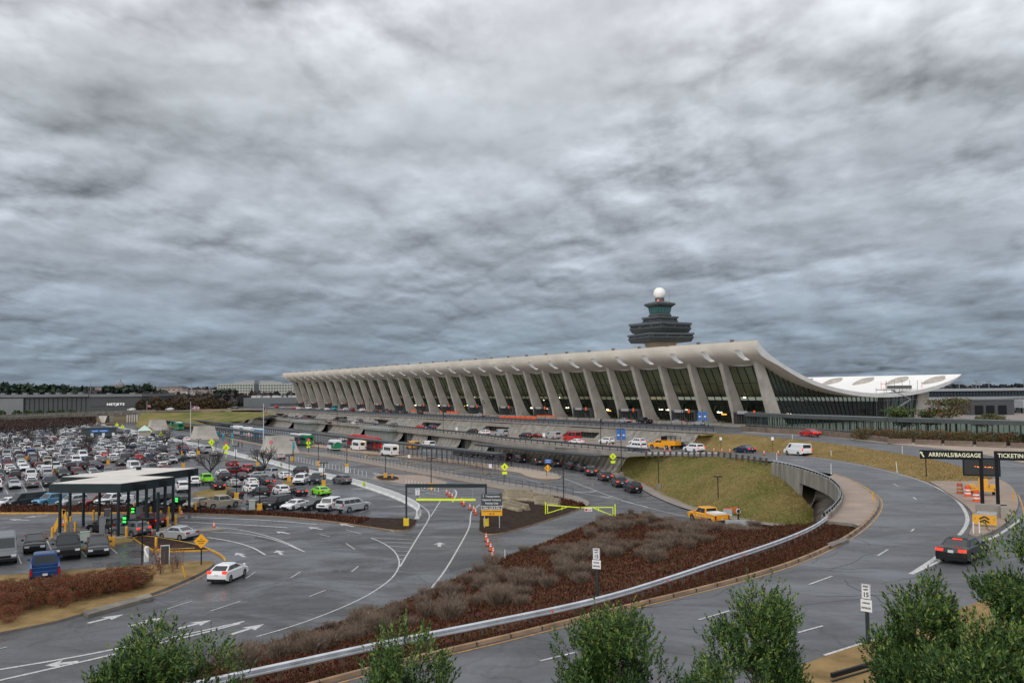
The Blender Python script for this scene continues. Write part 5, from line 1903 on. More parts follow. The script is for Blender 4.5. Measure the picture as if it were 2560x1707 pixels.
minibus(at(895, 1126), UAZ, "white shuttle bus with pale side graphics, middle of the three", "white", None)
minibus(at(835, 1125), UAZ, "white and green shuttle bus, farthest of the three", "white", "green", 6.0)
def bus(loc, rz, label, c0, c1, L_=12.0, H=3.1, Wd=2.55, roofc="white"):
 root = empty("bus", loc, rz, label, "bus")
 mb = MB()
 mb.box((0, 0, .35 + (H - .35) / 2), (L_, Wd, H - .35), 0, .995, .97)
 mb.build("body", PAINT[c0], root)
 mb = MB()
 mb.box((L_ * .30, 0, .5 + (H - .55) / 2 + .02), (L_ * .40, Wd + .05, H - .75))
 mb.build("coloured_panel", PAINT[c1], root)
 g = MB()
 for s in (-1, 1):
  g.box((0, s * (Wd / 2 + .02), 1.95), (L_ * .86, .06, .85))
 g.box((L_ / 2, 0, 1.8), (.08, Wd - .3, 1.3))
 g.box((-L_ / 2, 0, 2.1), (.08, Wd - .9, .7))
 g.build("window", M_CGLASS, root)
 r = MB()
 r.box((-.5, 0, H + .12), (L_ * .7, Wd * .6, .28), 0, .96)
 r.build("roof_unit", PAINT[roofc], root)
 t = MB()
 for s in (-1, 1):
  t.box((-L_ / 2 - .01, s * (Wd / 2 - .25), 1.0), (.08, .2, .4))
 t.build("taillight", M_TAILON, root)
 td, rd_ = wheel_mesh(.5)
 for wx in (L_ / 2 - 2.6, -L_ / 2 + 3.2):
  for s in (-1, 1):
   wo = ob("wheel", td, root, (wx, s * (Wd / 2 - .12), .5))
   ob("rim", rd_, wo)
 return root
bus(at(762, 1112), UAZ, "green and light blue coach standing beside the nearest concrete shaft", "green", "light blue", 9.5, 3.2)
bus(W(72, 78.5), UAZ, "red and white bus behind the taxi canopy, nearer of two", "red", "red", 10.5, 3.2, roofc="red")
bus(W(86, 76.5), UAZ, "red and white bus behind the taxi canopy, farther of two", "red", "red", 10.5, 3.2, roofc="red")
bus(W(108, 88), UAZ, "white roofed bus under the dark bus stop canopy", "grey", "light blue", 12, 3.1)
bus(W(152, 87.5), UAZ, "blue and white bus with lit lamps at the bus stops, nearest of the white line", "light blue", "white", 12, 3.2)
bus(W(168, 87), UAZ, "white bus second in the line at the bus stops", "white", "light blue", 12, 3.2)
bus(W(184, 86.5), UAZ, "white bus third in the line at the bus stops", "white", "light blue", 12, 3.2)
bus(W(246, 96), UAZ, "green bus beside the farthest concrete shaft", "green", "green", 9, 3.2)
# yellow airfield pickup being loaded at the barriers
ypk = vehicle("pickup", "yellow", at(1770, 1306), AZ(-22), "yellow work pickup with white cargo box, parked at the concrete barriers", None, False, name="work_pickup")
mb = MB()
mb.box((-1.75, 0, 1.3), (1.9, 1.5, .34))
mb.build("cargo_box", M_WHITEP, ypk)
mb = MB()
for i in range(7):
 for s in (-1, 1):
  mb.box((-2.3 + i * .62, s * 1.022, .86), (.26, .02, .10))
mb.build("reflective_stripe", M_WHITEP, ypk)
# yellow utility truck on the arrivals road
yt = vehicle("pickup", "yellow", at(1655, 1121, hA), AZ(-45), "yellow utility truck with a ladder rack on the arrivals road", None, False, name="utility_truck", cat="truck")
mb = MB()
mb.box((-2.3, 0, 1.25), (3.4, 2.1, .9))
mb.build("tool_body", PAINT["yellow"], yt)
mb = MB()
for x in (-3.9, -2.8, -1.7, -.6):
 for s in (-1, 1):
  mb.box((x, s * .95, 2.1), (.07, .07, 1.0))
for s in (-1, 1):
 mb.box((-2.25, s * .95, 2.6), (3.6, .08, .08))
 mb.box((-2.25, s * .95, 2.25), (3.6, .06, .06))
mb.box((-.55, 0, 2.2), (.25, 1.7, .8))
mb.build("ladder_rack", M_BLACK, yt)
# the silver flank of the taxi on the departures road
# ------------------------------------------------------------ street furniture
ORD = ["nearest", "second nearest", "third nearest", "fourth nearest"] + [ordw(i) + " nearest" for i in range(5, 130)]
def face_cam(loc, yaw=0.0):
 """z rotation whose local -y side looks back at the camera"""
 return math.atan2(loc[1], loc[0]) - math.pi / 2 + yaw
# guardrail of the foreground loop
gr = empty("guardrail", rail_line[0][:2] + (0,), 0, "long galvanised guardrail curving along the mulch bank in the foreground", "guardrail")
gl0 = Vector((rail_line[0][0], rail_line[0][1], 0))
mb = MB()
rl = resample(rail_line, 160)
rows = []
for i, p in enumerate(rl):
 a, b = Vector(rl[max(0, i - 1)]), Vector(rl[min(159, i + 1)])
 d = (b - a).normalized()
 nn = Vector((d.y, -d.x, 0))
 base = Vector(p) - gl0
 rows.append([tuple(base + nn * o + Vector((0, 0, z))) for o, z in ((.02, .42), (.09, .47), (.09, .53), (.02, .585), (.09, .64), (.09, .70), (.02, .75), (-.01, .75), (.05, .69), (-.02, .585), (.05, .5), (-.01, .42))])
mb.loft(rows, closed=True)
mb.build("rail", mat("guardrail_zinc", (.62, .65, .69), .38, .18, 1.2, metal=.65), gr)
mb = MB()
for p in resample(rail_line, 44):
 q = Vector(p) - gl0
 mb.box((q.x - .03, q.y + .12, q.z + .25), (.09, .12, .62), .5)
mb.build("posts", mat("post_wood", (.10, .075, .055), .8, .3, 3), gr)
mb = MB()
for i, p in enumerate(resample(rail_line, 20)[1::3]):
 q = Vector(p) - gl0
 mb.box((q.x + .09, q.y - .1, q.z + .585), (.06, .06, .12), .5)
mb.build("reflector", M_ORANGE, gr)
# wooden guard posts with cable beside the arrivals ramp
gpx = [(x, 1141 + max(0, (x - 1800)) * .16 - .0) for x in range(1616, 1930, 15)]
gpl = [U(x, y, hA) for x, y in gpx]
M_POST = mat("guard_post", (.075, .06, .045), .85, .3, 3)
g0 = None
for i, p in enumerate(gpl):
 if g0 is None:
  mb = MB()
  mb.box((0, 0, .35), (.3, .3, 1.0))
  g0 = mb.build("guard_post", M_POST, None, p)
  tag(g0, "brown wooden guard post beside the arrivals ramp, first from the left end", "guard post", "wooden guard posts along the arrivals ramp")
 else:
  c = g0.copy()
  COL.objects.link(c)
  c.location = p
  c["label"] = f"brown wooden guard post beside the arrivals ramp, {ordw(i + 1)} from the left end"
mb = MB()
for a, b in zip(gpl, gpl[1:]):
 mb.bar((a[0] + .2, a[1] + .1, a[2] + .62), (b[0] + .2, b[1] + .1, b[2] + .62), .05, .22)
tag(mb.build("guardrail", M_METAL), "thin steel rail fixed behind the wooden guard posts on the ramp", "guardrail")
# --- lamp posts
def lamp(px, top, base, label, kind="T", foot=True, z=0.0, group="lamp posts of the car park and lower roads", w=1.3):
 p = U(*base, z)
 d = p[1]
 h = (base[1] - top) * math.hypot(p[1], 0) / F
 o = empty("lamp_post", p, face_cam(p), label, "lamp post", group)
 mb = MB()
 mb.box((0, 0, h / 2), (.13, .13, h))
 mb.build("pole", M_BLACK, o)
 mb = MB()
 if kind == "T":
  for s in (-1, 1):
   mb.box((s * (w * .32), 0, h), (w * .52, .36, .14))
 else:
  mb.box((.1, 0, h), (.3, .3, .7))
  mb.box((.55, 0, h - .7), (.5, .35, .3))
 mb.build("lamp_head", M_BLACK, o)
 if foot:
  mb = MB()
  mb.box((0, 0, .48), (.68, .68, .96), 0, .96)
  mb.build("footing", M_SAFE if foot is True else M_CONCDK, o)
 return o
LP = [((591, 1247), 1169, "lamp post with yellow base in front of the second car row"), ((649, 1276), 1192, "lamp post with yellow base behind the black luxury suv"),
   ((809, 1214), 1157, "lamp post beside the lone grey suv and the white barrier"), ((722.6, 1204), 1139, "lamp post with yellow base on the middle green strip"),
   ((732, 1151), 1100, "lamp post with blue sign at the foot of the nearest concrete shaft"), ((795.8, 1163), 1107, "lamp post left of the white flexible posts"),
   ((867, 1170), 1118, "lamp post carrying a small speed sign"), ((963.4, 1195), 1137, "lamp post with yellow base beside the yellow hydrant"),
   ((1078, 1222), 1146, "lamp post with yellow base between the white flexible posts and the clearance gantry"), ((589, 1159), 1115, "lamp post beside the far white barrier"),
   ((644, 1166), 1126, "lamp post beyond the red cars near the barrier"), ((496, 1136), 1098, "lamp post left of the crossing sign at the barrier"), ((540, 1132), 1106, "lamp post by the middle of the far barrier"),
   ((456, 1136), 1090, "lamp post at the far right edge of the packed cars"), ((343, 1108), 1071, "lamp post by the little green roofed kiosk"), ((66, 1150), 1112, "lamp post among the packed cars at far left"),
   ((93, 1165), 1125, "lamp post among packed cars, second from left"), ((131, 1185), 1145, "tall lamp post in the packed cars left of centre"), ((157, 1190), 1155, "lamp post above the left end of the toll canopy"),
   ((270, 1160), 1118, "lamp post among packed cars in the middle"), ((297, 1152), 1112, "lamp post in the packed cars right of the middle"), ((327, 1160), 1118, "lamp post beside the wide bare tree"), ((360, 1160), 1120, "lamp post right of the wide bare tree"),
   ((192, 1120), 1082, "lamp post left of the dark ticket building"), ((164, 1100), 1066, "far lamp post left of the dark ticket building"), ((80, 1128), 1095, "far lamp post at the left of the car park"), ((458, 1168), 1148, "low lamp post behind the toll canopy roof")]
for b, t, l in LP:
 lamp(b[0], t, b, l)
lamp(0, 1300, (355, 1413), "lamp post standing at the right end of the red hedge", foot=False, w=2.0)
lamp(0, 1254, (278, 1364), "lamp post on a big yellow base behind the small dark electric car", foot=True, w=2.0)
lamp(0, 1142.5, (1409, 1246), "tall black pole at the end of the long railing island", "X", foot=False)
lamp(0, 1152, (1647, 1224), "black lamp post on the grass slope, left one of two", foot=2)
lamp(0, 1192, (1796, 1264), "black lamp post on the grass slope behind the yellow work pickup", foot=False, w=1.0)
lamp(0, 1073, (1554, 1192), "tall black lamp post carrying blue banners below the arrivals railing", foot=2, w=1.2)
for x, t, b, l in ((1502, 1051, 1112, "tall black pole behind the arrivals railing by the white police suv"), (1108, 1035, 1083, "tall black pole on the arrivals edge left of the red car"), (843, 1002, 1062, "black pole on the arrivals edge near the box truck")):
 lamp(x, t, (x, b), l, "X", False, 3.62, "black poles on the upper road edges")
for x, t, b, l in ((1207, 1002, 1044, "black pole with camera on the departures deck, middle"), (924, 998, 1034, "black pole with camera on the departures deck, left"), (1705, 1015, 1068, "black pole with camera on the departures deck beside the blue banners"), (767, 1000, 1026, "black pole with camera on the departures deck, far left")):
 lamp(x, t, (x, b), l, "X", False, 6.42, "black poles on the upper road edges")
# --- flat signs on posts
def signpost(base, h, z=0.0):
 p = U(*base, z)
 return p
def add_sign(name, base, top_y, label, cat="sign", z=0.0, group=None, pole=.06, polemat=None, yaw=0.0):
 p = U(base[0], base[1], z)
 pz = p[2]
 dist = math.hypot(p[0], p[1])
 h = (base[1] - top_y) * p[1] / F
 o = empty(name, p, face_cam(p, yaw), label, cat, group)
 mb = MB()
 mb.box((0, 0, h / 2), (pole, pole, h))
 mb.build("post", polemat or M_BLACK, o)
 return o, h, p[1] / F
def plate(o, cx, cz, w, h, mt, name="panel", y=-.05, t=.03, diamond=False):
 mb = MB()
 if diamond:
  r = w / 2
  vs = []
  for yy in (y - t, y):
   vs += [(cx, yy, cz - r), (cx + r, yy, cz), (cx, yy, cz + r), (cx - r, yy, cz)]
  mb.add(vs, [(0, 1, 2, 3), (7, 6, 5, 4), (0, 4, 5, 1), (1, 5, 6, 2), (2, 6, 7, 3), (3, 7, 4, 0)])
 else:
  mb.box((cx, y - t / 2, cz), (w, t, h))
 return mb.build(name, mt, o)
M_INK = mat("sign_black", (.01, .01, .01), .5)
M_SIGNW = mat("sign_white", (.80, .80, .80), .5)
M_SIGNY = mat("sign_amber", (.85, .40, .01), .5)
M_SIGNG = mat("sign_dark_grey", (.045, .055, .06), .5)
RX = (math.radians(90), 0, 0)
# pedestrian crossing diamonds
for (bx, by, cy, sz, lab) in ((1262, 1207, 1167, 1.0, "fluorescent pedestrian crossing sign on the long railing island"), (1533, 1182, 1141, 1.0, "fluorescent pedestrian crossing sign in front of the ribbed wall"),
         (565, 1146, 1119, 1.15, "fluorescent crossing sign below a red round sign by the barrier"), (528.6, 1128, 1105, 1.15, "fluorescent crossing sign left of the barrier middle"),
         (771, 1132, 1107, 1.0, "fluorescent crossing sign before the green coach"), (375, 1090, 1077, 1.1, "fluorescent crossing sign beyond the green roofed kiosk"),
         (402, 1100, 1086, 1.1, "fluorescent crossing sign above the far bare tree"), (306, 1078, 1067, 1.1, "far fluorescent sign at the overpass end of the barrier"), (292, 1072, 1062, 1.1, "farthest fluorescent sign before the overpass")):
 o, h, k = add_sign("crossing_sign", (bx, by), cy - 8, lab, "road sign", 0, "fluorescent crossing signs", .09, M_FLUO if sz > 1 else M_BLACK)
 zc = (by - cy) * k
 pl = plate(o, 0, zc, 1.35 * sz * (1.15 if sz > 1 else 1), 0, M_FLUO, "diamond_panel", -.08, diamond=True)
 plate(o, 0, zc - 1.05 * sz, .85, .45, M_FLUO, "lower_panel", -.08)
 mb = MB()                                         # the walking figure
 f = sz * .8
 mb.lathe((0, -.13, zc + .27 * f), [(.001, -.07), (.07, 0), (.001, .07)], 8)
 mb.bar((0, -.13, zc + .2 * f), (0, -.13, zc - .06 * f), .11, .03, (0, 1, 0))
 mb.bar((0, -.13, zc - .04 * f), (.13, -.13, zc - .34 * f), .07, .03, (0, 1, 0))
 mb.bar((0, -.13, zc - .04 * f), (-.13, -.13, zc - .34 * f), .07, .03, (0, 1, 0))
 mb.bar((0, -.13, zc + .15 * f), (.15, -.13, zc + .02 * f), .05, .03, (0, 1, 0))
 mb.bar((0, -.13, zc + .15 * f), (-.14, -.13, zc + .02 * f), .05, .03, (0, 1, 0))
 mb.build("walking_figure", M_INK, pl)
# round no entry signs
for bx, by, cy, z, lab in ((677, 1142, 1106, 0, "round red sign in front of the nearest concrete shaft"), (771, 1133, 1099, 0, "round red sign on the green coach's corner"), (564, 1145, 1109.5, 0, "round red sign above the crossing sign"), (491, 1092, 1077, 0, "round red sign on the middle concrete shaft")):
 o, h, k = add_sign("no_entry_sign", (bx + .6, by), cy - 4, lab, "road sign", z, "round red signs")
 mb = MB()
 zc = (by - cy) * k
 n = 16
 vs = [(0.42 * math.cos(6.2832 * i / n), yy, zc + .42 * math.sin(6.2832 * i / n)) for yy in (-.12, -.07) for i in range(n)]
 mb.add(vs, [tuple(range(n)), tuple(range(2 * n - 1, n - 1, -1))] + [(i, i + n, (i + 1) % n + n, (i + 1) % n) for i in range(n)])
 d_ = mb.build("disc", mat("sign_red", (.6, .02, .02), .5), o)
 plate(o, 0, zc, .5, .12, M_SIGNW, "bar", -.125)
# orange diamond with blue board above
o, h, k = add_sign("split_lane_sign", (1367, 1192), 1147, "amber diamond sign with two arrows under a blue board, on the second island tip", "road sign", 0, None, .08)
plate(o, .2, (1192 - 1170) * k, 1.35, 0, M_SIGNY, "diamond_panel", -.08, diamond=True)
for s in (-1, 1):
 mb = MB()
 c0, zc = .2 + s * .2, (1192 - 1170) * k
 mb.bar((c0, -.13, zc - .2), (c0 + s * .1, -.13, zc + .08), .09, .03, (0, 1, 0))
 mb.add([(c0 - .12 + s * .1, -.14, zc + .05), (c0 + .14 + s * .1, -.14, zc + .05), (c0 + s * .16, -.14, zc + .26)], [(0, 1, 2)])
 mb.build("arrow", M_INK, o)
pb = plate(o, .25, (1192 - 1153) * k, 1.25, .75, M_BLUE, "blue_panel", -.08)
for j in range(2):
 plate(o, .25, (1192 - 1153) * k + .16 - j * .32, .9, .07, M_SIGNW, "text_line", -.12)
# small white regulation signs
for bx, by, cy, w_, h_, z, lab in ((1022.6, 1160, 1140.6, .55, .7, 0, "small white sign on the taxi railing, left one"), (1226, 1192, 1165, .6, .75, 0, "small white sign left of the crossing sign"), (1044, 1256, 1229, .62, .95, 0, "white speed 5 sign under the clearance gantry"),
           (867, 1190, 1174, .7, 1.1, 0, "white speed 5 sign among the white flexible posts"), (1141.5, 1087, 1072, .6, .9, 3.62, "small pale sign on the arrivals edge, left one"), (1359.7, 1103, 1087, .6, .9, 3.62, "small pale sign on the arrivals edge behind the silver minivan"),
           (1802.5, 1127, 1096.5, .45, .55, 4.2, "small white sign on the grass median, left one"), (1932, 1130, 1096.5, .45, .55, 5.0, "small white sign on the grass median, right one"), (804, 1190, 1174, 1.1, .8, 0, "pair of white red bordered boards on a pole by the barrier"),
           (589, 1150, 1129, .6, 1.2, 0, "white board on the far barrier lamp")):
 o, h, k = add_sign("small_sign", (bx, by), cy - 3, lab, "road sign", z, "small white signs")
 zc = (by - cy) * k
 plate(o, 0, zc, w_, h_, M_SIGNW)
 if "speed 5" in lab:
  text("SPEED\nLIMIT", .17, M_INK, o, (0, -.09, zc + .28), RX)
  text("5", .5, M_INK, o, (0, -.09, zc - .18), RX)
# speed limit 15 / radar enforced, twice
for (bx, by, y0, y1, y2, w_, yaw, z, lab) in ((1493.4, 1500, 1372.6, 1401, 1423, .44, -.35, 5.2, "speed limit 15 sign behind the guardrail on the mulch bank"), (2170, 1612, 1463.4, 1500.4, 1530.4, .44, -.35, 5.2, "speed limit 15 sign on the grass in the foreground between the evergreens")):
 p = U(bx, by, z)
 o = empty("speed_limit_sign", p, face_cam(p, yaw), lab, "road sign", "speed limit signs")
 k = p[1] / F
 mb = MB()
 mb.box((0, .02, (by - y0) * k / 2), (.14, .1, (by - y0) * k * .98))
 mb.build("post", mat("sign_post_green", (.018, .03, .028), .5), o)
 zt, zm, zb = (by - y0) * k, (by - y1) * k, (by - y2) * k
 a_ = plate(o, 0, (zt + zm) / 2 + .005, w_ * .86, zt - zm - .02, M_SIGNW, "upper_panel", -.03)
 b_ = plate(o, 0, (zm + zb) / 2 - .005, w_ * 1.06, zm - zb - .02, M_SIGNW, "lower_panel", -.03)
 mb = MB()
 for cz, ww, hh in (((zt + zm) / 2 + .005, w_ * .86, zt - zm - .02),):
  for s in (-1, 1):
   mb.box((s * (ww / 2 - .015), -.064, cz), (.008, .006, hh - .03))
   mb.box((0, -.064, cz + s * (hh / 2 - .018)), (ww - .03, .006, .008))
 mb.build("border", M_INK, a_)
 hh = zt - zm
 text("SPEED", .095, M_INK, o, (0, -.068, zt - hh * .16), RX, sx=.95, bold=.002)
 text("LIMIT", .095, M_INK, o, (0, -.068, zt - hh * .36), RX, sx=.95, bold=.002)
 text("15", .27, M_INK, o, (0, -.068, zt - hh * .70), RX, sx=.95, bold=.006)
 text("RADAR", .105, M_INK, o, (0, -.068, zm - (zm - zb) * .3), RX, sx=.9, bold=.002)
 text("ENFORCED", .105, M_INK, o, (0, -.068, zm - (zm - zb) * .7), RX, sx=.72, bold=.002)
# big information sign
p = U(1230, 1322, 0)
o = empty("information_sign", p, face_cam(p, -.1), "grey and amber vehicle company sign with clearance warning on two posts", "road sign")
k = p[1] / F
mb = MB()
for s in (-1, 1):
 mb.box((s * .88, .04, 1.8), (.09, .09, 3.6))
mb.build("post", M_METAL, o)
plate(o, 0, 3.36, 2.42, 1.32, M_SIGNG, "grey_panel", -.03, .05)
plate(o, 0, 2.47, 2.42, .44, M_SIGNW, "white_panel", -.03, .05)
plate(o, 0, 2.47, 2.30, .34, M_SIGNG, "name_strip", -.078, .01)
plate(o, 0, 1.90, 2.42, .68, M_SIGNY, "amber_panel", -.03, .05)
for j, t_ in enumerate(("Transportation", "Network Company", "Vehicles Only")):
 text(t_, .29, M_SIGNW, o, (.12 if j == 0 else .0, -.09, 3.78 - j * .40), RX, sx=.95, bold=.005)
text("Uber, Lyft & Alto", .30, M_SIGNW, o, (0, -.095, 2.47), RX, sx=.95, bold=.006)
text("CAUTION: CLEARANCE", .235, M_INK, o, (0, -.09, 2.07), RX, sx=.88, bold=.004)
text("10' 6\"", .30, M_INK, o, (0, -.09, 1.75), RX, bold=.006)
mb = MB()
mb.bar((-.98, -.09, 3.65), (-.98, -.09, 3.88), .04, .02, (0, 1, 0))
mb.add([(-1.06, -.1, 3.84), (-.90, -.1, 3.84), (-.98, -.1, 3.96)], [(0, 1, 2)])
mb.build("arrow", M_SIGNW, o)
# clearance gantry with the hanging fluorescent bar
a, b = Vector(U(1016, 1316, 0)), Vector(U(1215.7, 1317, 0))
o = empty("clearance_gantry", a, 0, "dark steel gantry over the rideshare lane with a hanging fluorescent bar", "gantry")
mb = MB()
for q in (Vector((0, 0, 0)), b - a):
 mb.box((q.x, q.y, 2.45), (.2, .2, 4.9))
mb.bar((-.1, 0, 4.85), tuple(b - a + Vector((.1, 0, 4.85))), .22, .42)
mb.build("frame", M_TEAL, o)
for q in (Vector((0, 0, 0)), b - a):
 mb = MB()
 mb.box((q.x, q.y - .1, .5), (.62, .5, 1.0))
 mb.build("yellow_base", mat("base_yellow", (.78, .55, .02), .5, .1, 2), o)
mb = MB()
c = a.lerp(b, .13) - a
e = a.lerp(b, .87) - a
mb.bar((c.x, c.y, 3.2), (e.x, e.y, 3.2), .2, .22)
mb.build("hanging_bar", M_FLUO, o)
mb = MB()
for q in (c.lerp(e, .05), c.lerp(e, .95)):
 mb.bar((q.x, q.y, 3.3), (q.x, q.y, 4.7), .02)
mb.build("chain", M_METAL, o)
# --- traffic cones
def cone_proto():
 o = empty("traffic_cone", (0, 0, 0), 0, "cone", "traffic cone")
 mb = MB()
 mb.box((0, 0, .03), (.42, .42, .06))
 mb.build("base", M_TRIM, o)
 mb = MB()
 mb.lathe((0, 0, .05), [(.17, 0), (.035, .88)], 12)
 b = mb.build("cone_body", M_ORANGE, o)
 mb = MB()
 mb.lathe((0, 0, .05), [(.118, .40), (.099, .52)], 12)
 mb.lathe((0, 0, .05), [(.088, .60), (.073, .69)], 12)
 mb.build("reflective_band", M_SIGNW, b)
 return o
cp = cone_proto()
CONES = [(1112.6, 1396, 0), (1231, 1400, 0), (1233, 1388, 0), (1226.8, 1376.5, 0), (1220, 1364, 0), (1215.8, 1352, 0), (1189.5, 1286, 0), (1184.5, 1278.7, 0), (1175, 1273.4, 0), (1159.8, 1264, 0), (1153.8, 1258, 0), (1131, 1246, 0), (1123.7, 1240.6, 0), (1116.8, 1235.5, 0)]
CONES = CONES[1:]
used = False
clab = ["nearest cone of the row below the vehicle company sign", "second cone of the row below the vehicle company sign", "third cone of the row below the vehicle company sign", "fourth cone of the row below the vehicle company sign", "farthest cone of the row below the vehicle company sign",
  "cone just left of the vehicle company sign", "second cone left of the vehicle company sign", "third cone left of the vehicle company sign", "nearer cone of the pair under the gantry bar", "farther cone of the pair under the gantry bar", "nearest of three cones beyond the hanging bar", "middle of three cones beyond the hanging bar", "farthest of three cones beyond the hanging bar"]
allc = [(x, y, z, l) for (x, y, z), l in zip(CONES, clab)]
allc += [(1910.5, 1137, hA, "cone on the arrivals ramp before the white van"), (1946, 1137, hA, "cone beside the front of the white van"), (1785, 1130, hA, "cone on the ramp left of the dark blue car, first"), (1804.5, 1131, hA, "cone on the ramp left of the dark blue car, second"),
   (1824.7, 1132, hA, "cone at the nose of the dark blue car"), (1615, 1128, hA, "tall cone at the end of the arrivals railing"), (1675, 1129, hA, "cone below the yellow utility truck, right one"), (1662, 1128, hA, "cone below the yellow utility truck, left one"),
   (1520, 1116, 3.62, "cone beside the white police style suv, left one"), (1528, 1117, 3.62, "cone beside the white police style suv, right one"),
   (159, 1315, 0, "cone by the yellow frame at the left of the toll canopy"), (378.6, 1337, 0, "cone on the toll island behind the silver saloon"), (454, 1291, 0, "cone at the end of the far toll island"), (535, 1322, 0, "cone standing on the yellow nosed island"), (400, 1402, 0, "cone beside the white gate arm near the hedge"), (1848, 1290, 0, "orange cone near the standing worker")]
for i, (x, y, z, l) in enumerate(allc):
 copy_tree(cp, U(x, y, z), .3 * i, l, "orange traffic cones")
for ch in list(cp.children):
 for g in list(ch.children):
  bpy.data.objects.remove(g)
 bpy.data.objects.remove(ch)
bpy.data.objects.remove(cp)
# --- white flexible posts
fp = MB()
fp.tube([(0, 0, 0), (0, 0, .95)], .045, 7)
fp.tube([(0, 0, 0), (0, 0, .05)], .12, 8)
f0 = fp.build("flexible_post", M_WHITEP)
me_fp = f0.data
bpy.data.objects.remove(f0)
def flex(P, label, group, mesh=me_fp, sc=1.0, tilt=0.0):
 o = bpy.data.objects.new("flexible_post", mesh)
 COL.objects.link(o)
 o.location = P
 o.scale = (1, 1, sc)
 o.rotation_euler = (0, tilt, 0)
 tag(o, label, "bollard", group)
a, b = U(707, 1143), U(916, 1190)
for i in range(27):
 k = i / 26
 flex(tuple(a[j] + (b[j] - a[j]) * k for j in range(3)), f"white flexible post of the long row, {ordw(27 - i)} from the near end", "white flexible posts in the long row")
a, b = U(1015, 1210), U(1096, 1228)
for i in range(11):
 k = i / 10
 flex(tuple(a[j] + (b[j] - a[j]) * k for j in range(3)), f"white flexible post beside the brick island, {ordw(11 - i)} from the near end", "white flexible posts by the brick island")
for x, y, h_, l, sc in ((2434, 1338, hA, "white flexible post before the crash cushion, left one", 1.05), (2449, 1338, hA, "white flexible post before the crash cushion, right one", 1.05), (2256, 1136, hU, "white marker post on the grass median top edge", 1.4), (2243, 1180, hA, "leaning white marker post on the grass median", 1.4),
        (2078, 1144, hA, "white marker post behind the road edge by the white van", 1.3), (2078, 1184, hA, "white marker post on the road inside the curve", 1.3), (1942, 1148, hA, "white marker post at the start of the curved wall", 1.1), (1981, 1099, hU, "white marker post left of the red taxi", 1.1), (1262.5, 1399, 0.0, "single white post at the foot of the mulch bank", 1.0)):
 flex(U(x, y, h_), l, "single white marker posts", sc=sc, tilt=-.08 if "leaning" in l else 0)
fy = MB()
fy.tube([(0, 0, 0), (0, 0, 1.0)], .06, 7)
f0 = fy.build("flexible_post", M_SAFE)
me_fy = f0.data
bpy.data.objects.remove(f0)
flex(U(2534, 1258, hA), "yellow marker post at the right edge of the sign island", "yellow marker posts", me_fy, 1.1)
flex(U(2183, 1256, hA), "yellow marker post on the brick pavement inside the curve", "yellow marker posts", me_fy, 1.0)
flex(U(464, 1447, 0), "leaning yellow marker post on the dry grass verge", "yellow marker posts", me_fy, 1.2, -.25)
# yellow steel bollards of the toll plaza
by_ = MB()
by_.lathe((0, 0, 0), [(.14, 0), (.14, 1.25), (.09, 1.33)], 10)
f0 = by_.build("bollard", M_SAFE)
me_by = f0.data
bpy.data.objects.remove(f0)
BOL = [(130.6, 1347), (176.5, 1317), (164, 1332), (188, 1332), (316, 1345), (281.6, 1335), (234, 1300), (252.6, 1315), (401.6, 1302), (421.4, 1291), (419.4, 1318), (438.8, 1313), (369.4, 1333), (376.5, 1291), (390, 1375), (335.7, 1280), (449.6, 1291), (489, 1280), (492.0 - 169, 1290), (493.0, 1134)]
for i, (x, y) in enumerate(BOL):
 o = bpy.data.objects.new("bollard", me_by)
 COL.objects.link(o)
 o.location = U(x, y, 0)
 tag(o, f"yellow steel bollard of the toll plaza, {ordw(sorted(BOL).index((x, y)) + 1)} from the left", "bollard", "yellow bollards around the toll lanes")
# --- railings on the islands
def rail_line_obj(px, label, h=1.1, step=1.9, z=.15, mt=None):
 L_ = smoothline([U(x, y, 0) for x, y in px], None, 1)
 ln = sum(math.dist(a, b) for a, b in zip(L_, L_[1:]))
 pts = resample(L_, max(3, int(ln / step)))
 base = Vector(pts[0])
 o = empty("railing", base, 0, label, "railing", "railings on the lower islands")
 mb = MB()
 for p in pts:
  q = Vector(p) - base
  mb.box((q.x, q.y, z + h / 2), (.07, .07, h))
 tag(mb.build("posts", M_RAIL, o), kind="stuff")
 mb = MB()
 for a, b in zip(pts, pts[1:]):
  a, b = Vector(a) - base, Vector(b) - base
  for zz in (h, h * .55):
   mb.bar((a.x, a.y, z + zz), (b.x, b.y, z + zz), .06)
 mb.build("rails", M_RAIL, o)
rail_line_obj([(820, 1138), (880, 1146), (976, 1163), (1050, 1177), (1109, 1188), (1218, 1206), (1326, 1224), (1433, 1241)], "long dark railing on the wide island in front of the bus lane")
rail_line_obj([(760, 1109), (900, 1126), (1000, 1138), (1109, 1150), (1231, 1166), (1326, 1177), (1394, 1188), (1400, 1194)], "dark railing beside the taxi lane, ending at the island tip", step=1.7)
rail_line_obj([(560, 1092), (660, 1110), (745, 1131)], "railing between the two nearer concrete shafts")
rail_line_obj([(425, 1066), (480, 1074), (560, 1090)], "railing left of the middle concrete shaft")
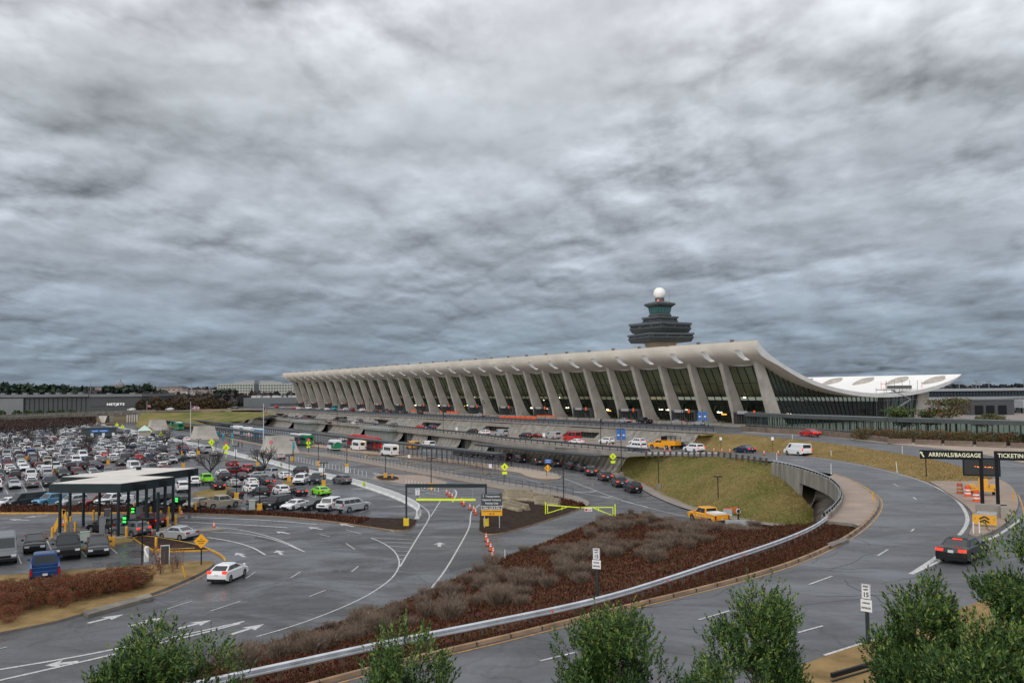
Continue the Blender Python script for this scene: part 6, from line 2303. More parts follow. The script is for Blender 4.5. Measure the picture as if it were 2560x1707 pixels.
# --- white barrier along the car park: one segment after another
bw = resample(barr_w, 400)
dist = [0]
for p, q in zip(bw, bw[1:]):
 dist.append(dist[-1] + math.dist(p, q))
def along(d):
 j = 0
 while j < len(dist) - 2 and dist[j + 1] < d:
  j += 1
 k = (d - dist[j]) / (dist[j + 1] - dist[j])
 return tuple(bw[j][q] + (bw[j + 1][q] - bw[j][q]) * k for q in range(3))
JP = [(-.30, 0), (-.30, .10), (-.14, .36), (-.09, .95), (.09, .95), (.14, .36), (.30, .10), (.30, 0)]
def jersey(Ls, name, mt, prof=JP):
 mb = MB()
 rows = [[(x, y, z) for y, z in prof] for x in (-Ls / 2, Ls / 2)]
 mb.loft(rows)
 n_ = len(prof)
 mb.add(rows[0] + rows[1], [tuple(range(n_)), tuple(range(2 * n_ - 1, n_ - 1, -1))])
 return mb.build(name, mt)
j0 = jersey(3.55, "barrier_segment", M_BARR)
mj = j0.data
bpy.data.objects.remove(j0)
nseg = int(dist[-1] / 3.65)
for i in range(nseg):
 d0 = dist[-1] - (i + .5) * 3.65
 a, b = Vector(along(d0 - 1.7)), Vector(along(d0 + 1.7))
 o = bpy.data.objects.new("barrier_segment", mj)
 COL.objects.link(o)
 o.location = (a + b) / 2
 o.rotation_euler = (0, 0, math.atan2(b.y - a.y, b.x - a.x))
 tag(o, f"white road barrier block, {ORD[i]} of the line beside the car park", "barrier", "white barrier blocks beside the car park")
# fluorescent panels hung on the barrier
for x, y in ((919, 1218), (777, 1181), (708, 1167), (637, 1150), (490, 1113), (425, 1101), (347, 1084)):
 p = Vector(U(x, y, 0))
 rz = UAZ + (-.35 if x < 850 else -.75)
 mb = MB()
 mb.box((0, 0, .68), (1.9, .03, .62))
 o = mb.build("banner", M_FLUO)
 o.location = (p.x - .45, p.y - .55, 0)
 o.rotation_euler = (0, 0, rz)
 tag(o, f"fluorescent yellow banner hung on the white barrier, {ordw([919, 777, 708, 637, 490, 425, 347].index(x) + 1)} from the near end", "banner", "fluorescent banners on the white barrier")
# old concrete barriers stacked on the triangular bed
OLD = [((1262, 1237), (1330, 1240), 0), ((1300, 1241), (1392, 1256), 0), ((1258, 1243), (1336, 1251), 0), ((1255, 1250), (1345, 1256), 0), ((1345, 1256), (1400, 1262), 0), ((1258, 1262), (1322, 1279), 0), ((1256, 1270), (1300, 1281), 0), ((1340, 1262), (1398, 1268), 0)]
M_OLD = mat("old_barrier_concrete", (.16, .13, .085), .9, col2=(.36, .31, .22), var=.3, scale=1.2, detail=8)
for i, (p0, p1, zz) in enumerate(OLD):
 a, b = Vector(U(*p0, 0)), Vector(U(*p1, 0))
 ln = min(7.5, (b - a).length)
 o = jersey(ln, "barrier_block", M_OLD, [(-.38, 0), (-.38, .2), (-.18, .4), (-.13, .8), (.13, .8), (.18, .4), (.38, .2), (.38, 0)])
 o.location = (a + b) / 2 + Vector((0, 0, .15 + zz))
 o.rotation_euler = (0, 0, math.atan2(b.y - a.y, b.x - a.x))
 tag(o, f"old stained concrete barrier stored on the triangular bed, {['back row left', 'back row right', 'second row', 'third row', 'right end', 'front left, long', 'nearest to the sign', 'right end, lower'][i]}", "concrete barrier", "old concrete barriers stored on the bed")
# fluorescent gate at the ramp
a, b = Vector(U(1364, 1287, 0)), Vector(U(1538, 1294, 0))
o = empty("swing_gate", a, 0, "fluorescent yellow double swing gate across the side lane", "gate")
d = b - a
mb = MB()
for k in (0, 1):
 q = d * k
 mb.box((q.x, q.y, .85), (.12, .12, 1.7))
mb.build("gate_post", M_FLUO, o)
for k0, k1, s in ((.03, .5, 1), (.97, .52, -1)):
 mb = MB()
 p0, p1 = d * k0, d * k1
 e1 = p0.lerp(p1, .45)
 mb.bar((p0.x, p0.y, 1.3), (p1.x, p1.y, 1.12), .1)
 mb.bar((p0.x, p0.y, .25), (p0.x, p0.y, 1.3), .1)
 mb.bar((p0.x, p0.y, .25), (p0.lerp(p1, .62).x, p0.lerp(p1, .62).y, 1.15), .09)
 mb.bar((e1.x, e1.y, .75), (e1.x, e1.y, 1.2), .08)
 mb.build("gate_leaf", M_FLUO, o)
pl = plate(o, 0, 0, .95, .42, M_SIGNW, "notice_panel")
q = d * .62
pl.location = (q.x, q.y - .12, .92)
mb = MB()
n = 12
mb.add([(q.x - .28 + .15 * math.cos(6.2832 * i / n), q.y - .24, .92 + .15 * math.sin(6.2832 * i / n)) for i in range(n)], [tuple(range(n))])
mb.build("red_disc", MATS["sign_red"], o)
text("DO NOT\nENTER", .15, MATS["sign_red"], o, (q.x + .14, q.y - .24, .92), RX, lsp=.9)
# hydrant
p = U(980.4, 1196, 0)
mb = MB()
mb.lathe((0, 0, .15), [(.17, 0), (.17, .08), (.12, .1), (.12, .55), (.15, .58), (.11, .7), (.03, .78)], 12)
mb.box((0, 0, .6), (.5, .14, .14))
h = mb.build("hydrant", M_SAFE)
h.location = p
tag(h, "yellow fire hydrant on the small mulch bed beside a lamp", "hydrant")
# --- toll plaza canopy
zt = 5.95
A_, B_, C_ = Vector(U(122.4, 1210, zt)), Vector(U(302, 1210, zt)), Vector(U(438, 1192.5, zt))
D_ = Vector(U(496, 1170, zt))
E_ = Vector(U(351, 1169.5, zt))
F_ = Vector(U(151, 1192, zt))
toll = empty("toll_canopy", (A_.x, A_.y, 0), 0, "dark steel toll plaza canopy with flat white roof in two staggered slabs", "canopy")
def loc(v, z=None): return (v[0] - A_.x, v[1] - A_.y, (v[2] if z is None else z))
mb = MB()
# rear slab
G_, H_ = Vector(U(258, 1193, zt)), Vector(U(340, 1190, zt))
rear = [loc(F_), loc(G_), loc(H_), loc(D_), loc(E_)]
mb.prism([p[:2] for p in rear], zt - .95, zt)
front = [loc(A_), loc(B_), loc(C_), loc(H_.lerp(D_, .02)), loc(G_)]
front = [loc(A_), loc(B_), loc(C_), loc(Vector(U(340, 1190, zt))), loc(Vector(U(258, 1191.5, zt)))]
mb.prism([p[:2] for p in front], zt - .97, zt + .02)
mb.build("fascia", M_TEAL, toll)
M_TROOF = mat("toll_roof_white", (.66, .62, .57), .6, .12, .4, detail=8)
mb = MB()
def inset(poly, k):
 c = Vector((sum(p[0] for p in poly) / len(poly), sum(p[1] for p in poly) / len(poly)))
 return [tuple(c + (Vector(p[:2]) - c) * k) for p in poly]
mb.prism(inset(rear, .97), zt + .005, zt + .05)
mb.prism(inset(front, .97), zt + .03, zt + .07)
r_ = mb.build("roof_top", M_TROOF, toll)
mb = MB()
v = loc(Vector(U(347, 1175, zt)))
mb.box((v[0], v[1], zt + .2), (.5, .5, .4))
mb.build("roof_vent", M_BLACK, toll)
for (x, yb) in ((149, 1346), (174, 1316), (208, 1314), (248, 1300), (295, 1344), (320, 1312), (343, 1300), (394, 1373 - 30), (385, 1300), (412, 1316), (432, 1302), (473, 1282), (365, 1330)):
 p = Vector(U(x, yb, 0))
 mb = MB()
 mb.box((p.x - A_.x, p.y - A_.y, (zt - .9) / 2), (.25, .25, zt - .9), -.5)
 mb.build("column", M_TEAL, toll)
# lane displays hung on the front fascia
for x, y, w in ((348, 1214, 1.5), (401, 1206, 1.5), (471, 1181, 1.4)):
 p = Vector(U(x, y, zt - .45))
 mb = MB()
 mb.box((p.x - A_.x + .1, p.y - A_.y - .3, zt - .45), (1.5, .35, .55), .95 - .4)
 d_ = mb.build("lane_display", M_BLACK, toll)
 mb = MB()
 mb.box((p.x - A_.x + .02, p.y - A_.y - .5, zt - .45), (1.0, .02, .10), .95 - .4)
 mb.build("display_text", mat("green_dim", (.02, .25, .03), .5, emit=(.02, .6, .04), estr=.35), d_)
for x, y, s in ((312, 1299, 1.0), (366, 1287, 1.0), (333, 1275, .9), (441.5, 1250.5, .7)):
 p = Vector(U(x, y + 10, 0)) if s > .8 else Vector(U(x, 1345, 0))
 zz = 1.9 if s > .8 else (1345 - 1250.5) * p.y / F
 if s > .8:
  p = Vector(U(x, y, 1.9))
 mb = MB()
 mb.box((p.x - A_.x, p.y - A_.y + .1, zz), (.45, .2, .8 * s + .15), -.35)
 sg = mb.build("lane_signal", M_BLACK, toll)
 mb = MB()
 for j in (-1, 1):
  mb.box((p.x - A_.x - .03, p.y - A_.y - .03, zz + j * .2 * s), (.34 * s + .06, .03, .2 * s), -.35)
 mb.build("green_light", M_GREENLIT, sg)
# toll islands with machines and arms
for i, (pa, pb) in enumerate((((120, 1349), (205, 1338)), ((158, 1333), (300, 1318)), ((235, 1316), (330, 1296)), ((215, 1337), (318, 1346)), ((350, 1336), (445, 1318)), ((395, 1304), (450, 1292)), ((452, 1332), (556, 1324)))):
 a, b = Vector(U(*pa, 0)), Vector(U(*pb, 0))
 mb = MB()
 dd = (b - a)
 mb.box((0, 0, .1), (dd.length, 1.5, .2))
 k_ = mb.build("toll_island", M_SIDE)
 k_.location = (a + b) / 2
 k_.rotation_euler = (0, 0, math.atan2(dd.y, dd.x))
 tag(k_, f"raised concrete island between toll lanes, {['leftmost', 'second from the left', 'middle back', 'middle front', 'right of the middle', 'far right, back', 'right end with yellow nose'][i]}", "island", "toll lane islands")
for i, (x, y, w, h, mt, l) in enumerate(((256, 1334, .7, 1.9, "grey", "tall grey payment machine beside the waiting dark suv"), (268, 1296, .8, 1.2, "grey", "pale grey cabinet at the back of the toll lanes"), (348, 1300, .8, 1.7, "grey", "grey machine below the green lane lights"), (212, 1352, .95, 1.0, "pale", "pale green electrical box on the grass behind the black pickup"),
          (175, 1330, .5, 1.2, "grey", "small grey toll machine on the left island"), (630, 1274, .8, 1.25, "pale", "pale electrical cabinet at the head of the parked cars"))):
 p = U(x, y, 0)
 mb = MB()
 mb.box((0, 0, h / 2), (w, .6, h))
 mb.box((0, 0, h + .03), (w + .08, .68, .06))
 o = mb.build("machine", mat("machine_" + mt, (.22, .23, .25) if mt == "grey" else (.38, .45, .42), .5))
 o.location = p
 o.rotation_euler = (0, 0, face_cam(p))
 tag(o, l, "cabinet")
p = U(140, 1330, 0)
mb = MB()
mb.bar((-.3, 0, .1), (.9, 0, 2.6), .5, .15, (0, 1, 0))
mb.bar((.9, 0, 2.6), (1.3, 0, .9), .35, .15, (0, 1, 0))
o = mb.build("yellow_frame", M_SAFE)
o.location = p
tag(o, "slanted yellow steel frame at the left column of the toll canopy", "frame")
# gate arm and booth near the hedge
p = U(366, 1403, 0)
o = empty("barrier_gate", p, -.9, "white gate barrier with raised arm beside the red hedge", "barrier gate")
mb = MB()
mb.box((0, 0, .6), (.35, .35, 1.2))
mb.lathe((0, 0, 1.2), [(.22, 0), (.24, .18), (.12, .26)], 10)
mb.build("housing", M_WHITEP, o)
mb = MB()
mb.bar((0, -.2, 1.15), (2.2, -.5, .75), .12)
mb.build("arm", M_WHITEP, o)
p = U(412, 1413, 0)
o = empty("booth", p, face_cam(p), "open white edged grey booth between the bare bushes", "booth")
mb = MB()
mb.box((0, 0, .9), (.7, .4, 1.8))
mb.build("cabinet_body", M_SIGNG, o)
mb = MB()
for s in (-1, 1):
 mb.box((s * .38, -.2, .95), (.06, .06, 1.9))
mb.box((0, -.2, 1.9), (.82, .06, .06))
mb.build("white_frame", M_WHITEP, o)
# amber diamond notice at the verge
p = U(503, 1415, 0)
o = empty("warning_sign", p, face_cam(p, -.25), "amber diamond warning sign on a black post at the verge", "road sign")
mb = MB()
mb.box((0, 0, 1.35), (.1, .1, 2.7))
mb.build("post", M_BLACK, o)
plate(o, 0, 2.35, 1.35, 0, M_SIGNY, "diamond_panel", -.07, diamond=True)
for j, t_ in enumerate(("NO", "PEDESTRIAN", "ACCESS")):
 text(t_, .16, M_INK, o, (0, -.115, 2.55 - j * .2), RX, sx=.8)
# --- overhead signs on the paved island
for px_, side, txt, wid, lab in ((2457, -1, "ARRIVALS/BAGGAGE", 4.95, "black overhead sign reading arrivals and baggage on a tall post"), (2496, 1, "TICKETING/CHECK-IN", 5.6, "black overhead sign reading ticketing at the right edge")):
 p = U(px_, 1276, 5.35)
 o = empty("overhead_sign", p, face_cam(p, .02 if side < 0 else -.02), lab, "overhead sign", "black overhead signs")
 mb = MB()
 mb.box((0, .05, 2.55), (.30, .26, 5.1))
 mb.build("post", mat("sign_black_frame", (.007, .009, .012), .55, spec=.2), o)
 mb = MB()
 x0 = side * wid / 2 + side * (-.17)
 mb.box((x0, -.02, 4.72), (wid, .34, .76))
 pan = mb.build("panel", MATS["sign_black_frame"], o)
 mcream = mat("sign_cream_letters", (.74, .72, .50), .5, emit=(.74, .72, .5), estr=.12)
 if side < 0:
  text(txt, .50, mcream, o, (x0 + .28, -.2, 4.72), RX, sx=.84, space=1.06, bold=.010)
  mb = MB()
  ax, az_ = -wid + .30, 4.62
  mb.bar((ax + .2, -.2, az_ - .12), (ax + .02, -.2, az_ + .2), .10, .02, (0, 1, 0))
  mb.add([(ax - .14, -.21, az_ + .18), (ax + .16, -.21, az_ + .26), (ax - .05, -.21, az_ + .38)], [(0, 1, 2)])
  mb.build("arrow", mcream, o)
 else:
  text(txt, .50, mcream, o, (.12, -.2, 4.72), RX, sx=.84, space=1.06, bold=.010, align='LEFT')
p = U(2480, 1296, 5.35)
mb = MB()
mb.box((0, 0, .45), (2.3, .9, .9))
mb.box((.95, -.6, .45), (.5, 1.6, .9))
o = mb.build("sign_footing", M_CONC)
o.location = U(2478, 1288, 5.35)
o.rotation_euler = (0, 0, face_cam(p))
tag(o, "heavy concrete footing block under the two overhead sign posts", "footing")
# thin post with sign seen end on in the grass median
p = U(2316, 1193, 5.3)
mb = MB()
mb.box((0, 0, 1.35), (.09, .09, 2.7))
o = mb.build("thin_post", M_BLACK)
o.location = p
tag(o, "thin black post in the dry grass left of the paved island", "post")
# variable message board on its yellow trailer
p = U(2456, 1236, 5.35)
o = empty("message_board_trailer", p, face_cam(p, .08), "yellow trailer with a large dark electronic message board", "message board")
mb = MB()
mb.box((0, 0, .55), (2.0, 1.1, .35))
mb.box((-.9, 0, .85), (.55, 1.2, .28))
mb.box((.9, 0, .85), (.55, 1.2, .28))
mb.box((.1, .1, 1.1), (.85, .55, .9))
mb.bar((.8, -.3, .5), (1.45, -1.2, .25), .1)
mb.build("trailer_body", M_SAFE, o)
td, rd_ = wheel_mesh(.34)
for s in (-1, 1):
 wo = ob("wheel", td, o, (s * .98, 0, .34))
 wo.rotation_euler = (0, 0, math.pi / 2)
mb = MB()
mb.box((-.15, .1, 1.7), (.16, .16, 2.4))
mb.build("mast", M_SAFE, o)
mb = MB()
mb.box((.0, -.05, 2.72), (3.3, .22, 1.78))
bd = mb.build("board", M_BLACK, o)
mb = MB()
mb.box((.0, -.17, 2.72), (3.05, .03, 1.5))
mb.build("screen", mat("screen_dark", (.02, .022, .024), .35), bd)
mb = MB()
rr = random.Random(2)
x = -.55
while x < .95:
 w = rr.uniform(.05, .16)
 if not (.12 < x < .2):
  mb.box((x, -.195, 2.72 + rr.uniform(-.03, .05)), (w, .012, rr.uniform(.03, .09)))
 x += w + .03
mb.build("lit_letters", mat("led_orange", (.9, .2, .03), .5, emit=(1, .25, .04), estr=1.4), bd)
# striped barrels
def barrel(P, lab, fresh=True):
 o = empty("traffic_barrel", P, 0, lab, "traffic barrel", "orange and white traffic barrels")
 mo = M_ORANGE if fresh else mat("faded_orange", (.42, .10, .04), .6, .2, 3)
 mw = M_SIGNW if fresh else mat("dirty_white", (.40, .33, .28), .6, .2, 3)
 mb = MB()
 mb.lathe((0, 0, 0), [(.36, 0), (.36, .08), (.30, .1), (.25, 1.0), (.2, 1.04)], 16)
 b = mb.build("drum", mo, o)
 mb = MB()
 for z0, z1 in ((.24, .38), (.54, .68)):
  r0, r1 = .30 - .05 * (z0 - .1) / .9 + .008, .30 - .05 * (z1 - .1) / .9 + .008
  mb.lathe((0, 0, 0), [(r0, z0), (r1, z1)], 16)
 mb.build("white_band", mw, b)
barrel(U(2400, 1233, 5.35), "dirty faded barrel, leftmost of three beside the message board trailer", False)
barrel(U(2420, 1240, 5.35), "middle of three barrels, just left of the trailer wheel")
barrel(U(2441, 1252.5, 5.35), "nearest of three barrels, beside the overhead sign post")
# crash cushion
p = U(2462, 1316, 5.35)
o = empty("crash_cushion", p, face_cam(p, -.1), "crash cushion with yellow nose panel and black chevrons before the sign posts", "crash cushion")
mb = MB()
mb.box((0, 0, .52), (1.65, .12, .72))
nz_ = mb.build("nose_panel", M_SAFE, o)
mb = MB()
for zz in (.35, .6):
 for s in (-1, 1):
  mb.bar((0, -.08, zz + .18), (s * .33, -.08, zz - .02), .11, .02, (0, 1, 0))
for s in (-1, 1):
 mb.add([(s * .68, -.075, .62), (s * .60, -.075, .62), (s * .64, -.075, .52)], [(0, 1, 2)])
mb.build("chevron", M_INK, nz_)
mb = MB()
for s in (-1, 1):
 for zz in (.35, .55, .75):
  mb.bar((s * .72, .06, zz), (s * .62, 2.6, zz + .05), .05, .14)
for y in (.5, 1.1, 1.7, 2.3):
 for zz in (.8,):
  mb.box((0, y, zz), (1.3, .1, .12))
mb.build("side_rails", M_METAL, o)
# --- concrete barrier blocks before the hedge and the low wall left of them
for i, (x0, x1, y0, y1) in enumerate(((2219, 2279, 1109, 1110.5), (2289, 2353, 1111, 1114), (2362, 2432, 1114, 1117), (2442, 2516, 1117, 1120), (2527, 2600, 1120, 1123))):
 a, b = Vector(U(x0, y0, hU)), Vector(U(x1, y1, hU))
 o = jersey((b - a).length, "barrier_block", mat("old_median_concrete", (.16, .12, .095), .85, .3, .8), [(-.4, 0), (-.4, .2), (-.2, .45), (-.16, .95), (.16, .95), (.2, .45), (.4, .2), (.4, 0)])
 o.location = (a + b) / 2
 o.rotation_euler = (0, 0, math.atan2(b.y - a.y, b.x - a.x))
 tag(o, f"brown concrete barrier block before the low hedge, {['first', 'second', 'third', 'fourth', 'fifth'][i]} from the left", "concrete barrier", "concrete barrier blocks before the hedge")
pts = [U(x, y, hU) for x, y in ((1853, 1076), (1920, 1081), (2050, 1087.5), (2127, 1095), (2219, 1107))]
mb = MB()
for a, b in zip(pts, pts[1:]):
 mb.bar((a[0], a[1], a[2] + .5), (b[0], b[1], b[2] + .5), .5, 1.0)
tag(mb.build("low_wall", MATS["old_median_concrete"]), "low brown concrete wall along the departures road beside the taxi", "low wall")
# glazed walkway running right from the terminal
wk = empty("glazed_walkway", W(-8, 12, ZD), 0, "long glazed walkway with dark flat roof running right from the terminal", "walkway")
lo = Vector(W(-8, 12, ZD))
path = [W(-6, 11.8), W(-20, 15.2), W(-51, 19.4), W(-75, 19.4), W(-120, 19.8)]
def zU(p): return hU(p[0], p[1])
mb, gb, pb = MB(), MB(), MB()
pp = resample([(p[0], p[1], 0) for p in path], 60)
for i, (a, b) in enumerate(zip(pp, pp[1:])):
 mb.bar((a[0], a[1], 9.55), (b[0], b[1], 9.55), 4.2, .75)
 d_ = (Vector(b) - Vector(a)).normalized()
 nn = Vector((-d_.y, d_.x, 0))
 if nn.y > 0:
  nn = -nn
 for s in (1.75, -1.75):
  qa, qb = Vector(a) + nn * s, Vector(b) + nn * s
  za = zU(a)
  gb.add([(qa.x, qa.y, za), (qb.x, qb.y, za), (qb.x, qb.y, 9.2), (qa.x, qa.y, 9.2)], [(0, 1, 2, 3)])
  pb.box((qa.x, qa.y, (za + 9.2) / 2), (.16, .16, 9.2 - za))
  if s > 0:
   qm = (qa + qb) / 2
   pb.box((qm.x, qm.y, (za + 9.2) / 2), (.08, .08, 9.2 - za))
   pb.bar((qa.x, qa.y, za + .3), (qb.x, qb.y, za + .3), .1, .6)
WB(mb, "roof", mat("walkway_roof", (.075, .085, .085), .5, .15, .5), wk, lo)
WB(gb, "glazing", glass_mat("walkway_glass", (.66, .76, .72), .04, (.6, .7, .7)), wk, lo)
WB(pb, "mullions", mat("walkway_frame", (.028, .038, .038), .5), wk, lo)
mb = MB()
for i, (k, c) in enumerate(((18, 0), (21, 0), (26, 1), (29, 2))):
 a = Vector(pp[k])
 mb.m(c).box((a.x, a.y - .3, zU(pp[k]) + .9), (2.4, .1, 1.1), .9)
WB(mb, "advert_panel", [mat("advert_green", (.02, .32, .2), .5), M_BLUE, mat("advert_pale", (.5, .6, .6), .5)], wk, lo)
# luggage trolleys
mb = MB()
for i in range(46):
 p = W(-14 - i * .62, 17.5 + i * .06 + .8)
 z = hU(p[0], p[1])
 mb.bar((p[0], p[1], z), (p[0], p[1], z + 1.0), .05)
 mb.bar((p[0] + .5, p[1] + .4, z), (p[0] + .5, p[1] + .4, z + 1.0), .05)
 mb.bar((p[0], p[1], z + 1.0), (p[0] + .5, p[1] + .4, z + 1.0), .05)
a_, b_ = W(-14, 18.3), W(-42, 21)
for zz in (.35, .95):
 mb.bar((a_[0], a_[1], hU(*a_[:2]) + zz), (b_[0], b_[1], hU(*b_[:2]) + zz), .07)
tag(mb.build("luggage_trolleys", mat("trolley_steel", (.20, .21, .21), .5, metal=.4)), "long nested line of grey luggage trolleys before the walkway", "luggage trolleys")
# scaffold stair at the gable
sc_ = empty("scaffold", W(-3, -48, 3.5), 0, "steel scaffold with stairs and platform against the gable glass", "scaffold")
lo = Vector(W(-3, -48, 3.5))
mb = MB()
zs = (3.5, 6.2, 9.2, 12.2, 15.0)
for s in (-4.8, -1.5):
 for t in (-42, -45.5, -49, -52.5, -56):
  mb.bar(W(s, t, 3.2), W(s, t, 15.6 + (2.0 if s < -3 else 0)), .09)
for z in zs:
 for s in (-4.8, -1.5):
  mb.bar(W(s, -42, z), W(s, -56, z), .08)
 for t in (-42, -49, -56):
  mb.bar(W(-4.8, t, z), W(-1.5, t, z), .08)
WB(mb, "frame", MATS["trolley_steel"], sc_, lo)
mb = MB()
for i in range(4):
 t0, t1 = (-44, -52) if i % 2 == 0 else (-52, -44)
 mb.bar(W(-5, t0, zs[i]), W(-5, t1, zs[i + 1]), .7, .18)
mb.build if False else None
WB(mb, "stairs", M_METAL, sc_, lo)
mb = MB()
mb.box(W(-3.2, -47.5, 15.0), (11, 3.6, .2), NAZ)
mb.box(W(-5.0, -47.5, 15.7), (11, .1, .9), NAZ)
WB(mb, "platform", mat("scaffold_platform", (.12, .12, .12), .6), sc_, lo)
mb = MB()
for t in (-41.5, -43.5, -60):
 mb.bar(W(-3.5, t, 14.8), W(-3.5, t, 17.2), .1)
mb.bar(W(-3.5, -41.5, 16.6), W(-3.5, -43.5, 16.6), .1)
WB(mb, "orange_rail", M_ORANGE, sc_, lo)
# barricades on the departures pavement
for i, (x0, x1, y) in enumerate(((1250, 1343, 1047), (1343, 1391, 1044.5), (1117, 1148, 1033.5), (1028, 1041, 1029.5), (1101, 1105, 1032))):
 a, b = Vector(U(x0, y - (x1 - x0) * .0, 6.42)), Vector(U(x1, y + (x1 - x0) * .02, 6.42))
 mb = MB()
 n_ = max(1, int((b - a).length / 2.1))
 for j in range(n_):
  p, q = a.lerp(b, j / n_), a.lerp(b, (j + .9) / n_)
  mb.bar((p.x, p.y, 6.42 + .5), (q.x, q.y, 6.42 + .5), .35, .95)
 tag(mb.build("water_barrier", M_ORANGE), f"line of orange plastic barricades on the departures pavement, {['longest', 'right of the longest', 'by the black suv', 'far left', 'single piece'][i]}", "barricade", "orange barricades on the departures pavement")
# banners
for x, y, z, lab in ((1554, 1087, None, "pair of blue banners on the tall lamp post below the arrivals railing"), (1756, 1040, None, "pair of blue banners on a pole on the departures deck")):
 P0 = U(1554, 1192, 0) if x == 1554 else U(1756, 1068, 6.42)
 k = P0[1] / F
 zc = (1192 - 1087) * k if x == 1554 else 6.42 + (1068 - 1040) * k
 o = empty("banner_pair", (P0[0], P0[1] - .2, zc), face_cam(P0), lab, "banner", "blue banners on poles")
 for s in (-1, 1):
  mb = MB()
  mb.box((s * .45 * (k / .07), 0, 0), (.66 * (k / .07), .04, 27 * k if x == 1554 else 22 * k))
  b = mb.build("banner_cloth", M_BLUE, o)
  mb = MB()
  mb.box((s * .45 * (k / .07), -.04, -.1), (.34 * (k / .07), .02, 3 * k))
  mb.build("logo", M_SIGNW, b)
 if x != 1554:
  mb = MB()
  mb.box((0, 0.06, -.3), (.1, .1, 40 * k))
  mb.build("pole", M_BLACK, o)
for x, yb, yc, lab in ((734, 1152, 1114, "blue and green route board on the lamp before the nearest shaft"), (512, 1092, 1079, "blue and green route board on the middle shaft"), (558, 1098, 1089, "blue bus stop board right of the middle shaft"), (581, 1110, 1091, "blue bus stop board with a lit top"), (545, 1094, 1084, "narrow blue board beside the middle shaft"), (427, 1070, 1062, "narrow blue board at the farthest shaft")):
 p = U(x, yb, 0)
 k = p[1] / F
 o = empty("route_board", p, face_cam(p), lab, "route board", "blue route boards by the bus stops")
 mb = MB()
 mb.box((0, .05, (yb - yc) * k / 2), (.12, .12, (yb - yc) * k + 1))
 mb.build("post", M_FLUO if x in (581,) else M_RAIL, o)
 plate(o, 0, (yb - yc) * k, 5 * k, 17 * k if x == 734 else 12 * k, mat("route_blue", (.02, .25, .40), .5), "panel", -.06)
 plate(o, 0, (yb - yc) * k + 3 * k, 3 * k, 5 * k, mat("route_teal", (.05, .45, .40), .5), "upper_text", -.10)
# flagpoles
for i, (x, yt_, yb, lab) in enumerate(((367, 1004, 1052, "white flagpole with a small flag at the overpass"), (476, 1007, 1087, "white flagpole with a big striped flag in front of the grass bank"), (658.5, 1013, 1112, "white flagpole with a furled flag beside the nearest shaft"))):
 p = U(x, yb, 0)
 k = p[1] / F
 h = (yb - yt_) * k
 o = empty("flagpole", p, face_cam(p), lab, "flagpole", "white flagpoles")
 mb = MB()
 mb.tube([(0, 0, 0), (0, 0, h)], .11, 8, .06)
 mb.lathe((0, 0, h), [(.05, 0), (.2, .15), (.05, .3)], 8)
 mb.build("pole", M_WHITEP, o)
 fw, fh = ((8, 6), (19, 8), (7, 10))[i]
 fw, fh = fw * k, fh * k
 zt_ = h - (7 if i < 2 else 5) * k
 mb = MB()
 for j in range(9):
  mb.m(j % 2)
  rows = []
  for q in range(9):
   xx = fw * q / 8
   yy = .35 * math.sin(q * 1.1)
   dr = -(.35 * fh) * (q / 8) ** 1.2 if i != 2 else -fh * .5 * q / 8
   rows.append([(xx + .1, yy, zt_ - fh * j / 9 + dr), (xx + .1, yy, zt_ - fh * (j + 1) / 9 + dr)])
  mb.loft(rows)
 mb.m(2).box((.1 + fw * .2, 0.0, zt_ - fh * .28), (fw * .38, .3, fh * .45))
 mb.build("flag", [mat("flag_red", (.45, .05, .07), .7), mat("flag_white", (.7, .66, .66), .7), mat("flag_blue", (.05, .06, .2), .7)], o)
# ticket building and kiosk in the car park
a, b = Vector(U(212, 1097, 0)), Vector(U(284, 1097, 0))
k = a.y / F
o = empty("ticket_building", (a + b) / 2, face_cam((a + b) / 2), "dark grey flat building with a blue sign among the parked cars", "building")
w = (b - a).length
hh = 26 * k
mb = MB()
mb.box((0, 4, hh / 2), (w, 8, hh))
mb.box((0, 4, hh + .1), (w + .4, 8.4, .4))
mb.build("walls", mat("dark_cladding", (.05, .06, .065), .6, .15, .5), o)
mb = MB()
mb.box((w * .02, -.15, hh - .9), (w * .53, .15, 6.5 * k))
sg = mb.build("blue_sign", M_BLUE, o)
for j, (x_, ww) in enumerate(((-.12, .16), (.10, .16), (.2, .04))):
 mb = MB()
 mb.box((w * x_, -.26, hh - .9), (w * ww, .02, 2.5 * k))
 mb.build("sign_text", mat("sign_pale_blue", (.35, .55, .85), .5), sg)
mb = MB()
for x_ in (-.2, .12, .4):
 mb.box((w * x_, -.05, 1.1), (.9, .1, 2.0))
mb.build("door", M_SIGNW, o)
p = U(361, 1100, 0)
k = p[1] / F
o = empty("kiosk", p, face_cam(p), "small kiosk with a pale green pyramid roof beside the barrier", "kiosk")
mb = MB()
mb.box((0, 3, 1.6), (28 * k, 5, 3.2))
mb.build("walls", mat("kiosk_wall", (.4, .36, .3), .7), o)
mb = MB()
mb.box((0, 3, 4.1), (33 * k, 6, 1.8), 0, .05)
mb.build("roof", mat("kiosk_roof", (.5, .62, .56), .5), o)
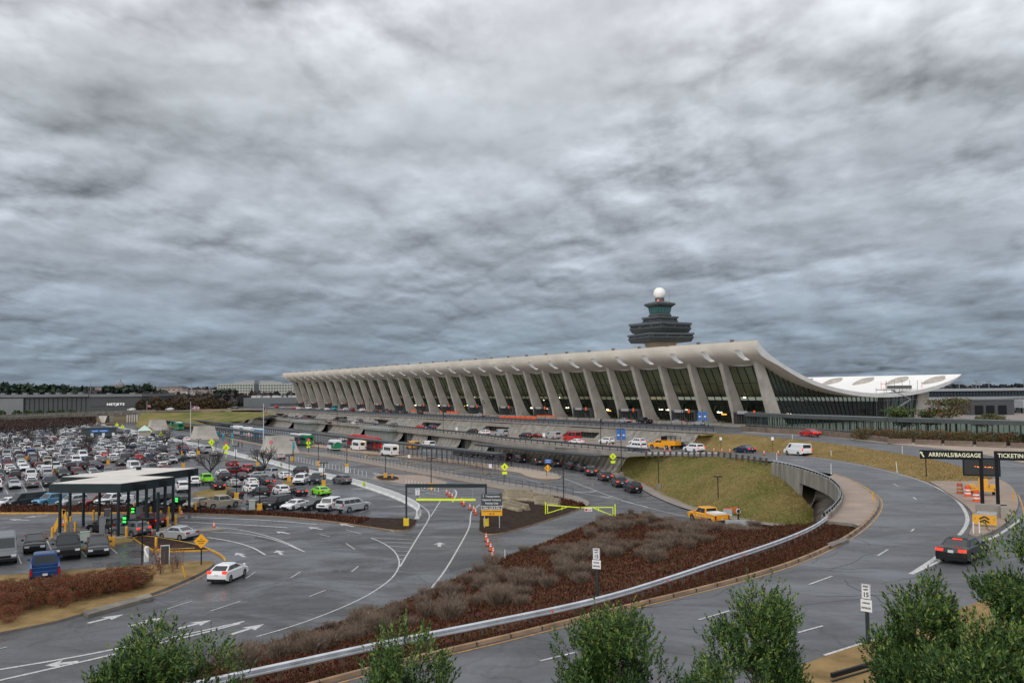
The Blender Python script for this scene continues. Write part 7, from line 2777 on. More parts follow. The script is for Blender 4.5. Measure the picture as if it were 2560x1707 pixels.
# pale concrete pieces beside the yellow work pickup
for i, (x0, x1, y, h) in enumerate(((1813, 1850, 1320, 1.0), (1850, 1886, 1321, .85), (1808, 1830, 1291, .75))):
 a, b = Vector(U(x0, y, 0)), Vector(U(x1, y, 0))
 o = jersey((b - a).length, "barrier_block", mat("blueish_concrete", (.36, .40, .41), .7, .15, .8))
 o.location = (a + b) / 2
 o.rotation_euler = (0, 0, math.atan2(b.y - a.y, b.x - a.x))
 tag(o, ["pale concrete barrier block behind the yellow work pickup, left one", "pale concrete barrier block behind the yellow work pickup, right one", "pale concrete block on the pavement behind the yellow work pickup"][i], "concrete barrier", "pale barrier blocks by the yellow work pickup")
mb = MB()
a, b = Vector(U(1810, 1291, 0)), Vector(U(1846, 1290, 0))
mb.bar((a.x, a.y, .95), (b.x, b.y, 1.05), .1, .2)
mb.bar((a.x, a.y, .55), (b.x, b.y, .6), .1, .2)
mb.bar((a.x, a.y, 0), (a.x, a.y, 1.0), .08)
mb.bar((b.x, b.y, 0), (b.x, b.y, 1.05), .08)
tag(mb.build("barricade", M_ORANGE), "orange striped barricade beside the standing worker", "barricade")
# --- people
def person(P, rz, lab, top, legs, hair, h=1.75, bag=None, vest=None):
 k = h / 1.75
 J = {"pel": (0, 0, .95), "sp": (0, .01, 1.2), "ch": (0, .0, 1.38), "nk": (0, -.01, 1.5), "hd": (0, -.03, 1.60), "ht": (0, -.02, 1.70)}
 V, E, R = [], [], []
 def a(p, r):
  V.append(tuple(q * k for q in p))
  R.append(r * k)
  return len(V) - 1
 pel = a(J["pel"], .15)
 sp = a(J["sp"], .14)
 ch = a(J["ch"], .16)
 nk = a(J["nk"], .06)
 hd = a(J["hd"], .095)
 ht = a(J["ht"], .085)
 E += [(pel, sp), (sp, ch), (ch, nk), (nk, hd), (hd, ht)]
 for s, fw in ((-1, .12), (1, -.12)):
  hp = a((s * .10, 0, .88), .105)
  kn = a((s * .11, -fw * .8, .50), .075)
  an = a((s * .11, fw * .2 - .02, .10), .05)
  to = a((s * .12, -.16 + fw * .2, .045), .04)
  E += [(pel, hp), (hp, kn), (kn, an), (an, to)]
  sh = a((s * .19, 0, 1.40), .07)
  el = a((s * .25, fw * .4, 1.13), .05)
  wr = a((s * .22, -.12 + fw * .6, .92), .035)
  ha = a((s * .20, -.17 + fw * .6, .84), .035)
  E += [(ch, sh), (sh, el), (el, wr), (wr, ha)]
 me = bpy.data.meshes.new("body")
 me.from_pydata(V, E, [])
 o = bpy.data.objects.new("person", me)
 COL.objects.link(o)
 sk = o.modifiers.new("skin", 'SKIN')
 for i, sv in enumerate(me.skin_vertices[0].data):
  sv.radius = (R[i], R[i])
 me.skin_vertices[0].data[0].use_root = True
 su = o.modifiers.new("sub", 'SUBSURF')
 su.levels = su.render_levels = 1
 dg = bpy.context.evaluated_depsgraph_get()
 m2 = bpy.data.meshes.new_from_object(o.evaluated_get(dg))
 o.modifiers.clear()
 o.data = m2
 for mt in (top, legs, mat("skin_tone", (.25, .14, .09), .6), hair):
  m2.materials.append(mt)
 for p in m2.polygons:
  z, y = p.center.z / k, p.center.y / k
  p.material_index = 0
  if z < .93:
   p.material_index = 1
  if abs(p.center.x) > .14 * k and z < .9 and z > .78:
   p.material_index = 2
  if z > 1.5:
   p.material_index = 2 if (y < -.06 and z < 1.66) else 3
  p.use_smooth = True
 o.location = P
 o.rotation_euler = (0, 0, rz)
 tag(o, lab, "person")
 if vest:
  mb = MB()
  mb.lathe((0, 0, 0), [(.17 * k, .98 * k), (.18 * k, 1.2 * k), (.19 * k, 1.36 * k)], 12)
  mb.build("vest", vest, o)
 return o
M_CB, M_CW, M_CT, M_CG = mat("cloth_black", (.015, .015, .017), .9), mat("cloth_white", (.6, .6, .6), .9), mat("cloth_teal", (.02, .25, .33), .9), mat("cloth_grey", (.15, .15, .16), .9)
M_HAIR = mat("dark_hair", (.02, .015, .012), .8)
person(U(1846, 1302, 0), .6, "person in black standing by the concrete blocks behind the yellow pickup", M_CW, M_CB, M_HAIR, 1.8, vest=M_CB)
person(U(1771, 1071, 6.42), 2.0, "person in a teal jacket beside the last car on the departures deck", M_CT, M_CB, M_HAIR)
person(W(-7, 6, ZD + .1), 1.0, "person in a white shirt at the end entrance of the terminal", M_CW, M_CB, M_HAIR)
person(U(605, 1118, 0), 2.2, "person in red crossing with luggage by the bus stops", mat("cloth_red", (.4, .03, .03), .9), M_CB, M_HAIR)
person(U(596, 1118, 0), 2.2, "person in black crossing by the bus stops, left of the one in red", M_CB, M_CB, M_HAIR)
person(U(573, 1108, 0), 1.2, "person in dark clothes waiting under the blue bus stop board", M_CG, M_CB, M_HAIR)
person(U(1278, 1166, 0), 2.5, "person in dark clothes on the taxi island behind the railing", M_CB, M_CB, M_HAIR)
person(U(862, 1030, 6.42), 0.5, "person in dark clothes at the far departures kerb", M_CG, M_CB, M_HAIR)
person(W(62, 9, ZD + .12), 0.5, "person in black on the departures pavement near the middle entrance", M_CB, M_CG, M_HAIR)
person(W(101, 10, ZD + .12), 0.9, "person in teal on the departures pavement behind the orange barricades", M_CT, M_CG, M_HAIR)
# ------------------------------------------------------------ plants
def leafm(name, c):
 m_ = mat(name, c, .55, .35, 6.0, spec=.3)
 return m_
LG1, LG2, LG3 = leafm("leaf_dark_green", (.024, .060, .016)), leafm("leaf_mid_green", (.062, .125, .028)), leafm("leaf_yellow_green", (.17, .22, .045))
LR1, LR2, LR3, LR4 = leafm("leaf_rust", (.27, .075, .035)), leafm("leaf_dark_red", (.20, .028, .022)), leafm("leaf_olive", (.11, .11, .03)), leafm("leaf_brown", (.16, .09, .055))
def leaf(mb, p, d, side, L_, w):
 """one pointed leaf from p along d"""
 q = p + d * L_
 m1 = p + d * L_ * .5 + side * w
 m2 = p + d * L_ * .5 - side * w
 mb.add([tuple(p), tuple(m1), tuple(q), tuple(m2)], [(0, 1, 2, 3)])
def rdir(r, zmin=-1.0):
 while True:
  v = Vector((r.uniform(-1, 1), r.uniform(-1, 1), r.uniform(zmin, 1)))
  if .05 < v.length < 1:
   return v.normalized()
def evergreen(P, top, half, seed, label, shoots=900, low=3.2, peaks=3):
 """glossy evergreen tree: upright shoots with whorls of pointed leaves over an open frame of limbs"""
 r = random.Random(seed)
 o = empty("evergreen_tree", P, r.uniform(0, 6), label, "tree", "evergreen trees in the foreground")
 H = top - P[2]
 mb = MB()
 mb.tube([(0, 0, 0), (.05, .02, H * .4), (0, .05, H - low * .8)], .11, 7, .04)
 limbs = []
 for i in range(14):
  a = r.uniform(0, 6.28)
  z0 = H - low * r.uniform(.35, 1.0)
  R_ = half * r.uniform(.4, .95)
  R_ *= .75
  z0 -= .5
  e = (R_ * math.cos(a), R_ * math.sin(a), z0 + r.uniform(.3, .7))
  mb.tube([(0, .02, z0 - .3), (e[0] * .5, e[1] * .5, z0 + .1), e], .028, 5, .008)
  limbs.append(e)
 mb.build("trunk", M_BARK, o)
 lobes = []
 for i in range(peaks + 9):
  a = r.uniform(0, 6.28)
  if i == 0:
   lobes.append((0, 0, H - .55, .55))
  elif i < peaks:
   rr = half * r.uniform(.25, .55)
   lobes.append((rr * math.cos(a), rr * math.sin(a), H - r.uniform(.7, 1.3), .5))
  else:
   rr = half * r.uniform(.4, 1.15)
   lobes.append((rr * math.cos(a), rr * math.sin(a), H - low * r.uniform(.45, 1.0), r.uniform(.4, .75)))
 lb = MB()
 cnt = 0
 while cnt < shoots:
  cx, cy, cz, cr_ = r.choice(lobes)
  v = rdir(r, -.5)
  k = r.uniform(.35, 1.0) ** .5
  p = Vector((cx, cy, cz)) + Vector((v.x, v.y, v.z * 1.25)) * cr_ * k * r.uniform(.85, 1.15)
  if noise.noise(p * 1.7 + Vector((seed, 0, 0))) < -.06:
   continue
  cnt += 1
  ax = (Vector((0, 0, 1)) * .9 + Vector((v.x, v.y, 0)) * .6 + rdir(r) * .25).normalized()
  ln = r.uniform(.12, .30)
  hgt = (p.z - (H - low)) / low
  for j in range(11):
   k = j / 10
   b = p + ax * ln * k
   sd = rdir(r)
   sd = (sd - ax * sd.dot(ax)).normalized()
   d = (sd * (1.0 - .55 * k) + ax * (.35 + .7 * k)).normalized()
   w = d.cross(ax)
   if w.length < .01:
    continue
   w.normalize()
   x = r.random() + (hgt - .5) * .35
   lb.m(0 if x < .42 else (1 if x < .88 else 2))
   leaf(lb, b, d, w, r.uniform(.055, .09), r.uniform(.012, .019))
 lb.build("crown", [LG1, LG2, LG3], o)
 return o
def tree_at(px, py, depth, half, seed, label, shoots, low=3.2, peaks=3, base=5.2):
 shoots = int(shoots * 1.6)
 d = pray(px, py)
 k = depth / d[1]
 return evergreen((d[0] * k, depth, base), CZ + d[2] * k, half, seed, label, shoots, low, peaks)
tree_at(385, 1585, 15.0, .85, 3, "low bushy evergreen treetop at the bottom left", 2000, 1.9, 6)
tree_at(1012, 1588, 15.0, .7, 5, "small pointed evergreen treetop, second from the left", 1400, 1.9, 4)
tree_at(1535, 1522, 15.5, .8, 8, "broad evergreen treetop below the middle of the guardrail", 2000, 2.2, 4)
tree_at(1905, 1484, 16.0, .7, 12, "slender evergreen treetop left of the foreground speed limit sign", 1900, 2.5, 4)
tree_at(1800, 1625, 15.0, .4, 18, "low evergreen shoots left of the slender treetop", 500, 1.4, 3)
tree_at(2300, 1472, 15.0, .65, 21, "wide evergreen treetop right of the foreground speed limit sign", 2000, 2.4, 6)
tree_at(2545, 1345, 14.0, .6, 33, "tallest dark evergreen treetop at the right edge", 2400, 3.4, 5)
tree_at(2470, 1560, 13.0, .8, 35, "dense low evergreen treetop filling the bottom right corner", 1900, 2.2, 6)
sheet("verge", [(-25, 1.5), (60, 1.5), (70, 24.5), (-22, 24.5)], 0, 5.1, M_DRYG)
VG = [(2062, 1644), (2113, 1626), (2161, 1611), (2250, 1583), (2330, 1553), (2450, 1505), (2700, 1400), (2800, 1900), (1500, 1900), (1850, 1720)]
sheet("verge", [U(x, y, 5.2) for x, y in VG], 0, 5.27, M_DRYG)
a, b = Vector(U(2080, 1708, 5.2)), Vector(U(2215, 1668, 5.2))
mb = MB()
mb.bar((a.x, a.y, 5.50), (b.x, b.y, 5.50), .12, .16)
mb.bar((a.x, a.y, 5.25), (b.x, b.y, 5.25), .1, .1)
tag(mb.build("timber_rail", M_BLACK), "dark kerb rail at the bottom edge of the foreground grass", "rail")
# --- clouds of small leaves for shrubs further off
def leafcloud(seed, n, rx, ry, rz, size, mats, weights, stems=True, zbias=0.0, holes=-.25):
 r = random.Random(seed)
 mb = MB()
 k = 0
 while k < n:
  v = rdir(r, -.9)
  q = r.uniform(.55, 1.0) ** .6
  p = Vector((v.x * rx * q, v.y * ry * q, rz * (1 + v.z * q)))
  if noise.noise(p * (1.6 / max(rx, .5)) * 1.3 + Vector((seed * 3.1, 0, 0))) < holes:
   continue
  lump = 1 + .28 * noise.noise(Vector((v.x * 2.2, v.y * 2.2, v.z * 2.2 + seed)))
  p = Vector((p.x * lump, p.y * lump, p.z * (1 + .15 * noise.noise(Vector((v.x * 3, v.y * 3, seed))))))
  d = (rdir(r) + v * .6 + Vector((0, 0, .4))).normalized()
  w = d.cross(rdir(r))
  if w.length < .05:
   continue
  w.normalize()
  mb.m(r.choices(range(len(mats)), [wt * (1 + 1.6 * max(0, noise.noise(p * .9 + Vector((i_ * 7.7, seed, 0))) * 2)) for i_, wt in enumerate(weights)])[0])
  leaf(mb, p, d, w, size * r.uniform(.7, 1.4), size * r.uniform(.22, .38))
  k += 1
 return mb
def shrub_set(name, meshes, stem_mesh, places, labels, cat, group, mats):
 for i, (P, sc, rz) in enumerate(places):
  o = empty(name, P, rz, labels[i] if isinstance(labels, list) else labels, cat, group)
  o.scale = (sc, sc, sc)
  ob("foliage", meshes[i % len(meshes)], o)
  ob("stems", stem_mesh, o)
def mesh_of(mb, name, mats):
 o = mb.build(name, mats)
 me = o.data
 bpy.data.objects.remove(o)
 return me
def stems(n, h, rr, seed, r0=.02):
 r = random.Random(seed)
 mb = MB()
 for i in range(n):
  a = r.uniform(0, 6.28)
  mb.tube([(0, 0, 0), (rr * .4 * math.cos(a), rr * .4 * math.sin(a), h * .5), (rr * math.cos(a), rr * math.sin(a), h)], r0, 4, r0 * .4)
 return mesh_of(mb, "stems", [M_BARK])
RED = [LR1, LR2, LR3, LR4]
red_m = [mesh_of(leafcloud(i, 3800, 1.5, 1.3, 1.0, .095, RED, (.9, .8, .45 + .5 * (i == 2), 1.0)), "foliage", RED) for i in range(3)]
rst = stems(9, .9, .5, 3)
rp_ = []
for x, y, sc in ((15, 1478, 1.0), (60, 1474, .95), (105, 1470, 1.0), (150, 1466, 1.05), (195, 1461, 1.0), (238, 1456, 1.05), (280, 1450, 1.1), (318, 1444, 1.05), (348, 1437, 1.0),
     (-15, 1505, 1.0), (30, 1503, 1.05), (80, 1500, 1.05), (128, 1494, 1.1), (178, 1488, 1.05), (226, 1480, 1.05), (272, 1472, 1.0), (312, 1464, .95), (345, 1456, .8),
     (-10, 1538, 1.0), (32, 1533, .9), (75, 1520, .9), (150, 1516, .85), (22, 1552, .7)):
 rp_.append((U(x, y + (26 if len(rp_) < 9 else (13 if len(rp_) < 18 else 2)), .15), sc * .86, x * .37))
labs = [f"red shrub of the lower left hedge, {('back row', 'middle row', 'front row')[0 if i < 9 else (1 if i < 18 else 2)]}, {ordw((i if i < 9 else (i - 9 if i < 18 else i - 18)) + 1)} from the left" for i in range(len(rp_))]
shrub_set("red_shrub", red_m, rst, rp_, labs, "shrub", "red leaved shrubs of the lower left hedge", RED)
thin_m = [mesh_of(leafcloud(20 + i, 700, .6, .6, 1.0, .08, RED, (.5, .6, .3, 1.2)), "foliage", RED) for i in range(2)]
shrub_set("thin_shrub", thin_m, stems(12, 1.7, .45, 8, .015), [(U(395, 1425, .15), 1.15, 0), (U(443, 1421, .15), 1.1, 1), (U(402, 1436, .15), .6, 2), (U(432, 1430, .15), .65, 3)],
    ["thin reddish bush before the white gate arm", "tall thin bush nearest the verge corner", "small round red bush at the foot of the thin bush", "small green red bush between the two thin bushes"], "shrub", "thin bushes on the verge corner", RED)
# dark hedge before the glazed walkway
HD = [LR4, LR1, LG1, LR3]
hed_m = [mesh_of(leafcloud(40 + i, 1500, 2.1, 1.7, 1.15, .2, HD, (1.0, .35, .9, .7), holes=-.35), "foliage", HD) for i in range(3)]
hst = stems(8, 1.5, 1.0, 5, .03)
pl_ = []
for i in range(22):
 x = 2150 + i * 20.5
 yb = 1099 + (x - 2150) * .036
 pl_.append((U(x, yb, hU), .9 + .12 * math.sin(i * 2.1), i * 1.3))
shrub_set("hedge_shrub", hed_m, hst, pl_, [f"dark shrub of the hedge before the glazed walkway, {ordw(i + 1)} from the left" for i in range(22)], "shrub", "hedge shrubs before the glazed walkway", HD)
# trees behind the walkway
PN = [LG1, LG2, LR3, LR4]
def broadtree(P, h, w, seed, mats, wts, label, name="tree", n=1800, size=.34, group=None, layered=True):
 r = random.Random(seed)
 o = empty(name, P, 0, label, "tree", group)
 mb = MB()
 mb.tube([(0, 0, 0), (.1, 0, h * .35), (-.1, .1, h * .6)], h * .028, 6, h * .012)
 cl = []
 for i in range(9):
  a = r.uniform(0, 6.28)
  z = h * r.uniform(.45, .95)
  R_ = w * r.uniform(.15, .85) * (1.15 - z / h * .6)
  e = Vector((R_ * math.cos(a), R_ * math.sin(a), z))
  mb.tube([(0, 0, z * .55), tuple(e * .6 + Vector((0, 0, z * .25))), tuple(e)], h * .012, 5, h * .004)
  cl.append(e)
 mb.build("trunk", M_BARK, o)
 lb = MB()
 for i in range(n):
  c = r.choice(cl)
  v = rdir(r)
  p = c + Vector((v.x * w * .42, v.y * w * .42, v.z * h * .10)) * r.uniform(.4, 1.1)
  d = (rdir(r) + Vector((0, 0, .5))).normalized()
  ww = d.cross(rdir(r))
  if ww.length < .05:
   continue
  ww.normalize()
  lb.m(r.choices(range(len(mats)), wts)[0])
  leaf(lb, p, d, ww, size * r.uniform(.7, 1.4), size * r.uniform(.2, .4))
 lb.build("crown", mats, o)
 return o
for (x, yb, yt_, w, s_, wt, lab, D) in ((2250, 1050, 1019, 5.2, 1, (.6, 1.3, .8, .1), "flat crowned green pine before the gable glass", 175), (2372, 1050, 998, 6.2, 2, (.5, .4, .5, 1.6), "spreading brownish tree right of the terminal gable", 175), (2318, 1051, 1022, 3.5, 4, (1, .8, .6, .6), "small dark green tree at the foot of the back pylon", 178), (2478, 1054, 1038, 4, 3, (.5, .8, .8, .6), "low pale green tree behind the walkway near the right edge", 178)):
 d = pray(x, yt_)
 k = D / d[1]
 P = (d[0] * k, D, hU(0, D))
 broadtree(P, CZ + d[2] * k - P[2], w, s_, PN, wt, lab, "tree", 2200, .42)
# --- leafless trees of the car park
def bare_tree(h, w, seed, nb=9, levels=3):
 r = random.Random(seed)
 mb = MB()
 def br(p, d, ln, rad, lv):
  q = p + d * ln
  mid = p + d * ln * .5 + rdir(r) * ln * .05
  mb.tube([tuple(p), tuple(mid), tuple(q)], max(.028, rad), 5 if lv < 2 else 3, max(.02, rad * .5), cap=False)
  if lv >= levels:
   return
  for i in range(6 if lv < 2 else 4):
   nd = (d + rdir(r) * .75 + Vector((0, 0, .25))).normalized()
   st_ = p + d * ln * r.uniform(.45, 1.0)
   br(st_, nd, ln * r.uniform(.5, .72), rad * .48, lv + 1)
 mb.tube([(0, 0, 0), (0, 0, h * .28)], h * .022, 7, h * .018)
 for i in range(nb):
  a = 6.28 * i / nb + r.uniform(-.3, .3)
  t = r.uniform(.35, .9) * w / h * 1.5
  d = Vector((math.cos(a) * t, math.sin(a) * t, 1)).normalized()
  br(Vector((0, 0, h * r.uniform(.2, .3))), d, h * .42, h * .014, 1)
 return mb
bt = [bare_tree(6.2, 5, i) for i in (1, 2, 5)]
btm = [mesh_of(b, "branches", [mat("bare_branch", (.060, .048, .045), .9, .3, 2)]) for b in bt]
wide = mesh_of(bare_tree(5.5, 9, 9, 13), "branches", [MATS["bare_branch"]])
for i, (x, yb, yt_, lab, ms) in enumerate(((15, 1142, 1085, "leafless tree at the left edge of the car park", 0), (61, 1104, 1070, "far leafless tree at upper left of the car park", 1), (119, 1131, 1094, "leafless tree among packed cars, third from the left", 2), (136, 1099, 1052, "tall far leafless tree by the dark brush", 0),
          (221, 1134, 1079, "leafless tree in front of the dark ticket building", 1), (316, 1131, 1080, "leafless tree below the green roofed kiosk", 2), (412, 1121, 1066, "leafless tree in front of the farthest shaft", 0), (392, 1170, 1122, "wide many stemmed leafless tree behind the toll canopy roof", 3),
          (526, 1200, 1115, "leafless tree beside the lime green pickup", 1), (662, 1192, 1112, "leafless tree over the silver pickup", 2))):
 p = U(x, yb, 0)
 h = (yb - yt_) * p[1] / F
 o = empty("bare_tree", p, i * 1.1, lab, "tree", "leafless trees in the car park")
 s_ = h / (6.2 if ms < 3 else 5.2)
 o.scale = (s_, s_, s_)
 ob("branches", (btm + [wide])[ms], o)
# --- grey leafless shrubs on the bank and the rusty ground cover
def twig_shrub(seed, n=420):
 r = random.Random(seed)
 mb = MB()
 for i in range(n):
  a = r.uniform(0, 6.28)
  b0 = r.uniform(0, .35)
  p = Vector((b0 * math.cos(a), b0 * math.sin(a), r.uniform(0, .3)))
  d = Vector((math.cos(a) * r.uniform(.1, .9), math.sin(a) * r.uniform(.1, .9), 1)).normalized()
  ln = r.uniform(.35, .85)
  w = d.cross(rdir(r)).normalized() * .009
  q = p + d * ln + rdir(r) * .06
  mb.m(i % 2)
  mb.add([tuple(p - w), tuple(p + w), tuple(q)], [(0, 1, 2)])
  for j in range(3):
   s0 = p + d * ln * r.uniform(.4, .9)
   d2 = (d + rdir(r) * .7).normalized()
   w2 = d2.cross(rdir(r)).normalized() * .007
   e = s0 + d2 * r.uniform(.12, .3)
   mb.add([tuple(s0 - w2), tuple(s0 + w2), tuple(e)], [(0, 1, 2)])
 return mb
M_TW1, M_TW2 = mat("twig_mauve", (.16, .115, .09), .95, .3, 3, spec=.1), mat("twig_pale", (.24, .19, .15), .95, .3, 3, spec=.1)
twm = [mesh_of(twig_shrub(i), "twigs", [M_TW1, M_TW2]) for i in range(4)]
NI, NJ = len(BANKG[0]), len(BANKG)
r = random.Random(77)
cnt = 0
def bank_pt(fi, fj):
 i, j = min(NI - 1, int(fi * (NI - 1))), min(NJ - 1, int(fj * (NJ - 1)))
 return BANKG[j][i]
spots = []
tries = 0
while len(spots) < 185 and tries < 6000:
 tries += 1
 p = bank_pt(r.random(), r.uniform(.03, .82))
 x, y = project(p)
 if not (430 < x < 1900 and y < 1720):
  continue
 # density as seen: thick in the belts of the photograph
 f = (x - 430) / 1470
 yc = 1660 - 340 * f ** .95                      # centre line of the belt
 if x > 1500:
  yc = 1345
 spread = 52 if x < 1500 else 50
 w_ = math.exp(-((y - yc) / spread) ** 2)
 if 1150 < x < 1420:
  w_ = max(w_ * .8, .35)
 if noise.noise(Vector((p[0] * .13, p[1] * .13, 2))) < -.02:
  w_ *= .12
 if r.random() > w_:
  continue
 if any((p[0] - q[0]) ** 2 + (p[1] - q[1]) ** 2 < .55 for q in spots):
  continue
 spots.append(p)
order = sorted(range(len(spots)), key=lambda i: spots[i][1])
for n_, i in enumerate(order):
 p = spots[i]
 x, y = project(p)
 part_ = "left end of the bank" if x < 900 else ("middle of the bank" if x < 1350 else ("upper bank left of the sign" if x < 1490 else "right part below the yellow pickup"))
 o = bpy.data.objects.new("twig_shrub", twm[n_ % 4])
 COL.objects.link(o)
 o.location = (p[0], p[1], p[2] - .05)
 o.rotation_euler = (0, 0, r.uniform(0, 6))
 s_ = r.uniform(.75, 1.5)
 o.scale = (s_, s_, s_ * r.uniform(.75, 1.0))
 tag(o, f"grey leafless shrub growing on the {part_}", "shrub", "grey leafless shrubs on the " + part_)
RU = [mat("cover_rust", (.105, .036, .024), .95, .3, 3, spec=.1), mat("cover_dark", (.055, .022, .016), .95, .3, 3, spec=.1), mat("cover_tan", (.14, .075, .045), .95, .3, 3, spec=.1), mat("cover_olive", (.075, .06, .022), .95, .3, 3, spec=.1)]
def cover(name, grid, n, label, size=.16, seed=5):
 r = random.Random(seed)
 mb = MB()
 ni, nj = len(grid[0]), len(grid)
 for _ in range(n):
  fi, fj = r.random() * (ni - 1.001), r.random() * (nj - 1.001)
  i, j = int(fi), int(fj)
  a, b = fi - i, fj - j
  p = Vector(grid[j][i]) * (1 - a) * (1 - b) + Vector(grid[j][i + 1]) * a * (1 - b) + Vector(grid[j + 1][i]) * (1 - a) * b + Vector(grid[j + 1][i + 1]) * a * b
  px_, py_ = project(p)
  if not (250 < px_ < 2250 and py_ < 1740):
   continue
  v = noise.noise(Vector((p.x * .25, p.y * .25, 9)))
  mb.m(r.choices((0, 1, 2, 3), (1.0, .9, .35 + max(0, v) * 1.2, .25 + max(0, -v)))[0])
  s_ = size * r.uniform(.6, 1.5) * (.7 + .6 * (p.y / 60))
  d = (rdir(r, 0) + Vector((0, 0, .9))).normalized()
  w = d.cross(rdir(r))
  if w.length < .05:
   continue
  w = w.normalized() * s_ * .30
  q = p + d * s_
  mb.add([tuple(p - w), tuple(p + w), tuple(q + w * .4), tuple(q - w * .4)], [(0, 1, 2, 3)])
 o = mb.build(name, RU)
 tag(o, label, "ground cover", None, "stuff")
cover("ground_cover", BANKG, 90000, "rusty brown ground cover on the bank", .10)
cover("ground_cover", verge_rows, 60000, "rusty ground cover between guardrail and kerb", .075, 6)
# low rusty plants on the lower beds
def scatter_bed(px, n, seed, label, hgt=.3):
 r = random.Random(seed)
 poly = [U(x, y, 0)[:2] for x, y in px]
 xs, ys = [p[0] for p in poly], [p[1] for p in poly]
 mb = MB()
 k = 0
 while k < n:
  x, y = r.uniform(min(xs), max(xs)), r.uniform(min(ys), max(ys))
  ins = False
  for (x0, y0), (x1, y1) in zip(poly, poly[1:] + poly[:1]):
   if (y0 > y) != (y1 > y) and x < (x1 - x0) * (y - y0) / (y1 - y0) + x0:
    ins = not ins
  if not ins:
   continue
  k += 1
  mb.m(r.choice((0, 0, 1, 1, 2)))
  p = Vector((x, y, .14))
  d = (rdir(r, 0) + Vector((0, 0, .8))).normalized()
  w = d.cross(rdir(r)).normalized() * .06
  q = p + d * hgt * r.uniform(.5, 1.5)
  mb.add([tuple(p - w), tuple(p + w), tuple(q + w * .4), tuple(q - w * .4)], [(0, 1, 2, 3)])
 tag(mb.build("ground_cover", RU), label, "ground cover", None, "stuff")
scatter_bed([(-40, 1265), (300, 1270), (560, 1277), (760, 1286), (860, 1293), (930, 1299), (900, 1312), (820, 1302), (700, 1291), (560, 1286), (420, 1281), (-40, 1282)], 9000, 3, "rusty low plants on the bed in front of the parked cars", .27)
scatter_bed([(1364, 1239), (1420, 1252), (1462, 1262), (1440, 1270), (1400, 1268), (1390, 1256)], 900, 4, "rusty low plants at the tip of the triangular bed")
# grass tufts standing on the bank edge by the road
mb = MB()
r = random.Random(8)
M_TUFT = mat("tuft_green", (.07, .08, .03), .9, .3, 3)
for i in range(2600):
 f = r.random()
 a = lbw[int(f * (NB - 1))]
 b = ubw[int(f * (NB - 1))]
 k = r.uniform(0.0, .05)
 p = Vector((a[0] + (b[0] - a[0]) * k, a[1] + (b[1] - a[1]) * k, .05 + 4 * k))
 if noise.noise(p * .5) < .1:
  continue
 d = (rdir(r, 0) * .5 + Vector((0, 0, 1))).normalized()
 w = d.cross(rdir(r)).normalized() * .012
 q = p + d * r.uniform(.25, .6)
 mb.add([tuple(p - w), tuple(p + w), tuple(q)], [(0, 1, 2)])
tag(mb.build("grass_tufts", M_TUFT), "green grass tufts along the foot of the bank", "grass", None, "stuff")
# lawn blades that break up the bowl and the median
def lawn(name, rows, n, seed, mats, label, s0=.16):
 r = random.Random(seed)
 mb = MB()
 ni, nj = len(rows[0]), len(rows)
 for _ in range(n):
  fi, fj = r.random() * (ni - 1.001), r.random() * (nj - 1.001)
  i, j = int(fi), int(fj)
  a, b = fi - i, fj - j
  p = Vector(rows[j][i]) * (1 - a) * (1 - b) + Vector(rows[j][i + 1]) * a * (1 - b) + Vector(rows[j + 1][i]) * (1 - a) * b + Vector(rows[j + 1][i + 1]) * a * b
  v = noise.noise(Vector((p.x * .12, p.y * .12, 4))) + .4 * noise.noise(Vector((p.x * .5, p.y * .5, 4)))
  mb.m(r.choices((0, 1, 2), (1.0, max(.05, .6 + v * 2.2), max(.05, .6 - v * 2.2)))[0])
  d = (rdir(r, 0) + Vector((0, 0, .8))).normalized()
  w = d.cross(rdir(r)).normalized() * s0 * .35
  q = p + d * s0 * r.uniform(.6, 1.4)
  mb.add([tuple(p - w), tuple(p + w), tuple(q)], [(0, 1, 2)])
 tag(mb.build(name, mats), label, "grass", None, "stuff")
GM = [mat("blade_straw", (.34, .26, .11), .95, .2, 1, spec=.1), mat("blade_green", (.12, .15, .03), .95, .2, 1, spec=.1), mat("blade_brown", (.27, .185, .085), .95, .2, 1, spec=.1)]
lawn("lawn_blades", BOWL, 60000, 1, GM, "straw and green grass blades of the bowl below the ramp", .13)
lawn("lawn_blades", MEDROWS, 30000, 2, [GM[0], GM[2], GM[2]], "dry grass blades of the median between the upper roads", .13)
# ------------------------------------------------------------ far surroundings
def far(px, py, depth):
 d = pray(px, py)
 k = depth / d[1]
 return (d[0] * k, depth, CZ + d[2] * k)
def facade_block(name, px0, px1, ytop, depth, dy, mt, label, roofmt=None, cat="building", base=0.0):
 a, b = far(px0, ytop, depth), far(px1, ytop, depth)
 o = empty(name, ((a[0] + b[0]) / 2, depth, base), 0, label, cat)
 w, h = b[0] - a[0], (a[2] + b[2]) / 2 - base
 mb = MB()
 mb.box((0, dy / 2, h / 2), (w, dy, h))
 mb.build("walls", mt, o)
 return o, w, h
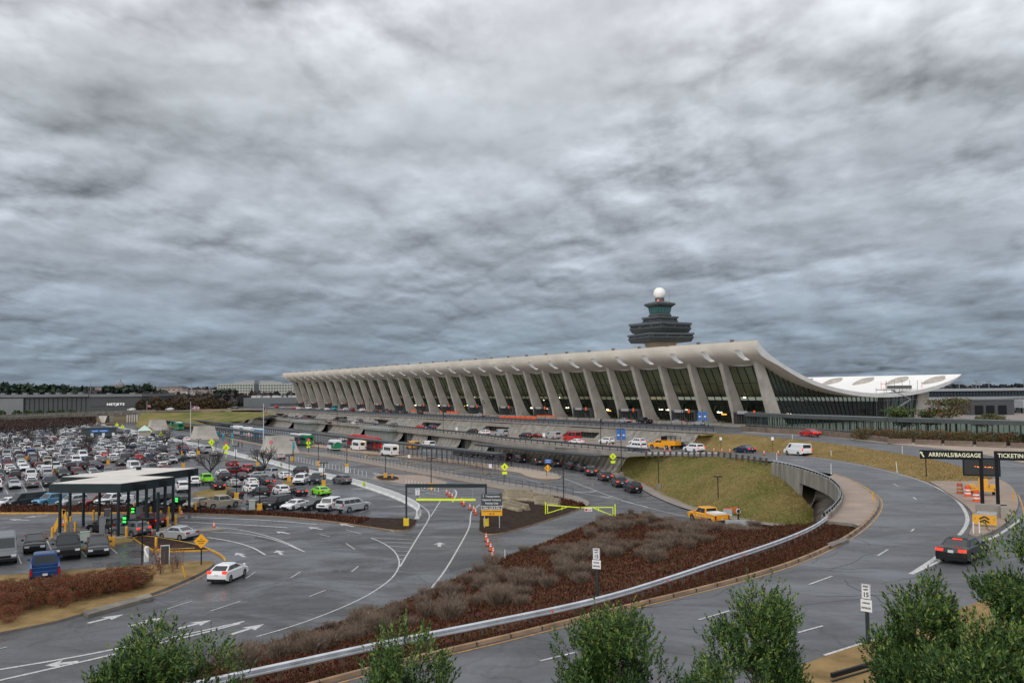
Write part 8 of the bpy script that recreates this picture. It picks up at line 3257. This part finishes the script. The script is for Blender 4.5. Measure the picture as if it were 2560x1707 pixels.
# dark hangar block at the left
M_HANG = mat("hangar_cladding", (.050, .056, .065), .6, .12, .05, stretch=(1, 1, 3))
M_HANGL = mat("hangar_roof", (.16, .17, .18), .6, .1, .1)
o, w, h = facade_block("hangar", -60, 221, 992.5, 640, 90, M_HANG, "long dark grey hangar building at the left edge behind the overpass")
mb = MB()
mb.box((0, 44, h + .9), (w + 1.5, 92, 1.8))
mb.box((-w * .28, -.6, h * .5), (w * .42, 1.2, h * .9))
mb.build("roof", M_HANGL, o)
mb = MB()
for i in range(24):
 mb.box((-w / 2 + (i + .5) * w / 24, -.15, h * .5), (.25, .3, h * .9))
mb.build("ribs", M_BLACK, o)
mb = MB()
for i in range(9):
 mb.box((-w / 2 + 6 + i * w / 10, 10, h + 2.4), (3, 3, 1.4))
mb.build("roof_units", M_HANGL, o)
o, w, h = facade_block("hangar_office", 221, 354, 991.5, 640, 60, M_HANG, "dark grey office wing with a lit white company name beside the hangar")
mb = MB()
mb.box((0, -.2, h * .58), (w * .9, .3, 2.2))
mb.build("window_band", M_TWGD, o)
mb = MB()
mb.box((w * .12, -.2, h * .18), (w * .5, .3, 2.0))
mb.build("window_band", M_TWGD, o)
mb = MB()
mb.box((0, 30, h + .8), (w + 1.2, 62, 1.6))
mb.box((-w * .2, 8, h + 2.2), (3, 3, 1.2))
mb.box((w * .25, 8, h + 2.2), (4, 3, 1.2))
mb.build("roof", M_HANGL, o)
tx = text("NETJETS", 2.3, mat("white_letters", (.8, .8, .8), .5, emit=(1, 1, 1), estr=.25), o, (w * .02, -.6, h * .60), RX, sx=1.35, space=1.15, bold=.06)
for i in range(7):
 x = (4, 42, 70, 99, 127, 152, 180)[i]
 p = far(x, 1036, 480)
 oo = empty("round_tree", (p[0], p[1], 3.0), i, f"clipped round evergreen in front of the hangar, {ordw(i + 1)} from the left", "tree", "round evergreens in front of the hangar")
 ms = mesh_of(leafcloud(60 + i % 2, 500, 2.2, 2.2, 2.2, .8, [LG1, LG2], (1, .5), holes=-.6), "crown", [LG1, LG2]) if i < 2 else ms_list[i % 2]
 if i == 0:
  ms_list = []
 if i < 2:
  ms_list.append(ms)
 ob("crown", ms, oo)
 mb = MB()
 mb.tube([(0, 0, -3), (0, 0, 2)], .25, 6)
 mb.build("trunk", M_BARK, oo)
# overpass and the road behind
ov = empty("overpass", U(240, 1032, 5.9), 0, "long concrete road overpass crossing at the far left behind the car park", "bridge")
lo = Vector(U(240, 1032, 5.9))
ol = [(-320, 372, 6.0), (-262, 405, 6.1), (-233, 452, 6.2), (-206, 497, 6.3), (-182, 520, 6.4), (-150, 545, 6.5)]
ol = [U(x, y, z) for x, y, z in ((-120, 1047, 6.1), (0, 1042, 6.1), (120, 1037, 6.1), (240, 1033, 6.15), (330, 1030.5, 6.2), (365, 1029.8, 6.25))]
mb = MB()
for a, b in zip(ol, ol[1:]):
 mb.bar((a[0], a[1] + 6, a[2] - .6), (b[0], b[1] + 6, b[2] - .6), 12, 1.4)
 mb.bar((a[0], a[1], a[2] + .4), (b[0], b[1], b[2] + .4), .4, 1.0)
 mb.bar((a[0], a[1] + 12, a[2] + .4), (b[0], b[1] + 12, b[2] + .4), .4, 1.0)
WB(mb, "deck", M_CONCDK, ov, lo)
mb = MB()
for x in (262, 268, 274, 318, 324, 330, 336, 342):
 p = U(x, 1055, 0)
 mb.box((p[0], p[1] + 2, 2.6), (.9, 4, 5.2))
WB(mb, "pier", M_COLUMN, ov, lo)
mb = MB()
p, q = U(234, 1052, 0), U(262, 1056, 0)
mb.add([(p[0], p[1] + 4, 5.2), (q[0], q[1] + 4, 5.2), (q[0], q[1], 0), (q[0] - 2, q[1], 0)], [(3, 2, 1, 0)])
WB(mb, "abutment", M_COLUMN, ov, lo)
# grass banks beside the overpass
mb = MB()
up_ = [U(x, y, 6.35) for x, y in ((352, 1032), (430, 1030.5), (520, 1029), (610, 1029), (700, 1031))]
dn_ = [U(338, 1068, 0), U(380, 1071, 0), U(440, 1070, .4), U(500, 1066, 1.0), U(620, 1049, 3.4)]
rows = [resample(up_, 20), resample(dn_, 20)]
rr_ = [[tuple(rows[0][i][q] + (rows[1][i][q] - rows[0][i][q]) * k / 6 for q in range(3)) for i in range(20)] for k in range(7)]
mb.loft(rr_)
tag(mb.build("grass_slope", M_GRASSG, smooth=True), kind="structure")
sheet("grass_patch", [U(x, y, 6.2) for x, y in ((512, 1030), (600, 1026), (700, 1022), (700, 1018), (560, 1022), (470, 1024))], 0, 6.25, M_GRASS, cut=())
mb = MB()
p, q = U(540, 1036, 5), U(690, 1026, 6.3)
mb.loft([[U(560, 1034, 5.4), U(610, 1037, 4.4), U(700, 1041, 3.7)], [U(600, 1031, 6.0), U(640, 1033, 5.2), U(700, 1036, 4.2)]])
tag(mb.build("road", M_ARRR), kind="structure")
# brown brush below the overpass at the left
M_BR1, M_BR2 = mat("brush_brown", (.060, .035, .028), .95, .4, .5), mat("brush_dark", (.028, .020, .018), .95, .4, .5)
mb = MB()
r = random.Random(3)
for i in range(9000):
 x = r.uniform(-40, 240)
 P = U(x, 1092 - r.uniform(0, 30) - max(0, x - 60) * .12, 0)
 h = r.uniform(0, 4.6) * (1 if x < 170 else .7)
 p = Vector((P[0], P[1], h))
 d = (rdir(r, 0) + Vector((0, 0, .9))).normalized()
 w = d.cross(rdir(r)).normalized() * .16
 q = p + d * r.uniform(.8, 2.0)
 mb.m(0 if h > 2.4 or r.random() < .3 else 1)
 mb.add([tuple(p - w), tuple(p + w), tuple(q)], [(0, 1, 2)])
tag(mb.build("brush", [M_BR1, M_BR2]), "dark brown leafless brush below the overpass at the far left", "brush", None, "stuff")
# row of brown and olive trees beyond the overpass
TB3 = [leafm("autumn_brown", (.105, .060, .034)), leafm("autumn_dark", (.045, .036, .022)), leafm("autumn_olive", (.065, .062, .026))]
tcm = [mesh_of(leafcloud(80 + i, 900, 5.2, 4.5, 4.3, 1.3, TB3, (1, .8, .6), holes=-.5), "crown", TB3) for i in range(3)]
for i in range(15):
 x = 360 + i * 13.6
 p = far(x, 1020, 560)
 o = empty("brown_tree", (p[0], p[1] + (i % 3) * 9, 3.0), i, f"dark brown tree in the row beyond the overpass, {ordw(i + 1)} from the left", "tree", "brown trees beyond the overpass")
 o.scale = (1, 1, 1.0 + .18 * math.sin(i * 1.7))
 ob("crown", tcm[i % 3], o)
 mb = MB()
 mb.tube([(0, 0, -3), (0, 0, 4)], .5, 5)
 mb.build("trunk", M_BARK, o)
# forests and far woods, one mass each
def wood(name, segs, n, mats, wts, label, seed, size, h):
 """belts of foliage clumps; segs: (px0, px1, ytop, depth, depth1)"""
 r = random.Random(seed)
 mb = MB()
 for (x0, x1, yt_, D0, D1, hh) in segs:
  a, b = far(x0, yt_, D0), far(x1, yt_, D0)
  wd = abs(b[0] - a[0])
  cnt = int(n * wd / 100)
  for i in range(cnt):
   # a tree: a clump of cards
   k = r.random()
   D = r.uniform(D0, D1)
   x = x0 + (x1 - x0) * k
   p = far(x, yt_, D)
   top = far(x, yt_, D0)[2] * r.uniform(.84, 1.02)
   cw = size * r.uniform(1.2, 2.4)
   mi = r.choices(range(len(mats)), wts)[0]
   for j in range(13):
    z = top * (1 - r.random() ** 1.6 * hh)
    rad = cw * (1.2 - .6 * z / max(1, top))
    q = Vector((p[0] + r.uniform(-1, 1) * rad, p[1] + r.uniform(-1, 1) * rad, z))
    d = rdir(r)
    w = d.cross(rdir(r))
    if w.length < .05:
     continue
    w = w.normalized() * size * r.uniform(.5, .9)
    d = d * size * r.uniform(.6, 1.2)
    mb.m(mi if r.random() < .8 else r.randrange(len(mats)))
    mb.add([tuple(q - w - d), tuple(q + w - d * .4), tuple(q + w * .5 + d), tuple(q - w + d * .6)], [(0, 1, 2, 3)])
 tag(mb.build(name, mats), label, "wood", None, "stuff")
PG = [leafm("pine_far", (.018, .036, .022)), leafm("pine_far_dark", (.010, .021, .014)), leafm("pine_far_light", (.032, .055, .030))]
wood("pine_forest", [(-60, 80, 959, 900, 1100, .8), (80, 160, 963, 900, 1050, .8), (160, 215, 969, 900, 1000, .8), (255, 320, 968, 950, 1050, .8), (310, 380, 964, 900, 1000, .8), (375, 410, 978, 900, 1000, .8), (545, 590, 976, 1000, 1050, .8)], 150, PG, (1, .8, .5), "dark green pine forest behind the hangar at the left", 1, 3.0, 1)
MB_ = [leafm("wood_mauve", (.052, .040, .042)), leafm("wood_brown", (.060, .045, .038)), leafm("wood_grey", (.040, .038, .042))]
wood("leafless_wood", [(330, 740, 986, 800, 1100, .95), (380, 735, 994, 700, 780, .95), (200, 560, 976, 1500, 1800, .9), (180, 760, 967, 2600, 3200, 1.0), (-60, 330, 966, 2600, 3000, 1.0), (640, 760, 975, 1400, 1600, .95)], 34, MB_, (1, 1, 1), "brown leafless woods and hills on the left horizon", 2, 4.5, 1)
wood("far_hills", [(2380, 2640, 962.5, 1900, 2300, 1.0), (2340, 2640, 966, 1600, 1800, 1.0)], 16, [mat("hill_dark", (.022, .028, .036), .95, .2, .01), mat("hill_dark2", (.03, .034, .04), .95, .2, .01)], (1, 1), "low dark wooded hills on the right horizon", 3, 5.0, 1)
# pale office buildings
M_OFFW = mat("office_panel", (.42, .42, .38), .6, .08, .05)
M_OFFG = mat("office_glass", (.10, .14, .15), .3)
for (x0, x1, yt_, hx0, hx1, hy, D, lab, base) in ((544, 634, 959.5, 583, 634, 950, 1300, "pale office building with a curved roof storey, left one of the pair", 992), (649, 760, 959, 649, 702, 952, 1250, "pale office building partly hidden by the terminal, right one of the pair", 995)):
 a, b = far(x0, yt_, D), far(x1, yt_, D)
 o = empty("office_building", ((a[0] + b[0]) / 2, D, 0), 0, lab, "building", "pale office buildings on the horizon")
 w, h = b[0] - a[0], (a[2] + b[2]) / 2
 mb = MB()
 mb.box((0, 15, h / 2), (w, 30, h))
 mb.build("walls", M_OFFG, o)
 mb = MB()
 nc = int(w / 3.9)
 for i in range(nc + 1):
  mb.box((-w / 2 + i * w / nc, -.3, h / 2), (1.1, .7, h))
 for j in range(7):
  mb.box((0, -.25, h - .6 - j * 3.9), (w, .6, 1.5))
 mb.build("facade_grid", M_OFFW, o)
 hh = far(hx0, hy, D)[2]
 xa, xb = far(hx0, hy, D)[0] - o.location.x, far(hx1, hy, D)[0] - o.location.x
 mb = MB()
 n_ = 10
 rows = []
 for yy in (4, 26):
  rows.append([(xa + (xb - xa) * i / n_, yy, h + (hh - h) * math.sin(math.pi * (.12 + .38 * (i / n_ if hx0 > x0 else 1 - i / n_)))) for i in range(n_ + 1)] + [(xb, yy, h), (xa, yy, h)])
 mb.loft(rows, closed=True)
 mb.add(rows[0] + rows[1], [tuple(range(n_ + 3)), tuple(range(2 * n_ + 5, n_ + 2, -1))])
 mb.build("roof_storey", mat("office_roof", (.33, .34, .35), .6), o)
# low pale buildings on the skyline
for (x0, x1, yt_, D, lab, c) in ((238, 275, 969, 1700, "low pale pink building left of the dome on the skyline", (.36, .29, .25)), (275, 314, 964, 1750, "pink building with a small dome on the skyline", (.38, .30, .26)), (375, 402, 968.5, 1500, "pale flat building right of the second pine clump", (.34, .30, .27)), (402, 455, 970, 1500, "long pink flat building on the skyline", (.40, .31, .27)),
       (425, 446, 966.5, 1600, "upper pink block behind the long flat building", (.38, .30, .27)), (535, 580, 1000, 900, "tan low building with a solar roof before the grey hall", (.42, .33, .24))):
 o, w, h = facade_block("skyline_building", x0, x1, yt_, D, 30, mat("sky_b_" + str(x0), c, .7, .1, .02), lab)
 mb = MB()
 mb.box((0, 15, h + .5), (w + 1, 32, 1.4))
 if x0 == 275:
  mb.lathe((w * -.05, 15, h + 1), [(8, 0), (8, 2), (5, 5), (1.5, 8), (.5, 13)], 12)
 mb.build("roof", mat("sky_roof", (.2, .2, .2), .7), o)
 mb = MB()
 for i in range(max(3, int(w / 8))):
  mb.box((-w / 2 + (i + .5) * w / max(3, int(w / 8)), -.1, h - 3), (4, .2, 1.8))
 mb.build("window_band", M_TWGD, o)
# houses scattered below the skyline
for i in range(26):
 rr_ = random.Random(i)
 x = 448 + i * 4.1 if i < 22 else 560 + i
 p = far(x, 974 + rr_.uniform(0, 5), 1450 + rr_.uniform(-80, 80))
 o = empty("house", (p[0], p[1], p[2] - 7), rr_.uniform(-.4, .4), f"tiny far house on the wooded hillside, {ordw(i + 1)} from the left", "house", "tiny houses on the hillside")
 mb = MB()
 mb.box((0, 0, 2.5), (9, 8, 5))
 mb.box((0, 0, -10), (9, 8, 20))
 mb.build("walls", mat("house_wall" + str(i % 3), ((.42, .38, .33), (.5, .48, .45), (.34, .27, .22))[i % 3], .7), o)
 mb = MB()
 mb.prism([(-5, -4.5), (5, -4.5), (5, 4.5), (-5, 4.5)], 5, 5.2)
 mb.box((0, 0, 6.4), (10, 9, 2.4), 0, .9, .05)
 mb.build("roof", mat("house_roof" + str(i % 2), ((.14, .11, .10), (.2, .17, .15))[i % 2], .8), o)
# grey hall left of the terminal
o, w, h = facade_block("grey_hall", 609, 742, 994, 620, 60, mat("hall_cladding", (.125, .14, .155), .6, .12, .08), "large blue grey hall with rooftop units left of the terminal end")
mb = MB()
mb.box((w * .26, -1, h * .42), (w * .48, 2, h * .5))
mb.build("dark_annex", mat("annex_dark", (.05, .055, .065), .6), o)
mb = MB()
rr_ = random.Random(5)
for i in range(13):
 mb.box((-w / 2 + 4 + i * w / 13.5, 4 + rr_.uniform(0, 12), h + .7), (rr_.uniform(1.5, 4), 2, rr_.uniform(1, 2)))
mb.build("roof_units", mat("unit_pale", (.45, .45, .43), .6), o)
# --- right hand side: concourse and apron
cc = empty("concourse", far(2450, 1000, 330), 0, "long airport concourse with strip windows beyond the walkway at the right", "building")
lo = Vector(far(2450, 1000, 330))
a, b = far(2300, 990, 330), far(2750, 990, 330)
gz_ = 6.0
w = b[0] - a[0]
xc = (a[0] + b[0]) / 2
mb = MB()
mb.box((xc, 345, (gz_ + 13.9) / 2), (w, 30, 13.9 - gz_))
WB(mb, "walls", mat("concourse_wall", (.06, .065, .075), .6, .2, .1), cc, lo)
mb = MB()
mb.box((xc, 345, 14.2), (w + 2, 34, .8))
mb.box((xc, 350, 12.0), (w, 26, .01 + 0.5))
WB(mb, "roof", mat("concourse_roof", (.30, .32, .34), .6), cc, lo)
mb = MB()
mb.box((xc, 329.5, 11.3), (w + 1, 1.6, .7))
WB(mb, "eave", mat("concourse_eave", (.27, .29, .31), .6), cc, lo)
mb = MB()
for i in range(56):
 mb.box((a[0] + (i + .5) * w / 56, 329.2, 9.5), (w / 56 - .35, .2, 2.6))
 mb.box((a[0] + (i + .5) * w / 56, 329.2, 12.9), (w / 56 - .45, .2, .9))
WB(mb, "window_strip", mat("concourse_glass", (.03, .055, .075), .2, spec=.8), cc, lo)
# grey hall with dark gates in front of it
o, w, h = facade_block("ramp_hall", 2427, 2535, 999.5, 285, 14, mat("ramp_hall_wall", (.065, .07, .08), .6, .12, .2), "dark grey hall with three black gates on the apron", base=6.0)
mb = MB()
for k in (-.32, -.06, .22):
 mb.box((w * k, -.1, 1.7), (w * .19, .2, 3.4))
mb.build("gate", M_BLACK, o)
mb = MB()
mb.box((0, 7, h + .15), (w + .5, 14.5, .35))
mb.build("roof", M_HANGL, o)
# jet bridges
for i, (x, y) in enumerate(((2335, 1000), (2405, 1003), (2553, 1001))):
 p = far(x, y, 300)
 o = empty("jet_bridge", (p[0], p[1], 6), 0, ("pale jet bridge head left of the brown tree", "pale jet bridge head right of the brown tree", "pale jet bridge at the right edge")[i], "jet bridge", "jet bridges of the concourse")
 mb = MB()
 mb.box((0, 0, p[2] - 6 - 1.0), (4.5, 10, 2.8))
 mb.build("cabin", mat("bridge_pale", (.38, .40, .42), .5, .1, .5), o)
 mb = MB()
 for s in (-1.2, 1.2):
  mb.box((s, -2, (p[2] - 8) / 2), (.4, .4, p[2] - 8))
 mb.box((0, -5.1, p[2] - 6 - .9), (2.6, .2, 1.6))
 mb.build("legs", M_BLACK, o)
# apron vehicles
for i, (x, y, k, c, lab) in enumerate(((2488, 1029, "high roof van", "white", "white service truck on the apron, left half of a pair"), (2505, 1030, "van", "white", "white service van on the apron beside the truck"), (2530, 1030, "sedan", "red", "small red tug on the apron"), (2440, 1031, "van", "white", "white apron vehicle behind the brown tree"), (2420, 1032, "sedan", "grey", "grey apron tug behind the brown tree"),
            (2350, 1028, "pickup", "white", "white apron pickup right of the back pylon"), (2465, 1034, "sedan", "beige", "beige apron cart in front of the dark gates"), (2552, 1031, "suv", "grey", "grey apron car at the right edge"))):
 low_vehicle(k, c, U(x, y, 6.38), AZ(80 if i % 2 else -70), lab, "vehicles on the apron")
for i, x in enumerate((2359, 2398, 2440, 2448, 2472, 2560)):
 a_ = far(x, 962 - (i % 3) * 3, 420)
 mb = MB()
 mb.tube([(a_[0], a_[1], 6), (a_[0], a_[1], a_[2] + 1)], .18, 5)
 mb.box((a_[0], a_[1], a_[2] + 1), (2.4, .5, .4))
 tag(mb.build("light_mast", mat("mast_grey", (.2, .21, .22), .6)), f"thin apron light mast on the right skyline, {ordw(i + 1)} from the left", "light mast", "apron light masts")
for i, (x, yt_) in enumerate(((226, 955), (371, 956), (479, 956.5), (120, 962))):
 a_ = far(x, yt_, 1500)
 mb = MB()
 mb.tube([(a_[0], a_[1], 0), a_], .8, 5, .3)
 tag(mb.build("mast", mat("mast_grey", (.2, .21, .22), .6)), f"thin far radio mast on the left skyline, {ordw(i + 1)} from the left", "mast", "radio masts on the left skyline")
# roadway on the grass bank right of the overpass
mb = MB()
rd0 = [U(x, y, 6.42) for x, y in ((360, 1030), (430, 1028.6), (520, 1026.8), (610, 1025.2), (700, 1024))]
rd1 = [(p[0] + 2, p[1] + 14, 6.42) for p in rd0]
mb.loft([rd0, rd1], flip=True)
for a, b in zip(rd0, rd0[1:]):
 mb.bar((a[0], a[1], 6.95), (b[0], b[1], 6.95), .15, .4)
tag(mb.build("road", M_ARRR), kind="structure")
# ------------------------------------------------------------ wear on the roads
M_SEAL = mat("crack_sealant", (.018, .018, .020), .4)
M_PATCH = mat("road_patch", (.060, .061, .064), .75, .25, 1.5, detail=8)
r = random.Random(21)
for nm, h, box_, n_ in (("low", 0.0, ((150, 1320), (1150, 1640)), 34), ("up", hA, ((1250, 1180), (2350, 1640)), 30)):
 mb = MB()
 for i in range(n_):
  for _ in range(50):
   x, y = r.uniform(box_[0][0], box_[1][0]), r.uniform(box_[0][1], box_[1][1])
   if nm == "low" and (y > 1640 - (x - 430) * .29 - 15 or y < 1330 or (x < 560 and y < 1500)):
    continue
   if nm == "up" and (y < 1500 - (x - 1500) * .42 + 60 or x < 1300):
    continue
   break
  else:
   continue
  p = Vector(U(x, y, h))
  a = r.uniform(0, 6.28) if r.random() < .5 else math.atan2(.5, 1)
  pts = []
  for k in range(r.randrange(8, 22)):
   pts.append((p.x, p.y, (h(p.x, p.y) if callable(h) else 0)))
   a += r.uniform(-.35, .35)
   p += Vector((math.cos(a), math.sin(a), 0)) * .45
  band(mb, pts, r.uniform(.035, .08), .005, h if callable(h) else None)
 tag(mb.build("road_crack", M_SEAL), kind="structure")
mb = MB()
for px in ([(832, 1424), (848, 1424), (846, 1431), (830, 1431)], [(852, 1425), (872, 1425), (870, 1432), (850, 1431)], [(640, 1340), (690, 1345), (684, 1352), (634, 1346)], [(1120, 1420), (1190, 1405), (1200, 1412), (1126, 1428)]):
 pts = [U(x, y, .006) for x, y in px]
 mb.add(pts, [(3, 2, 1, 0)])
tag(mb.build("road_patch", M_PATCH), kind="structure")
# transverse joint across the foreground loop
mb = MB()
band(mb, [U(x, y, hA) for x, y in ((2158, 1322), (2280, 1334), (2400, 1348), (2440, 1352))], .16, .005, hA)
tag(mb.build("road_joint", M_KERBG), kind="structure")
# joints of the kerb stones
mb = MB()
for p in resample([p for p in kline if p[1] < 100], 46):
 mb.box((p[0], p[1], hA(p[0], p[1]) + .085), (.03, .3, .17), .5)
tag(mb.build("kerb_joint", M_SEAL), kind="structure")
